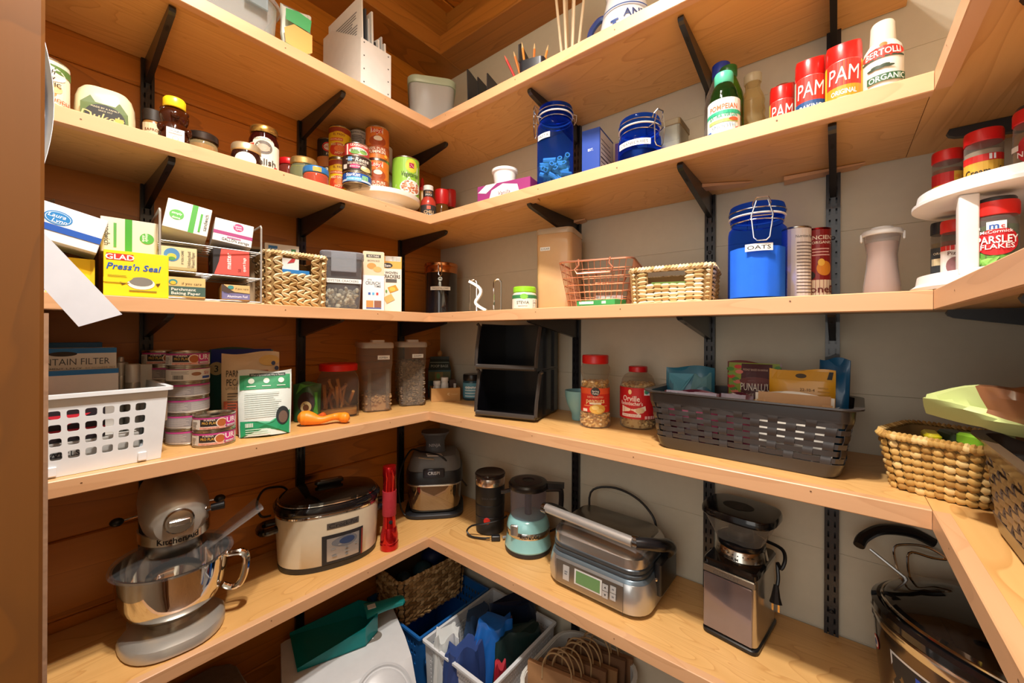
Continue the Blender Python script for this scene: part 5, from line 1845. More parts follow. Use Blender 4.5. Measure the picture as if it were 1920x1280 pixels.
def crate(name, label, loc, rz, w, d, h, col, nx, nz, ny2, hw, hh, taper=.9, my=(.03, .035), lip=.008, feet=True, mx=.03, rr=.25, k=3):
    t = thing(name, label, 'basket', loc, rz)
    mt = P(col, 0.35)
    m = MB()

    def side(p0, p1, n):
        Ln = (Vector(p1) - Vector(p0)).length
        def f(u, v, dp):
            kk = taper + (1 - taper) * v / h
            q = Vector(p0) + (Vector(p1) - Vector(p0)) * (u / Ln)
            nrm = Vector((p1[1] - p0[1], -(p1[0] - p0[0]))).normalized()
            q = q * kk - nrm * dp
            return (q[0], q[1], v)
        holed(m, f, Ln, h, n, nz, mx, mx, my[0], my[1], hw, hh, .0025, k, rr)
    c = [(-w / 2, -d / 2), (w / 2, -d / 2), (w / 2, d / 2), (-w / 2, d / 2)]
    for i in range(4):
        side(c[i], c[(i + 1) % 4], nx if i % 2 == 0 else ny2)
    m.obj('pierced_wall', t, mt, smooth=30)
    MB().rbox(w * taper, d * taper, .004, .004).obj('base', t, mt)
    m = MB()
    o_, i_ = rrect(w + 2 * lip, d + 2 * lip, lip, 3), rrect(w - .005, d - .005, .002, 3)
    m.loft([[(x, y, h - .006) for x, y in i_], [(x, y, h - .006) for x, y in o_], [(x, y, h + .001) for x, y in o_], [(x, y, h + .0015) for x, y in i_], [(x, y, h - .006) for x, y in i_]], False, False)
    m.obj('rim', t, mt)
    return t


t = crate('plastic_basket', 'white plastic basket with rows of square holes at the door end', (0.218, -1.128, zz), 92, 0.205, 0.195, 0.152, 'e4e7ea', 6, 4, 6, .0165, .0155, .90, (.026, .024))
for s in (-1, 1):
    MB().rbox(.014, .004, .018, .004, .003, s * .062, -.0925).obj('foot_clip', t, P('e4e7ea', .35))
MB().rbox(.006, .03, .07, .002, .075, .105, -.05).obj('handle_rib', t, P('e4e7ea', .35))


def ffil(p, w, d, h):
    p.rect(-w / 2, h - .011, w / 2, h, '1f6fae')
    p.ell(-.012, h - .012, .020, .005, '2a1c10')
    p.text('FOUNTAIN FILTER', -.006, h - .028, .014, '3f444a', -.004, width=.125)
    p.text('REPLACEMENT 3-PACK', -.022, h - .043, .005, '55585c', 0, width=.075)
    p.text('BY PIONEER PET', .043, h - .043, .005, 'a8a29a', 0, width=.046)


carton('filter_box', 'blue and white fountain filter box, upper one in the white basket', 'carton', (0.150, -1.155, zz + .142), 90, .135, .05, .092, 'ddd6cd', ffil)
carton('filter_box', 'blue and white filter box lower in the white basket', 'carton', (0.185, -1.157, zz + .006), 90, .138, .05, .184, 'dcd5cc',
       lambda p, w, d, h: (p.rect(-w / 2, h - .010, w / 2, h, '1f6fae'), p.text('pack', -.045, h - .024, .009, '5a86b4', 0), p.poly([(-.06, h - .075), (.01, h - .075), (-.004, h - .05), (-.05, h - .05)], '9a958e'), p.lines(-.05, h - .07, .0, h - .054, 4, '55524e', .4)))
carton('filter_box', 'spare blue-topped filter box behind the other two', 'carton', (0.105, -1.165, zz + .15), 90, .12, .03, .095, '1f66a4')
for k, (x, y, h, c, lb) in enumerate(((0.150, -1.078, .205, 'a9a49a', 'slim silver atomiser bottle with pointed cap in the white basket'), (0.168, -1.060, .190, 'c2bdb2', 'squat silver bottle beside the atomiser in the white basket'))):
    bottle('atomiser_bottle', lb, 'bottle', (x, y, zz + .006), 80, [(.012, 0), (.013, .002), (.013, h - .045), (.012, h - .042)], P('8f8a80', .3, .7), [(.0125, h - .042), (.0125, h - .012), (.006, h - .010), (.005, h), (.001, h + .002)] if k == 0 else capp(.0128, h - .042, h), P(c, .3, .6))
carton('soap_tray', 'pale rectangular tray standing at the back of the white basket', 'tray', (0.112, -1.045, zz + .006), 90, .05, .03, .185, 'cfc8bc')
carton('food_pouch', 'red and black pouch seen through the holes of the white basket', 'pouch', (0.275, -1.165, zz + .06), 92, .10, .02, .075, '2a2024', lambda p, w, d, h: (p.poly([(-.03, .05), (.0, .03), (.03, .05)], 'd82a3a'), p.rect(-.05, .012, .05, .022, 'c8283a')))
carton('medicine_box', 'white and grey box low inside the white basket', 'carton', (0.270, -1.14, zz + .006), 92, .15, .03, .052, 'd9d6d0', lambda p, w, d, h: (p.lines(-.06, .01, -.02, .045, 5, '6a6a6a'), p.text('BY WELLS', -.04, .03, .010, '3a3a3a')))
carton('orange_box', 'bright orange box at the door side of the white basket', 'carton', (0.262, -1.206, zz + .062), 92, .028, .03, .075, 'e25a1c')

# cat food tins


def ur(p, r, h, kind=0):
    p.rect(-pi * r * .98, h - .0085, pi * r * .98, h - .0045, 'b83a82')
    if kind == 0:
        p.rect(-.034, .012, .006, h - .009, '221e1e')
        p.text('PURINA', -.015, .0265, .0045, 'e9d8c8')
        p.text('PRO PLAN', -.015, .0195, .006, 'd9a84a', width=.03)
        p.ell(.008, .019, .011, .011, 'e8d8c4')
        p.ell(.008, .019, .009, .009, 'b0602c')
        p.rect(.016, .0065, .042, h - .0085, 'c42a84')
        p.text('UR', .029, .0235, .0125, 'f6ecf2', .02)
        p.rect(.018, .008, .040, .0125, 'f2eaee')
        p.text('VETERINARY', .029, .0102, .0035, '6a2a50', 0)
        p.rect(-.034, .006, .014, .0105, 'e2a08c')
        p.text('NET WT 5.5 OZ', -.012, .0075, .003, '8a5a50', 0)
        p.rect(-.052, .006, -.038, h - .01, 'e9e4dc')
        p.lines(-.051, .008, -.039, h - .012, 5, '8a8480')
    elif kind == 1:
        p.rect(-.06, .006, .06, h - .006, 'dcd9d2')
        p.bars(-.036, .008, -.014, .018)
        p.lines(-.04, .020, -.004, .028, 3, 'a8a4a0')
        p.ell(.010, .020, .010, .0045, '9a6a4a')
        p.rect(.022, .008, .044, .014, '2a4a94')
        p.text("S/d", .033, .022, .008, 'b83a3a')
    else:
        p.rect(-.06, .007, .06, h - .0085, '8f8888')
        p.lines(-.056, .009, -.004, h - .010, 6, 'b9b2ae', .4)
        p.lines(.002, .009, .054, h - .010, 6, 'b9b2ae', .4)


cans_ = {}
hc = .0372
def put(kind, x, y, z, rz, label):
    if kind not in cans_:
        cans_[kind] = can(label, (x, y, z), rz, .0415, hc - .0004, 'd9cfc6', lambda p, r, h: ur(p, r, h, kind), 'pink-labelled cat food tins', tin='c9c1b0')
        return cans_[kind]
    return dup(cans_[kind], label, (x, y, z), rz)


od = ['bottom', 'second', 'third', 'fourth', 'fifth', 'top']
for q in range(6):
    put((2, 2, 2, 2, 1, 0)[q], 0.183, -0.962, zz + hc * q, 80 + (q * 7) % 11, '%s cat food tin of the tall front stack' % od[q])
for q in range(6):
    put((2, 2, 2, 2, 2, 0)[q], 0.095, -0.992, zz + hc * q, 72 + (q * 5) % 9, '%s cat food tin of the stack against the timber wall' % od[q])
put(0, 0.250, -0.925, zz, 80, 'lower of two pink-banded cat food tins at the shelf front')
put(0, 0.250, -0.925, zz + hc, 84, 'upper of two pink-banded cat food tins at the shelf front')

# pouches of snacks


def pouch(name, label, loc, rz, w, d, h, col, art, lean=-6, seed=1, wob=.003):
    t = thing(name, label, 'bag', loc, rz, None, (lean, 0))
    rd = random.Random(seed)
    a, b = rd.uniform(0, 6), rd.uniform(0, 6)
    def fr(u, v):
        x = (u - .5) * w * (1 - .06 * (1 - v) ** 2)
        bulge = d / 2 * (sin(pi * u) ** .55) * (1 - v ** 2.2) ** .8
        return (x, -bulge - .0008 + wob * sin(5 * u + 4 * v + a) * sin(pi * u), h * v + .004 * sin(6 * u + b) * (v > .97))
    m = MB()
    m.grid(fr, 12, 14)
    m.grid(lambda u, v: (-fr(u, v)[0], -fr(1 - u, v)[1] * .9 + .0006, fr(1 - u, v)[2]), 12, 14)
    m.obj('pouch', t, P(col, .38, coat=.25))
    def mp(u, v, L):
        uu, vv = min(max(u / w + .5, .001), .999), min(max(v / h, 0), .999)
        q = fr(uu, vv)
        return (u * (1 - .06 * (1 - vv) ** 2), q[1] - L * 2 - .0004, v)
    p = Print(mp, .010)
    art(p, w, h)
    p.obj(t, 'print')
    return t


def _teal(p, w, h):
    p.rect(-w * .47, h - .05, w * .47, h - .002, '1c2f86')
    p.ell(-w * .38, h - .055, .018, .018, 'b9a87a')
    p.text('3', -w * .38, h - .055, .018, '2a3a3a', .01)


pouch('treat_bag', 'large dark teal and blue bag behind the parmesan crisps', (0.135, -0.835, zz), 66, .15, .05, .225, '1d4f4a', _teal, -4, 2)


def _parm(p, w, h):
    p.rect(-w * .46, .002, w * .46, .075, 'b5563f')
    p.rect(-w * .46, .075, w * .46, .088, 'c4623f')
    p.text('PARMESAN', -.024, h - .055, .018, '2e2620', .0, width=.062)
    p.text('PECAN', -.034, h - .078, .018, '2e2620', .0, width=.040)
    p.text('LITTLE SNACKS', -.030, h - .094, .006, '5a4a3a', 0, width=.05)
    p.lines(-.052, h - .145, -.026, h - .102, 6, '5a4a3a', .35)
    p.ell(.042, h - .022, .024, .015, 'e0b86a')
    p.ell(.052, h - .030, .005, .006, '3a4a78')
    p.ell(.060, h - .044, .005, .006, '3a4a78')
    p.lines(.010, h - .062, .042, h - .044, 2, 'a85a44', .5)
    p.rect(-.025, .04, .0, .066, '8a2430')
    p.text('NEW', -.012, .053, .008, 'e8d0c0')


pouch('crisp_bag', 'tan parmesan pecan crisp bag leaning behind the green pouch', (0.200, -0.832, zz), 70, .132, .05, .215, 'd9bd97', _parm, -5, 3)


def _green(p, w, h):
    p.rect(-w * .47, h - .050, w * .47, h - .012, '2a8f5a')
    p.rect(-.036, h - .016, .046, h - .008, '2b3a34')
    p.text('What is Sprouted and Why it Matters', .005, h - .012, .005, 'e8efe8', 0, width=.076)
    for q in range(3):
        p.ell(-.032 + .034 * q, h - .028, .007, .007, 'dcead8')
        p.rect(-.042 + .034 * q, h - .043, -.022 + .034 * q, h - .041, 'dcead8')
    p.lines(-.047, .050, .040, h - .056, 12, 'a9b4ac', .3)
    p.poly([(-w * .47, 0), (w * .47, 0), (w * .47, .062), (.018, .034), (-.02, .038), (-w * .47, .040)], '1f9160')
    p.ell(.040, .048, .016, .024, '23282a')
    p.ell(.041, .044, .011, .016, '6a5448')
    p.lines(-.046, .006, .012, .022, 3, 'bcdcc8', .4)
    p.bars(-.046, .024, -.028, .034, 'dfe8df', 8)


pouch('granola_pouch', 'green and white granola pouch standing at the shelf front', (0.258, -0.816, zz), 72, .122, .045, .170, 'd9e0da', _green, -9, 4)
pouch('nut_bag', 'dull mauve bag edge beside the green pouch', (0.135, -0.742, zz), 60, .075, .04, .125, '8f6f66', lambda p, w, h: p.rect(-.02, .02, .02, .06, 'a88478'), -6, 5)


def _avo(p, w, h):
    p.ell(0, .055, .024, .032, '3a2a2e')
    p.ell(0, .042, .016, .017, 'cfc08a')
    p.ell(0, .040, .009, .010, '6a4428')
    p.poly([(.018, .01), (.028, .05), (.022, .085), (.030, .085), (.034, .02)], '4f9a3a')
    p.poly([(-.03, .08), (-.01, .10), (.02, .11), (-.02, .112)], '57a045')


pouch('produce_pouch', 'green avocado printed bag beside the red-lidded jar', (0.160, -0.668, zz), 58, .078, .05, .115, '2f5a34', _avo, -6, 6, .006)
# orange rubber toy
t = thing('rubber_toy', 'orange squiggle-shaped rubber dog toy lying at the shelf front', 'toy', (0.250, -0.668, zz), 58)
pts = [(-.060, 0, .0215), (-.050, 0, .0222), (-.036, 0, .022), (-.020, -.003, .0185), (-.006, -.006, .0155), (.008, -.006, .0155), (.022, .0, .018), (.036, .008, .0195), (.050, .008, .0195), (.062, .002, .0175), (.072, -.003, .0165), (.079, -.005, .016)]
rad = [.3, .92, 1.0, .82, .58, .46, .44, .46, .55, .72, .66, .25]
MB().curve(pts, .0215, 14, taper=rad).obj('body', t, P('ee8a1c', .45))
t = thing('rubber_ball_toy', 'dark orange knobbed toy behind the squiggle toy', 'toy', (0.205, -0.660, zz), 58)
MB().curve([(-.03, 0, .012), (-.024, 0, .015), (-.008, 0, .011), (.008, 0, .012), (.020, 0, .0145), (.028, 0, .012)], .0145, 12, taper=[.2, 1, .62, .75, 1, .2]).obj('body', t, P('c8561c', .5))

# red-lidded jar of chews
t = thing('chew_jar', 'square clear jar with red lid full of brown chew sticks', 'jar', (0.145, -0.560, zz), 62)
MB().loft([[(x * k, y * k, z) for x, y in rrect(.125, .115, .022, 5)] for k, z in ((.96, 0), (1, .005), (1, .105), (.97, .125), (.86, .137), (.80, .139), (.80, .147))], True, False).obj('jar', t, CLEAR('e6dcc8', .05, .04))
MB().lathe([(.057, .146), (.059, .148), (.059, .165), (.056, .169), (.001, .169)], 36).obj('lid', t, P('cf1c14', .35))
rd = random.Random(11)
m = MB()
for q in range(16):
    a, b = (rd.uniform(-.045, .045), rd.uniform(-.04, .04), rd.uniform(.010, .04)), (rd.uniform(-.045, .045), rd.uniform(-.04, .04), rd.uniform(.07, .12))
    m.use(P(rd.choice(['b07a3a', '9a6228', 'c48f4c']), .7))
    m.tube([a, b], rd.uniform(.0035, .006), 6)
m.use(P('a87a44', .7))
m.loft([[(x, y, z) for x, y in rrect(.112, .102, .02, 4)] for z in (.006, .022)])
m.obj('chew_sticks', t, kind='stuff')
p = Print(left(.125, .115, .14), 1.0)
p.rect(-.04, .03, .04, .10, 'a82a24')
p.obj(t)

# two kibble dispensers


def dispenser(label, loc, rz, tag, fillh, fcol, nf):
    t = thing('kibble_container', label, 'container', loc, rz, 'clear kibble containers')
    w, d, h = .098, .205, .224
    MB().loft([[(x * k, y * q, z) for x, y in rrect(w, d, .018, 4)] for k, q, z in ((.88, .9, 0), (.92, .94, .004), (.93, .96, h * .6), (1.0, 1.0, h * .72), (1.0, 1.0, h))], True, False).obj('tub', t, CLEAR('efe8dc', .09, .06))
    for s in (-1, 1):
        MB().rbox(.012, .004, h * .62, .003, .008, s * .030, -d / 2 * .96 - .001).obj('rib', t, CLEAR('e6dfd4', .08, .06))
    MB().loft([[(x * k, y * k, z) for x, y in rrect(w + .008, d + .008, .02, 4)] for k, z in ((.99, h - .006), (1, h - .004), (1, h + .006), (.97, h + .012), (.90, h + .014))]).obj('lid', t, CLEAR('f2eade', .4, .1))
    MB().rbox(.042, .05, .012, .006, h + .010, 0, -d / 2 + .03).obj('pour_flap', t, CLEAR('f4ece0', .5, .1))
    p = Print(lambda u, v, L: (u, -d / 2 - L * 2, v), 1.0)
    p.rect(-.004, h - .045, .036, h - .031, 'eeeeea')
    p.text(tag, .016, h - .038, .0065, '1c1c20', 0, width=.028)
    p.obj(t, 'tape_label')
    m = MB()
    rd = random.Random(len(tag))
    mats = [P(c, .8) for c in fcol]
    m.use(mats[0]).loft([[(x, y, z) for x, y in rrect(w * .86, d * .88, .014, 3)] for z in (.004, fillh - .006)])
    for q in range(nf):
        m.use(rd.choice(mats))
        z = rd.uniform(.006, fillh)
        e = rd.random()
        x, y = (rd.uniform(-w * .43, w * .43), -d * .445) if e < .5 else (w * .435 * (1 if e < .8 else -1), rd.uniform(-d * .44, d * .3))
        if e > .9:
            x, y, z = rd.uniform(-w * .42, w * .42), rd.uniform(-d * .43, d * .43), fillh - .003
        m.ell((x, y, z), (.0048, .0048, .0036), 6, 4)
    m.obj('kibble', t, kind='stuff')
    return t


dispenser('clear kibble container labelled KIMBA, nearly empty', (0.118, -0.415, zz), 68, 'KIMBA', .055, ['a8845a', '9a764c'], 90)
dispenser('clear kibble container labelled SCRAPPY, nearly full of grey kibble', (0.122, -0.262, zz), 62, 'SCRAPPY', .165, ['6a5a4e', '574a42', '7c6a58', '8a7660'], 620)

# corner: pill carton, gable box, blue jar
t = thing('cardboard_tray', 'small brown cardboard tray holding white pill bottles in the corner', 'box', (0.183, -0.132, zz), 55)
m = MB()
m.shell([rrect(.115, .085, .001, 1), rrect(.115, .085, .001, 1)], [0, .052], .0025)
m.obj('tray', t, P('b98a52', .75), smooth=0)
p = Print(front(.115, .085, .05), 1.0)
p.ell(.012, .028, .006, .005, 'd8bd94')
p.ell(.014, .028, .004, .003, 'b98a52')
p.text('Cosequin', .034, .028, .005, 'd8bd94', 0)
p.obj(t, 'print')
for k, (dx, dy, h) in enumerate(((-.032, -.004, .075), (.000, .002, .088), (-.022, .026, .070))):
    bottle('pill_bottle', ['shorter white pill bottle at the left of the cardboard tray', 'taller white pill bottle in the middle of the cardboard tray', 'white pill bottle behind the other two in the cardboard tray'][k], 'bottle', (0.183 + dx * .57 - dy * .82, -0.132 + dx * .82 + dy * .57, zz + .003), 50, [(.0145, 0), (.0155, .002), (.0155, h - .026), (.0125, h - .02), (.0125, h - .016)], P('e6e2dc', .35),
           [(.0142, h - .017), (.0148, h - .016), (.0148, h - .001), (.0135, h), (.001, h)], P('ece9e6', .35), art=lambda p: (p.rect(-.02, .012, .02, .04, 'e2d4d4'), p.rect(-.02, .014, .02, .022, '8a4a86')), artR=.0158, group='white pill bottles')
carton('supplement_box', 'slim brown box standing in the cardboard tray', 'carton', (0.175, -0.085, zz + .003), 55, .03, .035, .075, '4a3226', lambda p, w, d, h: p.rect(.004, .03, .014, .06, 'd9d2c8'))
t = thing('gable_box', 'dark teal gable-top supplement box in the wall corner', 'box', (0.092, -0.082, zz), 50)
MB().rbox(.095, .075, .115, .001, e=.0006, n=1).obj('carton', t, P('1f4a4c', .5), smooth=0)
MB().loft([[(-.0475, -.0375, .115), (.0475, -.0375, .115), (.0475, .0375, .115), (-.0475, .0375, .115)], [(-.040, -.004, .158), (.040, -.004, .158), (.040, .004, .158), (-.040, .004, .158)], [(-.040, -.001, .170), (.040, -.001, .170), (.040, .001, .170), (-.040, .001, .170)]]).obj('gable_top', t, P('2a3a3a', .5), smooth=0)
p = Print(front(.095, .075, .115), 1.0)
p.rect(-.045, .070, .045, .108, '5a5a2c')
p.rect(-.020, .072, .014, .106, '8a6a2c')
p.ell(-.006, .09, .008, .012, '5f8a3a')
p.text('HIP+JOINT', 0, .045, .010, '9ac0b8')
p.obj(t, 'print')
p = Print(lambda u, v, L: (u, -.0375 + v * .615 - L, .115 + v * .788 + L), 1.0)
p.text('POOP BAGS', 0, .020, .013, 'b9c4b8', .01, width=.072)
p.rect(-.04, .036, .04, .040, '8a9a90')
p.obj(t, 'top_print')
solo(MB().ell((0, 0, 0), (.012, .012, .013), 10, 7).obj('wooden_ball', None, P('a87a44', .6)), 'small round wooden ball on top of the teal gable box', 'ball', (0.092, -0.082, zz + .183), 0)
bottle('supplement_jar', 'blue wrapped jar with black lid against the grey wall', 'jar', (0.262, -0.052, zz), 40, [(.036, 0), (.038, .003), (.038, .075), (.035, .08)], P('2a4a58', .3),
       [(.0375, .079), (.0385, .081), (.0385, .100), (.036, .104), (.001, .104)], P('1c1a1a', .3), art=lambda p: (p.rect(-.07, .010, .07, .07, '5a9ab4'), p.lines(-.03, .016, .03, .062, 4, 'cfe4ec', .35), p.text('DENTAL', 0, .052, .010, 'e6f2f6')), artR=.0384)

# ---- fourth shelf, grey wall: black stacking bins


def bin_(label, z):
    t = thing('stacking_bin', label, 'bin', (0.588, -0.155, z), 14, 'black open-front stacking bins')
    B = P('0d0c10', .22)
    w, d, h = .205, .20, .148
    m = MB()
    m.box(-w / 2, -d / 2, 0, w / 2, d / 2, .004)
    m.obj('base', t, B, smooth=0)
    MB().box(-w / 2, d / 2 - .004, .004, w / 2, d / 2, h).obj('back_wall', t, B, smooth=0)
    for s in (-1, 1):
        x0 = s * w / 2 - (.004 if s > 0 else 0)
        MB().poly([(-d / 2, .004), (d / 2, .004), (d / 2, h), (-d / 2 + .022, h), (-d / 2 - .012, .03)], x0, x0 + .004, 'x').obj('side_wall', t, B, smooth=0)
        for q in (-.03, .05):
            MB().box(s * (w / 2 + .003) - .003, q - .004, .006, s * (w / 2 + .003) + .003, q + .004, h - .004).obj('rib', t, B, smooth=0)
        # turned-out front flange
        MB().tube([(s * (w / 2 + .002), -d / 2 - .012, .012), (s * (w / 2 + .003), -d / 2 - .006, .06), (s * (w / 2 + .005), -d / 2 + .016, h - .008), (s * (w / 2 + .013), -d / 2 + .016, h)], .006, 6).obj('flange', t, P('3a3430', .35))
    MB().tube([(-w / 2, -d / 2 - .012, .010), (w / 2, -d / 2 - .012, .010)], .008, 7).obj('front_lip', t, P('3a3430', .35))
    return t


bin_('lower black open-front stacking bin', zz + .004)
bin_('upper black open-front stacking bin', zz + .1535)
bottle('melamine_cup', 'pale blue footed cup half hidden behind the peanuts', 'cup', (0.792, -0.112, zz), 0, [(.020, 0), (.021, .004), (.022, .02), (.036, .05), (.042, .075), (.043, .092), (.041, .092), (.038, .06)], P('7aa9ae', .35), None, None)


def peanuts(p):
    p.rect(-.07, .046, .07, .115, 'c92a1a')
    p.rect(-.07, .098, .07, .115, 'e0542a')
    p.ell(.0, .105, .013, .012, '2a2a2a')
    p.text('Spring', 0, .107, .0055, 'e9e9e6')
    p.text('Valley', 0, .100, .0055, 'e9e9e6')
    p.text('DRY ROASTED', 0, .090, .005, 'f0c8a0', 0)
    p.text('peanuts', 0, .080, .014, 'f2dc9a', .008, width=.052)
    p.rect(-.016, .069, .016, .074, 'eee2d0')
    p.rect(-.032, .064, .034, .0655, 'e8b070')
    p.ell(.006, .056, .022, .014, 'd9a84a')
    p.ell(.0, .060, .010, .006, 'ecd080')
    p.ell(.012, .052, .009, .006, 'e6c46a')
    p.rect(-.036, .048, -.022, .056, 'e9d8c8')


def nuts(t, Rf, z0, z1, n, cols, sz, seed):
    m = MB()
    rd = random.Random(seed)
    mats = [P(c, .6) for c in cols]
    m.use(mats[0]).lathe([(Rf((z0)) * .86, z0), (Rf(z1) * .86, z1 - .004), (.001, z1 - .004)], 20)
    for q in range(n):
        m.use(rd.choice(mats))
        z = rd.uniform(z0 + .003, z1)
        a = rd.uniform(0, 6.283)
        r = Rf(z) * .89 if rd.random() < .8 else Rf(z) * .88 * sqrt(rd.random())
        if r < Rf(z) * .85:
            z = z1 - .003
        m.ell((r * cos(a), r * sin(a), z), (sz * 1.3, sz, sz * .8), 6, 4, Matrix.Rotation(rd.uniform(0, 3), 4, 'Z') @ Matrix.Rotation(rd.uniform(0, 3), 4, 'X'))
    return m.obj('nuts', t, kind='stuff')


t = bottle('peanut_jar', 'clear peanut jar with red lid and orange-red label', 'jar', (0.872, -0.155, zz), 28,
           [(.040, 0), (.044, .004), (.045, .02), (.043, .04), (.0405, .045), (.0405, .118), (.037, .135), (.038, .145), (.0425, .16), (.0425, .172), (.037, .182), (.034, .184)], CLEAR('ece6dc', .05, .04),
           [(.036, .183), (.038, .185), (.038, .205), (.036, .208), (.001, .208)], P('cf1c18', .35), art=peanuts, artR=.0409)
nuts(t, lambda z: .042 if z < .04 else .039, .003, .132, 420, ['dcb878', 'cfa35c', 'e8cfa0', 'b98a4a'], .0050, 4)


def popc(p):
    p.rect(-.085, .030, .085, .118, 'c0141c')
    p.text('Orville', -.022, .088, .016, 'f2e8e0', .012, width=.05)
    p.text("Redenbacher's", -.022, .074, .011, 'f2e8e0', .01, width=.066)
    p.ell(-.024, .106, .005, .007, 'f0d8a0')
    p.poly([(-.05, .066), (-.02, .058), (.018, .068), (.020, .056), (.0, .044), (-.05, .046)], 'ead9c6')
    p.ell(.004, .055, .012, .008, 'd9b890')
    p.rect(-.05, .036, .006, .044, 'f0e6dc')
    p.text('WHITE KERNELS', -.022, .040, .005, 'b01c20', 0, width=.048)
    p.rect(.014, .098, .038, .115, 'dfe9ee')
    p.ell(.021, .107, .006, .006, '4a9a6a')
    p.text('GMO', .030, .106, .006, '3a62a5')
    p.rect(.050, .032, .066, .114, 'dfe2ec')
    p.lines(.052, .036, .065, .112, 12, '4a5a94', .5)
    for q in range(4):
        p.rect(.016 + .008 * q, .032, .022 + .008 * q, .040, 'e8b8b4')


t = bottle('popcorn_jar', 'wide popcorn kernel jar with small red lid and red label', 'jar', (0.972, -0.082, zz), 24,
           [(.046, 0), (.050, .004), (.051, .02), (.050, .026), (.050, .118), (.046, .132), (.045, .138), (.038, .150), (.026, .158), (.024, .162)], CLEAR('ece6dc', .05, .04),
           [(.0255, .160), (.0265, .161), (.0265, .174), (.025, .176), (.001, .176)], P('b8141c', .35), art=popc, artR=.0504)
nuts(t, lambda z: .0485, .003, .128, 620, ['d9bd84', 'c8a468', 'e6d2a4', 'b08a58'], .0040, 5)


# dark woven-look plastic baskets


def weave_basket(name, label, loc, rz, w, d, h, nv, nh, col, taper=.88, hole=None):
    t = thing(name, label, 'basket', loc, rz)
    MT = P(col, .32, coat=.2)
    m = MB()
    r = .022
    z0, z1 = .028, h - .026
    def at(s, z, off):
        per = perimeter(w, d, r, 1e9)
        return None
    # outline as a dense polyline
    ring = rrect(w, d, r, 6)
    ring = ring[ring.index(min(ring, key=lambda q: (q[1], q[0]))):] + ring[:ring.index(min(ring, key=lambda q: (q[1], q[0])))]
    P_ = [Vector((x, y, 0)) for x, y in ring] + [Vector((ring[0][0], ring[0][1], 0))]
    cum = [0]
    for a, b in zip(P_, P_[1:]):
        cum.append(cum[-1] + (b - a).length)
    Ltot = cum[-1]
    def pt(s, z, off):
        s = s % Ltot
        for i in range(len(cum) - 1):
            if s <= cum[i + 1] + 1e-9:
                f = (s - cum[i]) / max(cum[i + 1] - cum[i], 1e-9)
                q = P_[i].lerp(P_[i + 1], f)
                tdir = (P_[i + 1] - P_[i]).normalized()
                n = Vector((tdir[1], -tdir[0], 0))
                k = taper + (1 - taper) * z / h
                q = q * k + n * off
                return Vector((q[0], q[1], z))
    N = nv
    step = Ltot / N
    rh = (z1 - z0) / nh
    A = .0016
    for i in range(N):                                   # upright straps
        s = (i + .5) * step
        hw_ = step * .27
        rows = []
        for j in range(nh * 2 + 1):
            z = z0 - .004 + (z1 - z0 + .008) * j / (nh * 2)
            o_ = A * (1 if ((j // 2) + i) % 2 == 0 else -1) if j % 2 else 0
            rows.append([pt(s - hw_, z, o_), pt(s + hw_, z, o_), pt(s + hw_, z, o_ - .0018), pt(s - hw_, z, o_ - .0018)])
        m.loft(rows)
    for j in range(nh):                                  # level straps
        zc = z0 + (j + .5) * rh
        hh_ = rh * .36
        rows = []
        for i in range(N * 2):
            s = i * step / 2
            o_ = 0 if i % 2 == 0 else -A * (1 if (j + i // 2) % 2 == 0 else -1)
            rows.append([pt(s, zc - hh_, o_), pt(s, zc + hh_, o_), pt(s, zc + hh_, o_ - .0018), pt(s, zc - hh_, o_ - .0018)])
        rows.append(rows[0])
        m.loft(rows, False, False)
    m.obj('woven_wall', t, MT, smooth=30, kind='stuff')
    m = MB()
    k0, k1 = taper, taper + (1 - taper) * z0 / h
    o0, o1 = rrect(w * k0, d * k0, r, 5), rrect(w * k1 + .004, d * k1 + .004, r, 5)
    m.loft([[(x * .96, y * .96, 0) for x, y in o0], [(x, y, .006) for x, y in o0], [(x, y, z0) for x, y in o1], [(x * .985, y * .985, z0) for x, y in o1], [(x * .97, y * .97, .005) for x, y in o0]])
    m.obj('base', t, MT)
    m = MB()
    a, b = rrect(w * .985, d * .985, r, 5), rrect(w + .022, d + .022, r + .01, 5)
    m.loft([[(x, y, z1 - .002) for x, y in a], [(x * 1.006, y * 1.006, z1 + .004) for x, y in a], [(x * 1.012, y * 1.012, h - .006) for x, y in a], [(x, y, h - .002) for x, y in b], [(x, y, h + .001) for x, y in b], [(x * .992, y * .992, h) for x, y in a], [(x * .985, y * .985, z1) for x, y in a]], False, False)
    m.obj('rim', t, MT)
    return t


BK = (1.262, -0.172, zz)
weave_basket('weave_basket', 'long dark brown plastic weave basket packed with snack bags', BK, -2, .385, .205, .135, 36, 6, '36302e')
zb_ = zz + .008


def blank(p, w, h):
    pass


pouch('snack_bag', 'crinkled teal bag at the left end of the dark weave basket', (1.130, -0.135, zb_), 14, .115, .07, .178, '2f6f86', lambda p, w, h: (p.poly([(-.05, .05), (-.02, .11), (.01, .16), (-.05, .16)], '4a93a8'), p.poly([(.0, .11), (.05, .12), (.05, .165), (.01, .16)], '5a8a90')), -4, 12, .009)
pouch('snack_bag', 'maroon and lilac snack bag lying along the front of the weave basket', (1.155, -0.225, zb_), 4, .12, .04, .128, '6a2438', lambda p, w, h: (p.rect(-.055, h - .018, .055, h - .002, 'b9b4cc'), p.rect(-.05, h - .036, -.02, h - .016, 'b5806a')), -4, 13, .004)
pouch('snack_bag', 'small maroon pouch in the middle of the weave basket', (1.245, -0.205, zb_), -6, .07, .04, .128, '5a1c2c', lambda p, w, h: (p.rect(-.03, h - .014, .02, h - .002, 'a8a0b4'),), -4, 14, .004)


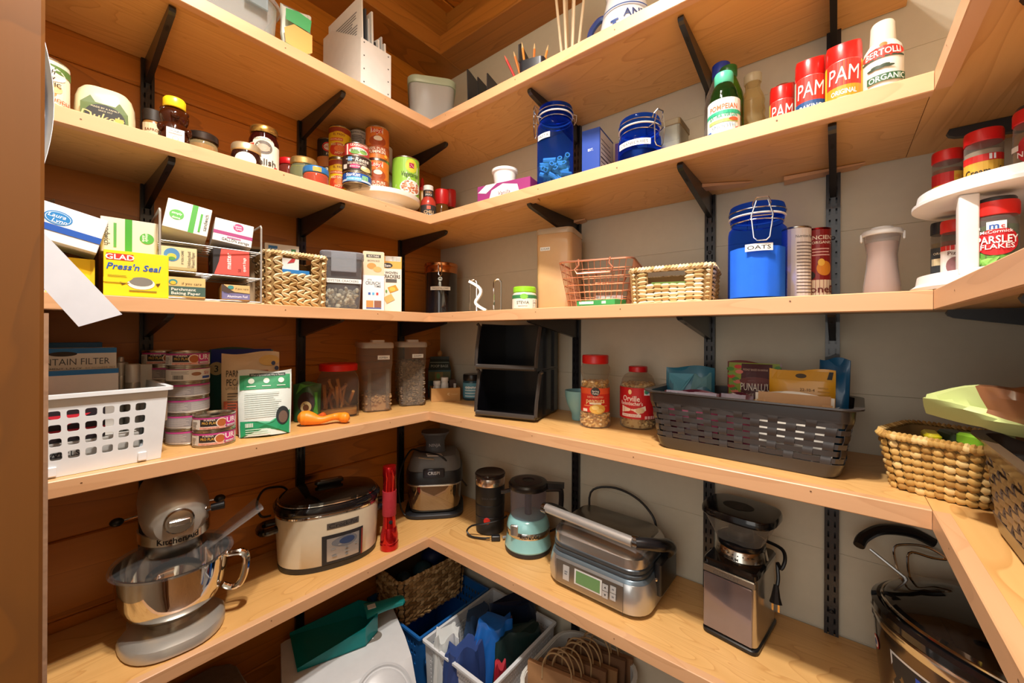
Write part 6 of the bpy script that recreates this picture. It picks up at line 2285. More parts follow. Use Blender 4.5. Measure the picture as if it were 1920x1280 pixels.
def puna(p, w, h):
    p.rect(-w * .47, 0, w * .47, h - .002, '8a9a3a')
    for q in range(16):
        rd_ = random.Random(q)
        p.ell(-w * .36 + rd_.uniform(-.012, .012), h - .012 - .006 * q, .009, .005, ['c8403a', '4f8a3a', 'd97a6a', '7aa04a'][q % 4], 9)
        p.k = 3
        p.ell(w * .40 + rd_.uniform(-.008, .008), h - .012 - .006 * q, .007, .005, ['4f8a3a', 'c8403a', '7aa04a', '3a6a34'][q % 4], 9)
        p.k = 3
    p.rect(-w * .22, 0, w * .34, h - .004, '4a1c1f')
    p.text('FRESHLY BAKED IN HAWAII', .004, h - .018, .005, 'c9a890', 0, width=.05)
    p.ell(.006, h - .045, .034, .010, '6a3430')
    p.text("PUNALU'U", .006, h - .058, .018, 'e6dccb', .0, width=.062)
    p.text('BAKE SHOP', .006, h - .078, .009, 'd9c8b0', 0, width=.05)
    p.ell(.006, h - .096, .016, .010, 'd9a83a')


pouch('cookie_bag', 'flowered maroon bake shop bag standing in the weave basket', (1.268, -0.115, zb_), 2, .112, .05, .195, '6a2a2a', puna, -3, 15, .004)


def yel(p, w, h):
    p.rect(-w * .46, h - .022, w * .46, h - .002, 'd99a1c')
    p.ell(0, h - .013, .010, .005, '4a3a22')
    p.poly([(w * .38, h - .018), (w * .45, h - .018), (w * .47, h - .002), (w * .41, h - .002)], '1c1a18')
    p.text('22-10-4', .012, h - .042, .006, '6a4a14', 0)
    p.rect(-.030, h - .068, .026, h - .054, 'e2d8cc')
    p.text('Nutrition Facts', -.002, h - .061, .0085, '2a2420', .008, width=.050)
    p.lines(.03, h - .06, .052, h - .03, 4, 'c8901c', .3)


pouch('candy_bag', 'golden yellow bag with nutrition label in the weave basket', (1.362, -0.155, zb_), -2, .118, .05, .185, 'dfa01c', yel, -4, 16, .003)
pouch('flour_bag', 'white bag with kraft paper folded top in the weave basket', (1.352, -0.218, zb_), -2, .135, .045, .140, 'ddd5c8', lambda p, w, h: (p.rect(-w * .46, h - .022, w * .46, h - .001, 'b58a5c'), p.rect(-w * .48, h - .032, -w * .36, h - .018, 'c49a6c'), p.rect(w * .36, h - .032, w * .48, h - .018, 'c49a6c')), -5, 17, .004)
pouch('chip_bag', 'narrow bright blue bag at the right end of the weave basket', (1.415, -0.125, zb_), -24, .056, .05, .210, '15567e', lambda p, w, h: (p.poly([(-.02, .08), (.01, .13), (-.005, .10), (.018, .11), (.0, .075)], 'd9e4ea'), p.poly([(-.022, .05), (.012, .085), (.02, .06), (-.01, .045)], 'c4d8e2')), -3, 18, .007)

# ---- fourth shelf, right-hand wall
SEA = ['c99f58', 'b78c46', 'dbb878', 'a87c3a']
rope_basket('seagrass_basket', 'golden seagrass basket at the right-hand corner', (1.574, -0.204, zz), -22, .145, .165, .098, 8, .0135, SEA, .80, None, 'rib', .03, .007, 9)
for k, (x, y, r_, c, lb) in enumerate(((1.553, -0.200, (.020, .024, .014), 'c9b81c', 'yellow sponge tool in the seagrass basket'), (1.582, -0.190, (.026, .020, .012), '3a4436', 'dark grey gadget in the seagrass basket'), (1.600, -0.222, (.024, .018, .014), '7aa82c', 'lime green peeler in the seagrass basket'))):
    t = thing('kitchen_gadget', lb, 'gadget', (x, y, zz + .006), 20 * k)
    MB().rbox(r_[0] * 2, r_[1] * 2, .075 + .004 * k, .012, 0, e=.006).obj('body', t, P(c, .4))
    MB().rbox(r_[0] * 1.1, r_[1] * 2.2, .02, .008, .072 + .004 * k, e=.004).obj('head', t, P(c, .35))
weave_basket('weave_basket', 'brown plastic weave basket at the right edge of the fourth shelf', (1.672, -0.525, zz), -91, .36, .185, .131, 34, 7, '5b4636')
# crumpled green and brown bag lying over it
t = thing('paper_bag', 'crumpled lime and brown shiny bag lying on the right-hand weave basket', 'bag', (1.642, -0.425, zz + .132), -38)
GB, BB, UB = P('b4c07c', .5), P('8a5a3a', .3, coat=.5), P('1f5fb8', .3)


def gb(u, v):
    a = 2 * pi * u
    x = -.105 + .27 * v
    fl = .55 + .45 * min(1, v * 2.2)
    cr = .008 * sin(3 * a + 7 * v) + .006 * sin(7 * a - 9 * v) + .005 * sin(11 * v + 2 * a)
    return (x + .012 * cos(a + 1) * (1 - v) + .006 * sin(5 * a), (.056 * (1 + .35 * v) + cr) * cos(a), .036 + (.030 + .026 * v) * fl * sin(a) + cr)


m = MB()
nu, nv = 32, 18
vs = [Vector(gb(i / nu, j / nv)) for j in range(nv + 1) for i in range(nu)]
m.use(GB); m.use(BB)
for j in range(nv):
    for i in range(nu):
        m.use(GB if (j < 4 or (14 < i < 21 and j < 14) or (i in (6, 7) and j < 12)) else BB)
        m.f.append([j * nu + i, j * nu + (i + 1) % nu, (j + 1) * nu + (i + 1) % nu, (j + 1) * nu + i])
        m.m.append(m.cur)
m.v = vs
m.obj('film', t, smooth=25)
m = MB().ell((-.100, .004, .038), (.014, .040, .013), 12, 7)
m.obj('blue_lining', t, UB)
# ================================================================== LOWEST SHELF
zz = Z5 + 0.0005
MIX = P('c2bdb4', 0.33, 0.6)


def ringx(w, h, y, z, p=2.4, n=28):
    """upright superellipse section in the local xz plane at depth y"""
    return [(x, y, z + q) for x, q in superell(w, h, p, n)]


# stand mixer, front towards the door
t = thing('stand_mixer', 'silver tilt-head stand mixer with polished bowl and clear splash guard', 'mixer', (0.150, -0.985, zz), 84)
# foot
m = MB()
foot = [(x * (1.0 if y < 0 else .82), y) for x, y in superell(.100, .150, 2.6, 40)]
m.loft([[(x * k, y * k - .015, z) for x, y in foot] for k, z in ((.95, 0), (1.0, .004), (1.0, .014), (.965, .024), (.86, .032), (.70, .036))])
m.obj('foot', t, MIX)
# column
m = MB()
m.loft([[(x, y + .098, z) for x, y in superell(a, b, 2.6, 24)] for a, b, z in ((.060, .042, .022), (.050, .038, .06), (.044, .036, .12), (.044, .038, .18), (.050, .045, .24), (.054, .05, .27))])
m.obj('column', t, MIX)
# head
m = MB()
secs = [(.150, .020, .022, .292), (.146, .040, .040, .290), (.125, .054, .052, .290), (.08, .061, .060, .292), (.02, .0645, .064, .294), (-.05, .0645, .064, .294), (-.09, .062, .061, .292), (-.12, .055, .054, .289), (-.138, .042, .042, .286), (-.145, .022, .024, .284)]
m.loft([ringx(a, b, y, z, 2.3) for y, a, b, z in secs])
m.obj('head', t, MIX)
# planetary collar under the head
MB().lathe([(.050, .196), (.052, .200), (.052, .236), (.055, .240)], 32, (0, -.060)).obj('planetary', t, P('8f8c88', .25, .95))
# trim band round the nose
m = MB()
band = []
for i in range(41):
    a = R(-100 + 200 * i / 40)
    band.append((.0665 * sin(a), -.060 - .082 * cos(a) if abs(a) < pi / 2 else -.060 + .0665 * (abs(a) - pi / 2)))
def bandf(u, v):
    i = min(int(u * 40), 39)
    f = u * 40 - i
    x = band[i][0] + (band[i + 1][0] - band[i][0]) * f
    y = band[i][1] + (band[i + 1][1] - band[i][1]) * f
    return (x, y, .236 + .022 * v)
m.grid(bandf, 60, 2, .003)
m.obj('trim_band', t, P('d6d3cc', .15, 1.0))
def bmap(u, v, L):
    q = bandf(.5 + u / .27, v / .022)
    a = u / .27 * R(200)
    return (q[0] + sin(a) * L, q[1] - cos(a) * L, q[2])
p = Print(bmap, .006)
p.text('KitchenAid', .0, .0105, .013, '141416', .02, width=.088)
p.obj(t, 'lettering')
# hub cap, knob and levers
Mx = Matrix.Translation((0, -.144, .290)) @ Matrix.Rotation(pi / 2, 4, 'X')
MB().lathe([(.026, 0), (.027, .002), (.027, .008), (.024, .012), (.001, .013)], 32, M=Mx).obj('hub_cap', t, P('c8c6c2', .15, 1.0))
MB().rbox(.040, .006, .012, .003, .284, 0, -.160).obj('hub_latch', t, P('d8d6d2', .12, 1.0))
MB().tube([(.045, -.120, .292), (.066, -.128, .294)], .006, 10).obj('hub_screw', t, CHROME())
MB().tube([(.060, -.126, .294), (.085, -.132, .296)], .009, 12, taper=[.9, 1]).obj('hub_knob', t, P('141416', .3))
for s in (-1, 1):
    MB().tube([(s * .055, .03, .262), (s * .092, .02, .262)], .0025, 8).obj('lever', t, CHROME())
    MB().ell((s * .098, .018, .262), (.013, .010, .010), 12, 8).obj('lever_knob', t, P('141416', .3))
# bowl
BR_ = (0, -.058)
bp = [(.048, .034), (.050, .036), (.052, .048), (.066, .056), (.086, .075), (.098, .105), (.1045, .14), (.1065, .172), (.1095, .174), (.1095, .178), (.105, .178), (.1025, .14), (.094, .10), (.07, .07), (.001, .060)]
MB().lathe(bp, 48, BR_).obj('bowl', t, P('dcdad6', .06, 1.0, vary=0))
pts = [(.100, .140 + .018), (.128, .158), (.140, .150), (.143, .13), (.139, .10), (.128, .078), (.112, .074), (.094, .085)]
MB().curve([(x * cos(R(-20)), BR_[1] + x * sin(R(-20)), z) for x, z in pts], .0085, 10, taper=[.8, 1, 1.05, 1, 1, 1, .9, .8]).obj('bowl_handle', t, P('dcdad6', .08, 1.0, vary=0))
# clear splash guard with chute
GL = CLEAR('f0f0f0', .03, .03)
m = MB()
u = unit(40)
inn = [(BR_[0] + .058 * x, BR_[1] + .058 * y, .204) for x, y in u]
m.loft([inn, [(BR_[0] + .085 * x, BR_[1] + .085 * y, .197) for x, y in u], [(BR_[0] + .112 * x, BR_[1] + .112 * y, .184) for x, y in u], [(BR_[0] + .115 * x, BR_[1] + .115 * y, .176) for x, y in u]], False, False)
m.obj('splash_guard', t, GL)
m = MB()
ch = [[(.045, -.105, .202), (.075, -.05, .200), (.070, -.045, .206), (.060, -.100, .206)], [(.085, -.120, .215), (.135, -.075, .215), (.132, -.070, .235), (.082, -.112, .235)], [(.118, -.135, .265), (.165, -.080, .270), (.160, -.075, .280), (.112, -.128, .275)]]
m.grid(lambda a, b: tuple(Vector((.05, -.125, .200)).lerp(Vector((.145, -.150, .268)), b) * (1 - a) + Vector((.078, -.045, .200)).lerp(Vector((.160, -.075, .272)), b) * a + Vector((.018 * sin(pi * a) * b, 0, -.016 * sin(pi * a)))), 8, 6, .0012)
m.obj('pouring_chute', t, CLEAR('f0f0f0', .06, .03))

# cream slow cooker
t = thing('slow_cooker', 'cream oval slow cooker with black lid and digital panel', 'slow cooker', (0.158, -0.596, zz), 72)
CRM = P('d9cbb0', .3, coat=.3)
BLK = P('121114', .12, coat=.4)
ov = superell(.150, .108, 2.4, 56)
MB().prof(ov, [(.90, .004), (.94, 0), (.955, .006), (.955, .016)]).obj('foot', t, P('2a2826', .4))
MB().prof(ov, [(.93, .014), (.955, .018), (.985, .10), (1.0, .158), (.985, .160)]).obj('housing', t, CRM)
MB().prof(ov, [(.985, .158), (1.01, .161), (1.01, .166), (.99, .168)]).obj('chrome_band', t, CHROME())
MB().prof(ov, [(.985, .166), (1.035, .174), (1.04, .184), (1.0, .192), (.95, .192)]).obj('crock_rim', t, BLK)
MB().prof(ov, [(.955, .190), (.965, .194), (.93, .203), (.70, .213), (.35, .219), (.05, .221)]).obj('glass_lid', t, P('17130f', .05, coat=.6))
MB().tube([(.957 * x, .957 * y, .195) for x, y in ov], .0022, 6, True).obj('lid_ring', t, CHROME())
MB().prof(rrect(.085, .026, .010, 4), [(.8, .216), (.85, .224), (1.0, .227), (1.0, .234), (.93, .237)]).obj('lid_handle', t, BLK)
MB().rbox(.056, .012, .002, .004, .2365).obj('handle_inlay', t, P('9a9894', .2, .9))
for s in (-1, 1):
    MB().curve([(s * .142, -.028, .125), (s * .178, -.030, .122), (s * .190, 0, .122), (s * .178, .030, .122), (s * .142, .028, .125)], .011, 10).obj('side_handle', t, BLK)
def ovmap(u, v, L):
    th_ = -pi / 2 + u / .125
    k = .957 + .043 * min(v, .16) / .16 + .002
    c_, s_ = cos(th_), sin(th_)
    x, y = .150 * math.copysign(abs(c_) ** (2 / 2.4), c_), .108 * math.copysign(abs(s_) ** (2 / 2.4), s_)
    r_ = sqrt(x * x + y * y)
    return (x * (k + L * 2 / r_), y * (k + L * 2 / r_), v)
p = Print(ovmap, .006)
p.rect(-.022, .018, .066, .105, '232326')
p.rect(-.012, .026, .054, .094, 'b9b8b6', .3, .6)
p.ell(.022, .078, .026, .017, '6a6c72')
p.ell(.024, .079, .017, .011, '2c3f63')
for a, b in ((-.002, .060), (.008, .070), (.045, .060), (.022, .056), (.022, .046), (.022, .036), (.000, .040)):
    p.ell(a, b, .0035, .003, '8b8a88', 10)
p.text('+', .022, .056, .005, '3a3a3c')
p.text('-', .022, .036, .005, '3a3a3c')
p.rect(.058, .02, .062, .10, '8a2a20')
p.obj(t, 'control_panel')
p = Print(ovmap, .006)
p.rect(-.012, .122, .052, .140, '77746f', .3, .7)
p.text('Crock-Pot', .020, .131, .012, '232326', .006, width=.056)
p.obj(t, 'badge')
cord = [(-.160, .02, .150), (-.185, .03, .15), (-.196, .03, .19), (-.180, .045, .222), (-.15, .06, .222), (-.12, .085, .205), (-.10, .10, .17)]
MB().curve(cord, .0035, 7).obj('power_cord', t, P('141416', .4))

# red flashlight standing on its lens
t = thing('flashlight', 'tall metallic red flashlight standing lens-down at the shelf corner', 'flashlight', (0.281, -0.455, zz), 52)
RED = P('c41018', .16, .75, .5)
MB().lathe([(.0285, 0), (.0295, .002), (.0295, .022), (.028, .024), (.0285, .026), (.0285, .045), (.0235, .066), (.0225, .070)], 36).obj('lens_head', t, RED)
MB().lathe([(.0215, .068), (.0205, .11)], 36).obj('switch_section', t, RED)
MB().lathe([(.0222, .11), (.0225, .112), (.0225, .188), (.0222, .19)], 36).obj('knurled_grip', t, P('b83440', .55, .4, bump=.9))
MB().lathe([(.0205, .188), (.0205, .236), (.0218, .238), (.0218, .266), (.0205, .270), (.001, .270)], 36).obj('tail', t, RED)
MB().lathe([(.006, 0), (.006, .002), (.001, .003)], 16, M=Matrix.Translation((.006, -.0195, .092)) @ Matrix.Rotation(pi / 2, 4, 'X')).obj('switch_button', t, P('1c1c20', .4))

# glass air fryer in the corner
t = thing('air_fryer', 'grey and black compact air fryer with mirrored glass bowl in the corner', 'air fryer', (0.160, -0.160, zz), 47)
sq = superell(.105, .098, 4.5, 48)
MB().prof(sq, [(1.04, 0), (1.08, .003), (1.08, .013), (1.04, .016)]).obj('tray_foot', t, P('25262a', .4))
MB().prof(sq, [(.80, .018), (.90, .022), (.97, .06), (1.0, .120), (1.0, .130)]).obj('glass_bowl', t, P('8f8474', .04, .92, vary=0))
MB().tube([(.99 * x,   .99 * y, .126) for x, y in sq], .004, 7, True).obj('bowl_rim', t, P('b9b8b4', .2, .8))
MB().prof(sq, [(1.0, .128), (1.045, .132), (1.045, .170), (1.0, .178)]).obj('collar', t, P('1f2024', .35))
MB().prof(sq, [(.985, .176), (.96, .186), (.92, .210), (.80, .230), (.70, .233)]).obj('pod', t, P('6f6e6c', .4))
MB().rbox(.080, .010, .034, .008, .158, 0, -.104, e=.003).obj('badge_plate', t, P('2a2b33', .35))
p = Print(lambda u, v, L: (u, -.1092 - L, v), 1.0)
p.text('CRISPI', 0, .177, .012, 'd2d2d4', .012)
p.obj(t, 'lettering')
for s in (-1, 1):
    MB().rbox(.008, .05, .09, .003, .022, s * .100, 0).obj('side_grip', t, P('1f2024', .35))
t = thing('fryer_handle', 'grey flared pod handle with black dished top resting on the air fryer', 'appliance part', (0.165, -0.165, zz + .2335), 47)
MB().loft([[(x, y, z) for x, y in superell(a, b, 2.6, 32)] for a, b, z in ((.042, .032, 0), (.038, .030, .015), (.037, .030, .040), (.046, .038, .062), (.055, .046, .072), (.055, .046, .079), (.048, .040, .079))]).obj('grip', t, P('5b5d61', .35))
MB().prof(superell(.048, .040, 2.6, 32), [(1, .077), (.9, .0765), (.05, .072)]).obj('black_dish', t, P('141416', .4))
p = Print(lambda u, v, L: (u, -.0300 - L * 2, v), 1.0)
p.text('NINJA', 0, .030, .012, 'c9c9cc', .008)
p.obj(t, 'lettering')
for k, (dx, dy, rz_, c, lb) in enumerate(((.048, -.045, 60, 'd9d2c8', 'folded white leaflet lying on the air fryer'), (.028, -.065, 38, 'b9a68c', 'tan and white card tucked on the air fryer'))):
    q = MB().rbox(.060, .032, .004, .001, n=1)
    o = q.obj('paper_leaflet', None, PAPER(c), smooth=0)
    solo(o, lb, 'leaflet', (0.165 + dx, -0.165 + dy, zz + .2335 - .010 * k), rz_)
    o.rotation_euler[1] = R(6)
    p = Print(topf(.06, .032, .004), 1.0)
    p.lines(-.026, -.012, .012, .012, 5, '55504a', .4)
    p.obj(o, 'print')
MB().curve([(0.215, -0.235, zz + .012), (0.13, -0.29, zz + .010), (0.09, -0.285, zz + .14), (0.10, -0.24, zz + .236), (0.15, -0.225, zz + .240), (0.20, -0.215, zz + .240), (0.25, -0.19, zz + .222), (0.28, -0.10, zz + .10)], .0035, 7).obj('power_cord', None, P('141416', .4))
solo(bpy.data.objects['power_cord.001'] if 'power_cord.001' in bpy.data.objects else bpy.data.objects['power_cord'], 'black power cord looped over the air fryer', 'cord')

# black blade grinder with copper ring
t = thing('coffee_grinder', 'black cylinder coffee grinder with copper ring and red button', 'grinder', (0.452, -0.150, zz), 42)
MB().lathe([(.046, 0), (.050, .003), (.051, .03), (.0515, .06)], 40).obj('base', t, P('1b1b1e', .5))
MB().lathe([(.0515, .06), (.0500, .062), (.0515, .064), (.0525, .10), (.0525, .102), (.0515, .1035), (.0525, .105), (.0525, .168)], 40).obj('barrel', t, P('1b1b1e', .5))
MB().lathe([(.0525, .168), (.0532, .169), (.0532, .193), (.0525, .195)], 40).obj('copper_ring', t, P('dcc8b8', .2, .95))
MB().lathe([(.0525, .194), (.054, .198), (.055, .204), (.052, .208), (.045, .205), (.001, .204)], 40).obj('clear_lid', t, CLEAR('4a3c38', .45, .06, '8a7a74'))
Mx = Matrix.Rotation(R(-12), 4, 'Z') @ Matrix.Translation((0, -.0505, .052)) @ Matrix.Rotation(pi / 2, 4, 'X')
MB().lathe([(.0115, 0), (.0115, .002), (.009, .003), (.001, .0022)], 24, M=Mx).obj('button', t, P('cf2a22', .3))
p = Print(cyl(.0528), .006)
p.text('QUICK GRIND', -.004, .130, .006, '55555a', 0)
p.obj(t, 'lettering')
q = [(-.02, -.060, .055), (-.055, -.066, .055), (-.084, -.058, .036), (-.088, -.050, .010), (-.060, -.074, .006), (-.02, -.090, .006)]
q = [(.060, -.030, .060), (.03, -.058, .058), (-.02, -.066, .050), (-.060, -.055, .040), (-.080, -.045, .018), (-.066, -.060, .006), (-.030, -.075, .006), (.0, -.080, .007)]
MB().curve(q, .0032, 7).obj('power_cord', t, P('141416', .4))
MB().rbox(.030, .018, .016, .004, .002, .020, -.082).obj('plug', t, P('1c1c1f', .4))
for s in (-1, 1):
    MB().box(-.012, -.082 + s * .005 - .0007, .007, .005, -.082 + s * .005 + .0007, .0095).obj('prong', t, P('c9b48a', .25, 1.0), smooth=0)
m = MB().tube([(.044, -.082, .010), (.060, -.078, .012), (.072, -.06, .012)], .004, 7)
m.obj('cord_tail', t, P('8f9296', .35))

# aqua mini chopper
t = thing('mini_chopper', 'aqua blue mini food chopper with clear bowl and black lid', 'chopper', (0.632, -0.160, zz), 30)
AQ = P('8fc4c4', .2, coat=.5)
MB().lathe([(.072, 0), (.076, .002), (.077, .010), (.076, .014)], 44).obj('foot', t, P('2a2526', .4))
MB().lathe([(.075, .013), (.077, .018), (.075, .026), (.0715, .045), (.0700, .058)], 44).obj('lower_housing', t, AQ)
MB().lathe([(.0702, .056), (.0712, .058), (.0712, .074), (.0702, .076)], 44).obj('steel_band', t, P('d2d0cc', .15, 1.0))
MB().lathe([(.0702, .075), (.0700, .082), (.066, .098), (.060, .108), (.056, .110)], 44).obj('upper_housing', t, AQ)
p = Print(cyl(.0714), .006)
p.text('KitchenAid', .012, .066, .0105, '1c1c1e', .02, width=.06)
p.obj(t, 'lettering')
MB().rbox(.026, .010, .034, .004, .066, -.030, -.066, e=.003, M=Matrix.Rotation(R(-6), 4, 'Z')).obj('latch', t, P('c9cccb', .2, .9))
CK = CLEAR('c9c2cc', .14, .04, 'd9d4dc')
MB().lathe([(.050, .108), (.056, .110), (.058, .118), (.0605, .20), (.0625, .204)], 44, cap1=False).obj('work_bowl', t, CK)
MB().lathe([(.012, .112), (.012, .19), (.001, .192)], 20).obj('blade_hub', t, P('3a3a44', .3))
MB().lathe([(.0635, .200), (.0655, .203), (.0655, .214), (.061, .220), (.048, .222)], 44).obj('lid_ring', t, P('1c1a1a', .3))
MB().lathe([(.048, .220), (.046, .223), (.02, .225), (.018, .222), (.001, .221)], 36).obj('lid_window', t, CLEAR('5a4a4a', .4, .05, '9a8a88'))
MB().loft([[(x, y, z) for x, y in ((.058, -.010), (.118, -.009), (.118, .009), (.058, .010))] for z in (.204, .219)]).obj('lid_arm', t, P('1c1a1a', .3), smooth=0)
MB().curve([(.058, 0, .196), (.098, 0, .199), (.108, 0, .19), (.107, 0, .14), (.100, 0, .126), (.062, 0, .122)], .0085, 9).obj('handle', t, P('1c1a1c', .3))
MB().tube([(-.060, -.012, .190), (-.080, -.020, .186), (-.088, -.022, .186)], .007, 8).obj('spout', t, P('2a2526', .3))
MB().curve([(.05, .06, .02), (.10, .055, .05), (.125, .04, .10), (.120, .03, .115), (.112, .03, .08), (.105, .045, .03)], .0035, 7).obj('power_cord', t, P('141416', .4))

# stainless contact grill
t = thing('contact_grill', 'stainless steel contact grill with green display and bar handle', 'grill', (0.920, -0.160, zz), -1)
SS = P('c6c6c6', .3, .8)
DG = P('4f565c', .35, .4)
w, d = .300, .225
MB().loft([[(x, y, z) for x, y in rrect(w * a, d * b, .05, 6)] for a, b, z in ((.93, .93, .006), (.98, .98, .012), (1.0, 1.0, .03), (.985, .985, .06), (.955, .955, .082), (.94, .94, .084))]).obj('lower_housing', t, SS)
MB().prof(rrect(w * .93, d * .9, .05, 6), [(.9, 0), (.97, .001), (1, .008)]).obj('foot', t, P('232326', .5))
MB().loft([[(x, y, z) for x, y in rrect(w * a, d * a, .05, 6)] for a, z in ((.955, .083), (.94, .090), (.925, .092))]).obj('drip_ledge', t, P('7d8c97', .3, .6))
MB().loft([[(x, y, z) for x, y in rrect(w * a, d * a, .045, 6)] for a, z in ((.90, .092), (.915, .095), (.915, .101), (.90, .104))]).obj('lower_plate', t, DG)
MB().loft([[(x, y, z) for x, y in rrect(w * a, d * a, .045, 6)] for a, z in ((.90, .105), (.915, .108), (.915, .116), (.90, .118))]).obj('upper_plate', t, DG)
MB().loft([[(x, y + s, z) for x, y in rrect(w * a, d * b, .045, 6)] for a, b, s, z in ((.90, .90, 0, .118), (.905, .905, 0, .124), (.90, .90, 0, .142), (.86, .84, .004, .153), (.80, .74, .010, .158), (.76, .66, .012, .159))]).obj('lid', t, P('bdbbb8', .26, .85))
MB().loft([[(x, y + .022, z) for x, y in rrect(w * .80 * a, d * .55 * a, .03, 6)] for a, z in ((1.0, .1585), (.99, .164), (.95, .166))]).obj('lid_panel', t, P('8d877f', .3, 1.0))
MB().tube([(-.150, -.098, .200), (.118, -.110, .196)], .0125, 16).obj('handle_bar', t, P('cfcdca', .3, .7))
for s, e in ((-1, .150), (1, .118)):
    MB().tube([(s * e * .97, -.104 + .006 * (s < 0), .197), (s * (e + .012), -.103 + .006 * (s < 0), .197)], .0135, 14).obj('handle_collar', t, P('8d8c8c', .15, 1.0))
MB().curve([(.126, -.110, .196), (.150, -.094, .196), (.170, -.07, .190), (.174, -.03, .176), (.168, .01, .150), (.150, .03, .125)], .014, 12, taper=[1, 1.05, 1.1, 1.15, 1.2, 1.1]).obj('handle_arm', t, P('17171a', .25))
MB().curve([(-.158, -.096, .200), (-.160, -.06, .188), (-.152, -.01, .160), (-.142, .03, .125)], .012, 12).obj('handle_arm', t, P('17171a', .25))
MB().rbox(.02, .12, .085, .006, .035, .150, .03, e=.004).obj('side_hinge', t, P('1c1c1f', .35))
fm = lambda u, v, L: (u, -d / 2 * (1.0 - (v - .03) * .55) - L * 1.5 - .0004, v) if v > .03 else (u, -d / 2 - L * 1.5, v)
p = Print(fm, .2)
p.rect(-.105, .016, .094, .076, 'a5a29c', .28, .9)
p.poly([(-.046, .030), (.036, .030), (.036, .070), (-.046, .070)], 'd2d0cc', .25)
p.rect(-.041, .034, .031, .066, '6b8f5c', .2)
p.rect(-.082, .028, -.062, .068, 'c9c9c8', .3, .3)
p.lines(-.077, .044, -.067, .056, 2, '77787c', .5)
for (a, b, g) in ((.046, .056, '\u25b2'), (.046, .038, '\u25bc'), (.068, .060, ''), (.068, .042, '')):
    p.rect(a - .008, b - .0085, a + .008, b + .0085, 'c2c2c2', .3, .3)
    if g:
        s = 1 if g == '\u25b2' else -1
        p.poly([(a - .003, b - .002 * s), (a + .003, b - .002 * s), (a, b + .003 * s)], '2a2a2c')
    else:
        p.rect(a - .003, b - .002, a + .003, b + .002, '77787c')
p.rect(.0945, .008, .0955, .086, '4a4845')
p.rect(-.1065, .014, -.1055, .086, '4a4845')
p.obj(t, 'control_panel')
MB().lathe([(.005, 0), (.005, .002), (.003, .004)], 14, M=Matrix.Translation((.150, -.04, .085)) @ Matrix.Rotation(pi / 2, 4, 'Y')).obj('hinge_screw', t, CHROME())
MB().curve([(-.10, .075, .10), (-.12, .11, .19), (-.06, .135, .215), (.02, .135, .205), (.08, .12, .17), (.10, .11, .12)], .0035, 7).obj('power_cord', t, P('141416', .4))

# burr coffee grinder
t = thing('burr_grinder', 'black and steel burr coffee grinder with clear hopper', 'grinder', (1.243, -0.118, zz), -8)
MB().rbox(.118, .165, .012, .014, 0, e=.003).obj('foot', t, P('19191b', .3))
MB().rbox(.112, .155, .150, .014, .012, e=.002).obj('housing', t, P('c2bdb4', .25, .9))
MB().rbox(.104, .006, .128, .004, .016, -.002, -.0805, e=.002).obj('grounds_chamber', t, P('8b8288', .1, .55, .6))
MB().rbox(.112, .010, .016, .004, .146, 0, -.0785, e=.002).obj('badge_strip', t, P('a9a6a0', .3, .9))
p = Print(lambda u, v, L: (u, -.0838 - L, v), 1.0)
p.text('CUISINART', -.004, .153, .0075, '77746f', .01, width=.055)
p.obj(t, 'lettering')
MB().rbox(.116, .160, .016, .014, .161, e=.004).obj('top_deck', t, P('141416', .12, coat=.4))
MB().lathe([(.056, .176), (.057, .178), (.052, .198), (.050, .200)], 40, (0, .004)).obj('dial_ring', t, P('c2bdb4', .18, 1.0))
p = Print(lambda u, v, L: ((.0575 - (v - .178) * .25 + L * 2) * sin(u / .056), .004 - (.0575 - (v - .178) * .25 + L * 2) * cos(u / .056), v), .006)
p.text('MEDIUM', -.004, .183, .006, '2c2a28', .01)
for q in range(9):
    p.ell(-.045 + .011 * q, .192, .0014, .0014, '2c2a28', 8)
p.obj(t, 'dial_marks')
MB().lathe([(.050, .199), (.052, .202), (.052, .212), (.046, .216)], 36, (0, .004)).obj('hopper_collar', t, P('17171a', .2))
ra, rb = superell(.050, .046, 3, 36), superell(.080, .072, 3.4, 36)
MB().loft([[(x, y + .004, .214) for x, y in ra], [(x * .95, y * .95 + .004, .272) for x, y in rb]], False, False).obj('hopper', t, CLEAR('c9c4bc', .14, .04))
MB().lathe([(.030, .214), (.026, .236), (.012, .24), (.001, .24)], 24, (0, .004)).obj('burr_cone', t, P('1c1c1f', .3))
MB().prof([(x, y) for x, y in rb], [(.97, .270), (1.0, .273), (1.0, .282), (.97, .287), (.90, .288)], M=Matrix.Translation((0, .004, 0))).obj('hopper_lid', t, P('131214', .15, coat=.3))
p = Print(lambda u, v, L: (u, v + .004, .288 + L), 1.0)
p.ell(-.006, .0, .034, .026, '0a0a0b')
p.rect(-.010, -.026, .006, .026, '1a1a1c')
p.obj(t, 'lid_grip')
MB().curve([(.040, .06, .20), (.075, .045, .20), (.085, .03, .185), (.080, .02, .165), (.070, .03, .17), (.074, .02, .14), (.073, .010, .12)], .004, 8).obj('power_cord', t, P('141416', .35))
MB().tube([(.072, .012, .128), (.073, .004, .105), (.074, .0, .092)], .010, 8, taper=[.5, .9, 1.3]).obj('plug', t, P('1a1a1c', .35))
for s in (-1, 1):
    MB().box(.074 + s * .006 - .002, -.001, .074, .074 + s * .006 + .002, .001, .092).obj('prong', t, P('d6b47a', .2, 1.0), smooth=0)

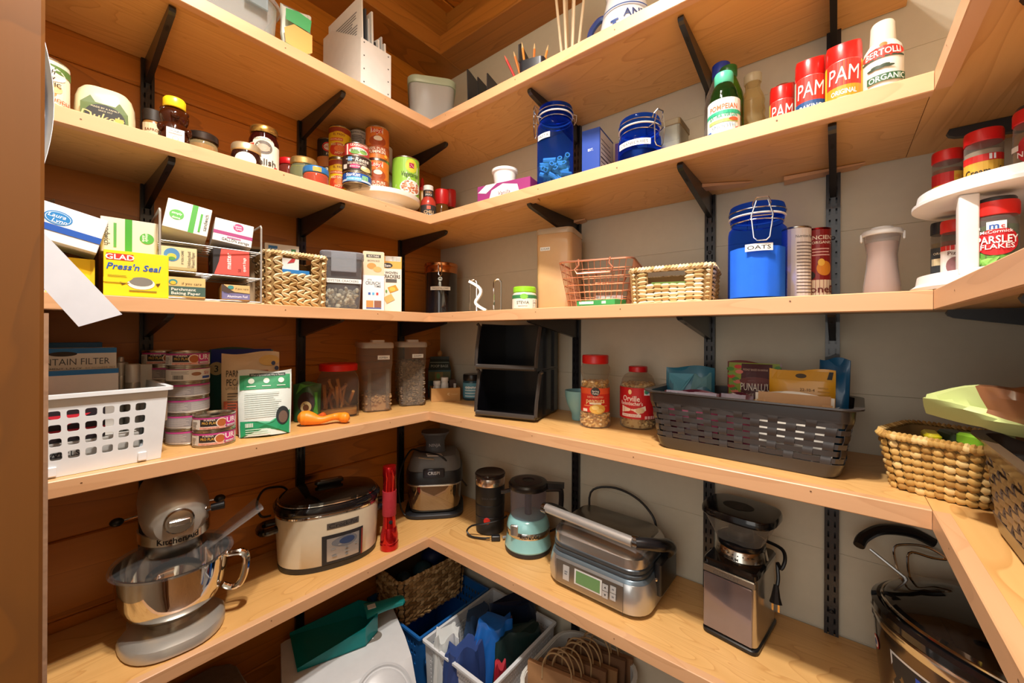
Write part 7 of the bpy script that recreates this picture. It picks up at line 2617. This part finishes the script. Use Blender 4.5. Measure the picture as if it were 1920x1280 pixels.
# big black slow cooker at the right
t = thing('slow_cooker', 'large black and steel slow cooker with raised carry handle at right', 'slow cooker', (1.672, -0.198, zz), -35)
ov = superell(.205, .150, 2.3, 64)
MB().prof(ov, [(.86, 0), (.90, .003), (.92, .012)]).obj('foot', t, P('1c1c1e', .4))
MB().prof(ov, [(.90, .010), (.92, .014), (.965, .10), (.985, .165)]).obj('housing', t, P('6f6256', .14, .9))
MB().prof(ov, [(.985, .163), (1.0, .167), (1.0, .178), (.985, .181)]).obj('steel_band', t, P('cfd0d0', .14, 1.0))
MB().prof(ov, [(.975, .180), (1.0, .184), (1.0, .196), (.96, .202), (.90, .202)]).obj('crock_rim', t, P('0f0f11', .08, coat=.5))
MB().prof(ov, [(.91, .200), (.92, .205), (.88, .214), (.65, .226), (.3, .232), (.05, .233)]).obj('glass_lid', t, P('14110f', .05, coat=.6))
MB().tube([(.915 * x, .915 * y, .206) for x, y in ov], .003, 7, True).obj('lid_ring', t, P('d9d5cc', .1, 1.0))
MB().rbox(.10, .035, .018, .012, .236, 0, .0, e=.005).obj('lid_handle', t, P('141416', .2))
p = Print(lambda u, v, L: (u, v, .254 + L), 1.0)
p.rect(-.042, -.008, .042, .008, 'b9bec4', .3, .7)
p.text('STAY or GO', 0, 0, .008, '3a3a40', .006)
p.obj(t, 'handle_badge')
MB().tube([(-.150, .03, .19), (-.17, .02, .205), (-.235, .0, .245)], .003, 7).obj('handle_wire', t, P('a8a8a6', .35, .8))
MB().curve([(-.242, -.022, .252), (-.246, .0, .266), (-.236, .04, .282), (-.210, .085, .282), (-.185, .11, .268)], .011, 10, taper=[.9, 1, 1, 1, .9]).obj('carry_handle', t, P('131315', .35))
MB().curve([(-.20, .03, .205), (-.215, .04, .25), (-.205, .06, .262), (-.185, .09, .262), (-.16, .10, .25), (-.175, .085, .246), (-.20, .06, .246), (-.185, .035, .205)], .0025, 7).obj('lid_clip', t, CHROME())
MB().tube([(-.05, .12, .213), (.02, .13, .222), (.09, .115, .214)], .006, 8).obj('lid_gasket_clip', t, P('131315', .35))
def ovm2(u, v, L):
    th_ = -pi / 2 + u / .17
    k = .915 + .07 * min(v, .165) / .165
    c_, s_ = cos(th_), sin(th_)
    x, y = .205 * math.copysign(abs(c_) ** (2 / 2.3), c_), .150 * math.copysign(abs(s_) ** (2 / 2.3), s_)
    return (x * (k + L * 12), y * (k + L * 12), v)
p = Print(ovm2, .007)
p.rect(-.105, .02, .09, .140, 'cfcfd0', .3, .4)
p.rect(-.101, .024, .086, .136, '15171c')
p.rect(-.060, .05, .02, .128, '1f48b0')
p.ell(-.155, .120, .013, .013, 'b3262a')
p.ell(-.155, .120, .010, .010, 'e6e6ea')
p.ell(-.155, .120, .006, .006, '3a62a5')
p.obj(t, 'control_panel')
p = Print(lambda u, v, L: ovm2(u, .165, L * 2 + .0036)[:2] + (v,), .007)
p.text('SET & FORGET', .02, .1725, .007, '5c5c5e', .008)
p.obj(t, 'lettering')

# ================================================================== ON THE FLOOR
zf = FLOOR + 0.0005
# white bin with brown mats over it
t = thing('storage_tub', 'white plastic tub under the shelf by the door', 'tub', (0.155, -0.968, zf), 90)
MB().shell([rrect(.27, .24, .05, 6), rrect(.31, .27, .06, 6)], [0, .27], .004).obj('tub', t, P('dedbd6', .4))
m = MB()
a, b = rrect(.305, .265, .06, 6), rrect(.335, .295, .07, 6)
m.loft([[(x, y, .262) for x, y in a], [(x, y, .262) for x, y in b], [(x, y, .272) for x, y in b], [(x, y, .274) for x, y in a], [(x, y, .262) for x, y in a]], False, False)
m.obj('rim', t, P('dedbd6', .4))
for k in range(2):
    m = MB()
    rd = random.Random(30 + k)
    m.loft([[(x * q + .004 * sin(5 * i), y * q, z + .003 * sin(i * .9 + k)) for i, (x, y) in enumerate(rrect(.30 - .01 * k, .27, .05, 8))] for q, z in ((.97, 0), (1.0, .006), (1.0, .020), (.97, .026))])
    solo(m.obj('folded_mat', None, P('6b5641', .95, bump=.8, vary=.2, sheen=.3)), ['lower brown fabric mat folded over the white tub', 'upper brown fabric mat folded over the white tub'][k], 'mat', (0.155, -0.968, zf + .276 + .028 * k), 90, 'brown folded mats')

# pale grey pet food bin with round lid
t = thing('pet_food_bin', 'pale grey plastic pet food bin with round screw lid', 'bin', (0.272, -0.592, zf), 70)
PB = P('cfcfd0', .4)
w, d, h = .35, .36, .31
prof_ = [(-d / 2, 0), (d / 2, 0), (d / 2, h), (.0, h), (-.075, h - .015), (-d / 2, h - .11)]
def sec(x, k=1.0):
    return [(x, y * k, z if z else 0) for y, z in prof_]
m = MB()
m.loft([sec(-w / 2, .94), sec(-w / 2 + .012, .985), sec(-w / 2 + .03, 1), sec(w / 2 - .03, 1), sec(w / 2 - .012, .985), sec(w / 2, .94)])
m.obj('body', t, PB, smooth=30)
nz = Vector((0, -.095, .105)).normalized()
mid = Vector((0, -.1275, h - .0625))
Mx = Matrix.Translation((.075, mid[1], mid[2])) @ Matrix.Rotation(math.acos(nz[2]), 4, 'X')
MB().lathe([(.082, 0), (.085, .004), (.085, .014), (.078, .018), (.074, .014), (.070, .014), (.068, .020), (.060, .024), (.001, .024)], 44, M=Mx).obj('screw_lid', t, P('c4c5c7', .35))
MB().rbox(.10, .026, .012, .010, .022, 0, 0, e=.004, M=Mx).obj('lid_grip', t, P('b4b6ba', .35))
p = Print(lambda u, v, L: (u, v, h + L), 1.0)
p.poly([(.022 * x + .03 + (.06 if i < 6 or i > 17 else -.02), .022 * y + .05) for i, (x, y) in enumerate(unit(24))], '7c736a')
p.rect(.066, .042, .084, .060, 'dcdcda')
p.obj(t, 'recessed_handle')

# teal dustpan lying on it
t = thing('dustpan', 'translucent teal dustpan lying on the pet food bin', 'dustpan', (0.175, -0.575, zf + .313), -22)
TE = CLEAR('179898', .6, .12, '3fc0b8')
pl = [(-.085, -.135), (.085, -.115), (.075, .075), (.03, .12), (-.03, .12), (-.075, .075)]
MB().poly(pl, .001, .004).obj('pan', t, TE, smooth=0)
for (a, b, h0, h1) in ((1, 2, .012, .058), (2, 3, .058, .060), (4, 5, .060, .058), (5, 0, .058, .012), (3, 4, .060, .060)):
    A_, B_ = Vector((*pl[a], 0)), Vector((*pl[b], 0))
    n_ = Vector((A_[1] - B_[1], B_[0] - A_[0], 0)).normalized() * .0025
    Z_ = Vector((0, 0, 1))
    MB().loft([[A_ + Z_ * .002, B_ + Z_ * .002, B_ + Z_ * h1, A_ + Z_ * h0], [A_ + n_ + Z_ * .002, B_ + n_ + Z_ * .002, B_ + n_ + Z_ * h1, A_ + n_ + Z_ * h0]]).obj('side_wall', t, TE, smooth=0)
TO = P('1a9492', .3, coat=.3)
MB().loft([[(x, .085 + s, z + .060) for x, z in superell(a, b, 3, 18)] for s, a, b in ((0, .040, .006), (.03, .030, .009), (.07, .022, .011), (.12, .023, .010), (.128, .016, .007))]).obj('handle', t, TO)
MB().rbox(.024, .026, .002, .002, .069, 0, .105).obj('label', t, P('e4e4e0', .5))

# blue basket with seagrass basket standing in it
crate('laundry_basket', 'blue plastic slotted basket in the floor corner', (0.180, -0.205, zf), 90, .335, .315, .275, '1f62a8', 18, 3, 16, .009, .014, .94, (.16, .022), .006, mx=.02, k=2)
rope_basket('seagrass_basket', 'brown water hyacinth basket standing in the blue basket', (0.122, -0.198, zf + .225), 86, .31, .185, .172, 11, .0165, ['c29c68', 'a88250', 'd4b17e', '8f6a3c'], .93, None, 'braid', .02, .006, 21, liner='4a3823')
for k, (x, y, r_, c, lb) in enumerate(((.105, -.27, .030, '1f3f54', 'dark blue ball of cloth in the hyacinth basket'), (.120, -.19, .036, '1c4a5c', 'teal bottle cap poking up in the hyacinth basket'), (.085, -.11, .045, '16285e', 'navy bag stuffed in the hyacinth basket'))):
    m = MB().ell((0, 0, r_), (r_ * 1.1, r_, r_), 14, 9)
    solo(m.obj('cloth_ball', None, P(c, .5, bump=.4)), lb, 'cloth', (x, y, zf + .30), 20 * k)

# white perforated basket with bags
crate('perforated_basket', 'white perforated plastic basket full of blue shopping bags', (0.520, -0.215, zf), 90, .335, .285, .295, 'd6d8da', 34, 18, 28, .0042, .0075, .93, (.03, .02), .008, mx=.02, k=1, rr=.45)


def drape(name, label, loc, rz, w, d, h, col, seed, rough=.35, folds=7, lean=(0, 0), coat=.3):
    rd = random.Random(seed)
    a, b, c = [rd.uniform(0, 6) for _ in range(3)]
    t = thing(name, label, 'bag', loc, rz, None, lean)
    def f(u, v):
        th_ = 2 * pi * u
        x, y = w / 2 * math.copysign(abs(cos(th_)) ** .7, cos(th_)), d / 2 * math.copysign(abs(sin(th_)) ** .7, sin(th_))
        k = 1 - .25 * v ** 3
        q = 1 + .10 * sin(folds * th_ + a + 3 * v) + .05 * sin(folds * 1.7 * th_ + b - 5 * v)
        return (x * k * q, y * k * q, h * v + .014 * sin(folds * .6 * th_ + c) * v)
    m = MB()
    nu_, nv_ = 48, 10
    m.v = [Vector(f(i / nu_, j / nv_)) for j in range(nv_ + 1) for i in range(nu_)]
    for j in range(nv_):
        for i in range(nu_):
            m.f.append([j * nu_ + i, j * nu_ + (i + 1) % nu_, (j + 1) * nu_ + (i + 1) % nu_, (j + 1) * nu_ + i])
            m.m.append(0)
    m.f.append([nv_ * nu_ + i for i in range(nu_)])
    m.m.append(0)
    m.f.append([nu_ - 1 - i for i in range(nu_)])
    m.m.append(0)
    m.obj('fabric', t, P(col, rough, coat=coat), smooth=50)
    return t


fb = zf + .012
drape('shopping_bag', 'bright blue plastic tote folded upright in the perforated basket', (0.535, -0.262, fb), 62, .15, .075, .345, '1f68c0', 41, .22, 6, (0, 6), .6)
drape('shopping_bag', 'navy blue cloth bag crumpled at the front of the perforated basket', (0.515, -0.338, fb), 68, .14, .075, .305, '263f7a', 42, .7, 9)
drape('shopping_bag', 'dark green bag at the right of the perforated basket', (0.605, -0.185, fb), 62, .19, .06, .310, '16302e', 43, .4, 5)
drape('shopping_bag', 'black tote with blue scene at the back of the perforated basket', (0.525, -0.115, fb), 58, .22, .06, .340, '1a2236', 44, .25, 4)
drape('shopping_bag', 'magenta pouch squeezed between bags in the perforated basket', (0.572, -0.205, fb), 60, .07, .03, .330, '6e1c48', 45, .5, 5)
drape('shopping_bag', 'white plastic carrier bag spilling over the front rim', (0.445, -0.345, fb), 66, .10, .07, .315, 'd3d7d6', 46, .35, 8)
drape('shopping_bag', 'red bag sliver at the right rim of the perforated basket', (0.622, -0.290, fb), 80, .05, .025, .270, 'a01a2a', 47, .5, 5)
drape('shopping_bag', 'steel blue cloth bag at the left of the perforated basket', (0.440, -0.190, fb), 80, .13, .06, .300, '2c4668', 48, .7, 7)

# white bin of kraft bags
t = thing('bag_bin', 'white perforated bin of folded kraft paper bags under the grey-wall shelf', 'bin', (0.832, -0.170, zf), 0)
MB().shell([rrect(.24, .27, .06, 6), rrect(.265, .30, .07, 6)], [0, .285], .004).obj('tub', t, P('d6d4cc', .4))
m = MB()
a, b = rrect(.262, .297, .07, 6), rrect(.282, .317, .08, 6)
m.loft([[(x, y, .278) for x, y in a], [(x, y, .278) for x, y in b], [(x, y, .287) for x, y in b], [(x, y, .289) for x, y in a], [(x, y, .278) for x, y in a]], False, False)
m.obj('rim', t, P('d6d4cc', .4))
kl = ['frontmost large kraft paper bag with rope handles', 'second kraft paper bag from the front', 'third kraft paper bag from the front', 'fourth kraft paper bag from the front', 'fifth kraft paper bag from the front', 'rearmost kraft paper bag against the bin wall']
for k in range(6):
    x0, y0 = 0.800 + .012 * k, -0.262 + .036 * k
    t = thing('kraft_bag', kl[k], 'bag', (x0, y0, zf + .010), 12, 'folded kraft paper bags', (-7, 0))
    wv, hv = .19 - .006 * (k % 3), .305 - .012 * (k % 2)
    MB().rbox(wv, .016, hv, .003, e=.001).obj('folded_bag', t, P(['a87a50', '8f6540', '7d5636', '94693f', '6f4c30', '855c3a'][k], .8, vary=.1), smooth=30)
    hd = P('b08f64', .8)
    for s in (-1, 1):
        pts = [(-.045, s * .009, hv - .03), (-.043, s * .010, hv + .015), (-.02, s * (.012), hv + .048), (.02, s * .012, hv + .048), (.043, s * .010, hv + .015), (.045, s * .009, hv - .03)]
        MB().curve(pts, .0024, 6).obj('rope_handle', t, hd)
carton('gift_bag', 'flat bright blue gift bag in front of the kraft bags', 'bag', (0.842, -0.300, zf + .010), 12, .13, .012, .275, '1c5cb8', lambda p, w, d, h: (p.text('b', .045, h - .04, .016, '9ac4ee'), p.rect(.02, h - .005, .05, h + .0, 'd9d9d6')))
# ================================================================== beside the door
# sheets of paper pinned to the inside of the door wall, curling into view
for k in range(3):
    m = MB()
    y0 = -1.2325 + .005 * k
    m.grid(lambda u, v: (0.46 + .11 * u + .012 * k, y0 + (.0215 + .003 * k) * sin(pi * (.08 + .84 * v)) * u ** 1.5 + .001, 1.60 + .27 * v + .012 * k), 8, 16, .0006)
    solo(m.obj('paper_sheet', None, PAPER('e8ebf2'), smooth=60), ['rearmost white sheet pinned by the door jamb', 'middle white sheet curling by the door jamb', 'front white sheet curling out beside the door jamb'][k], 'paper', (0, 0, 0), 0, 'paper sheets by the door')
m = MB()
m.grid(lambda u, v: tuple(Vector((.56, -1.232, 1.632)).lerp(Vector((.56, -1.122, 1.478)), v) * (1 - u) + Vector((.56, -1.232, 1.560)).lerp(Vector((.56, -1.168, 1.458)), v) * u), 2, 6, .0015)
solo(m.obj('card_flap', None, P('dfe2ea', .5)), 'stiff white card flap sticking out from the door wall', 'card')
m = MB()
m.box(.600, FRONT + .0005, .16, .612, -1.198, 1.475)
cb = m.obj('cardboard_edge', None, P('b08a6c', .85, vary=.25, bump=.8), smooth=0)
solo(cb, 'strip of rough cardboard edge standing behind the door jamb', 'cardboard')
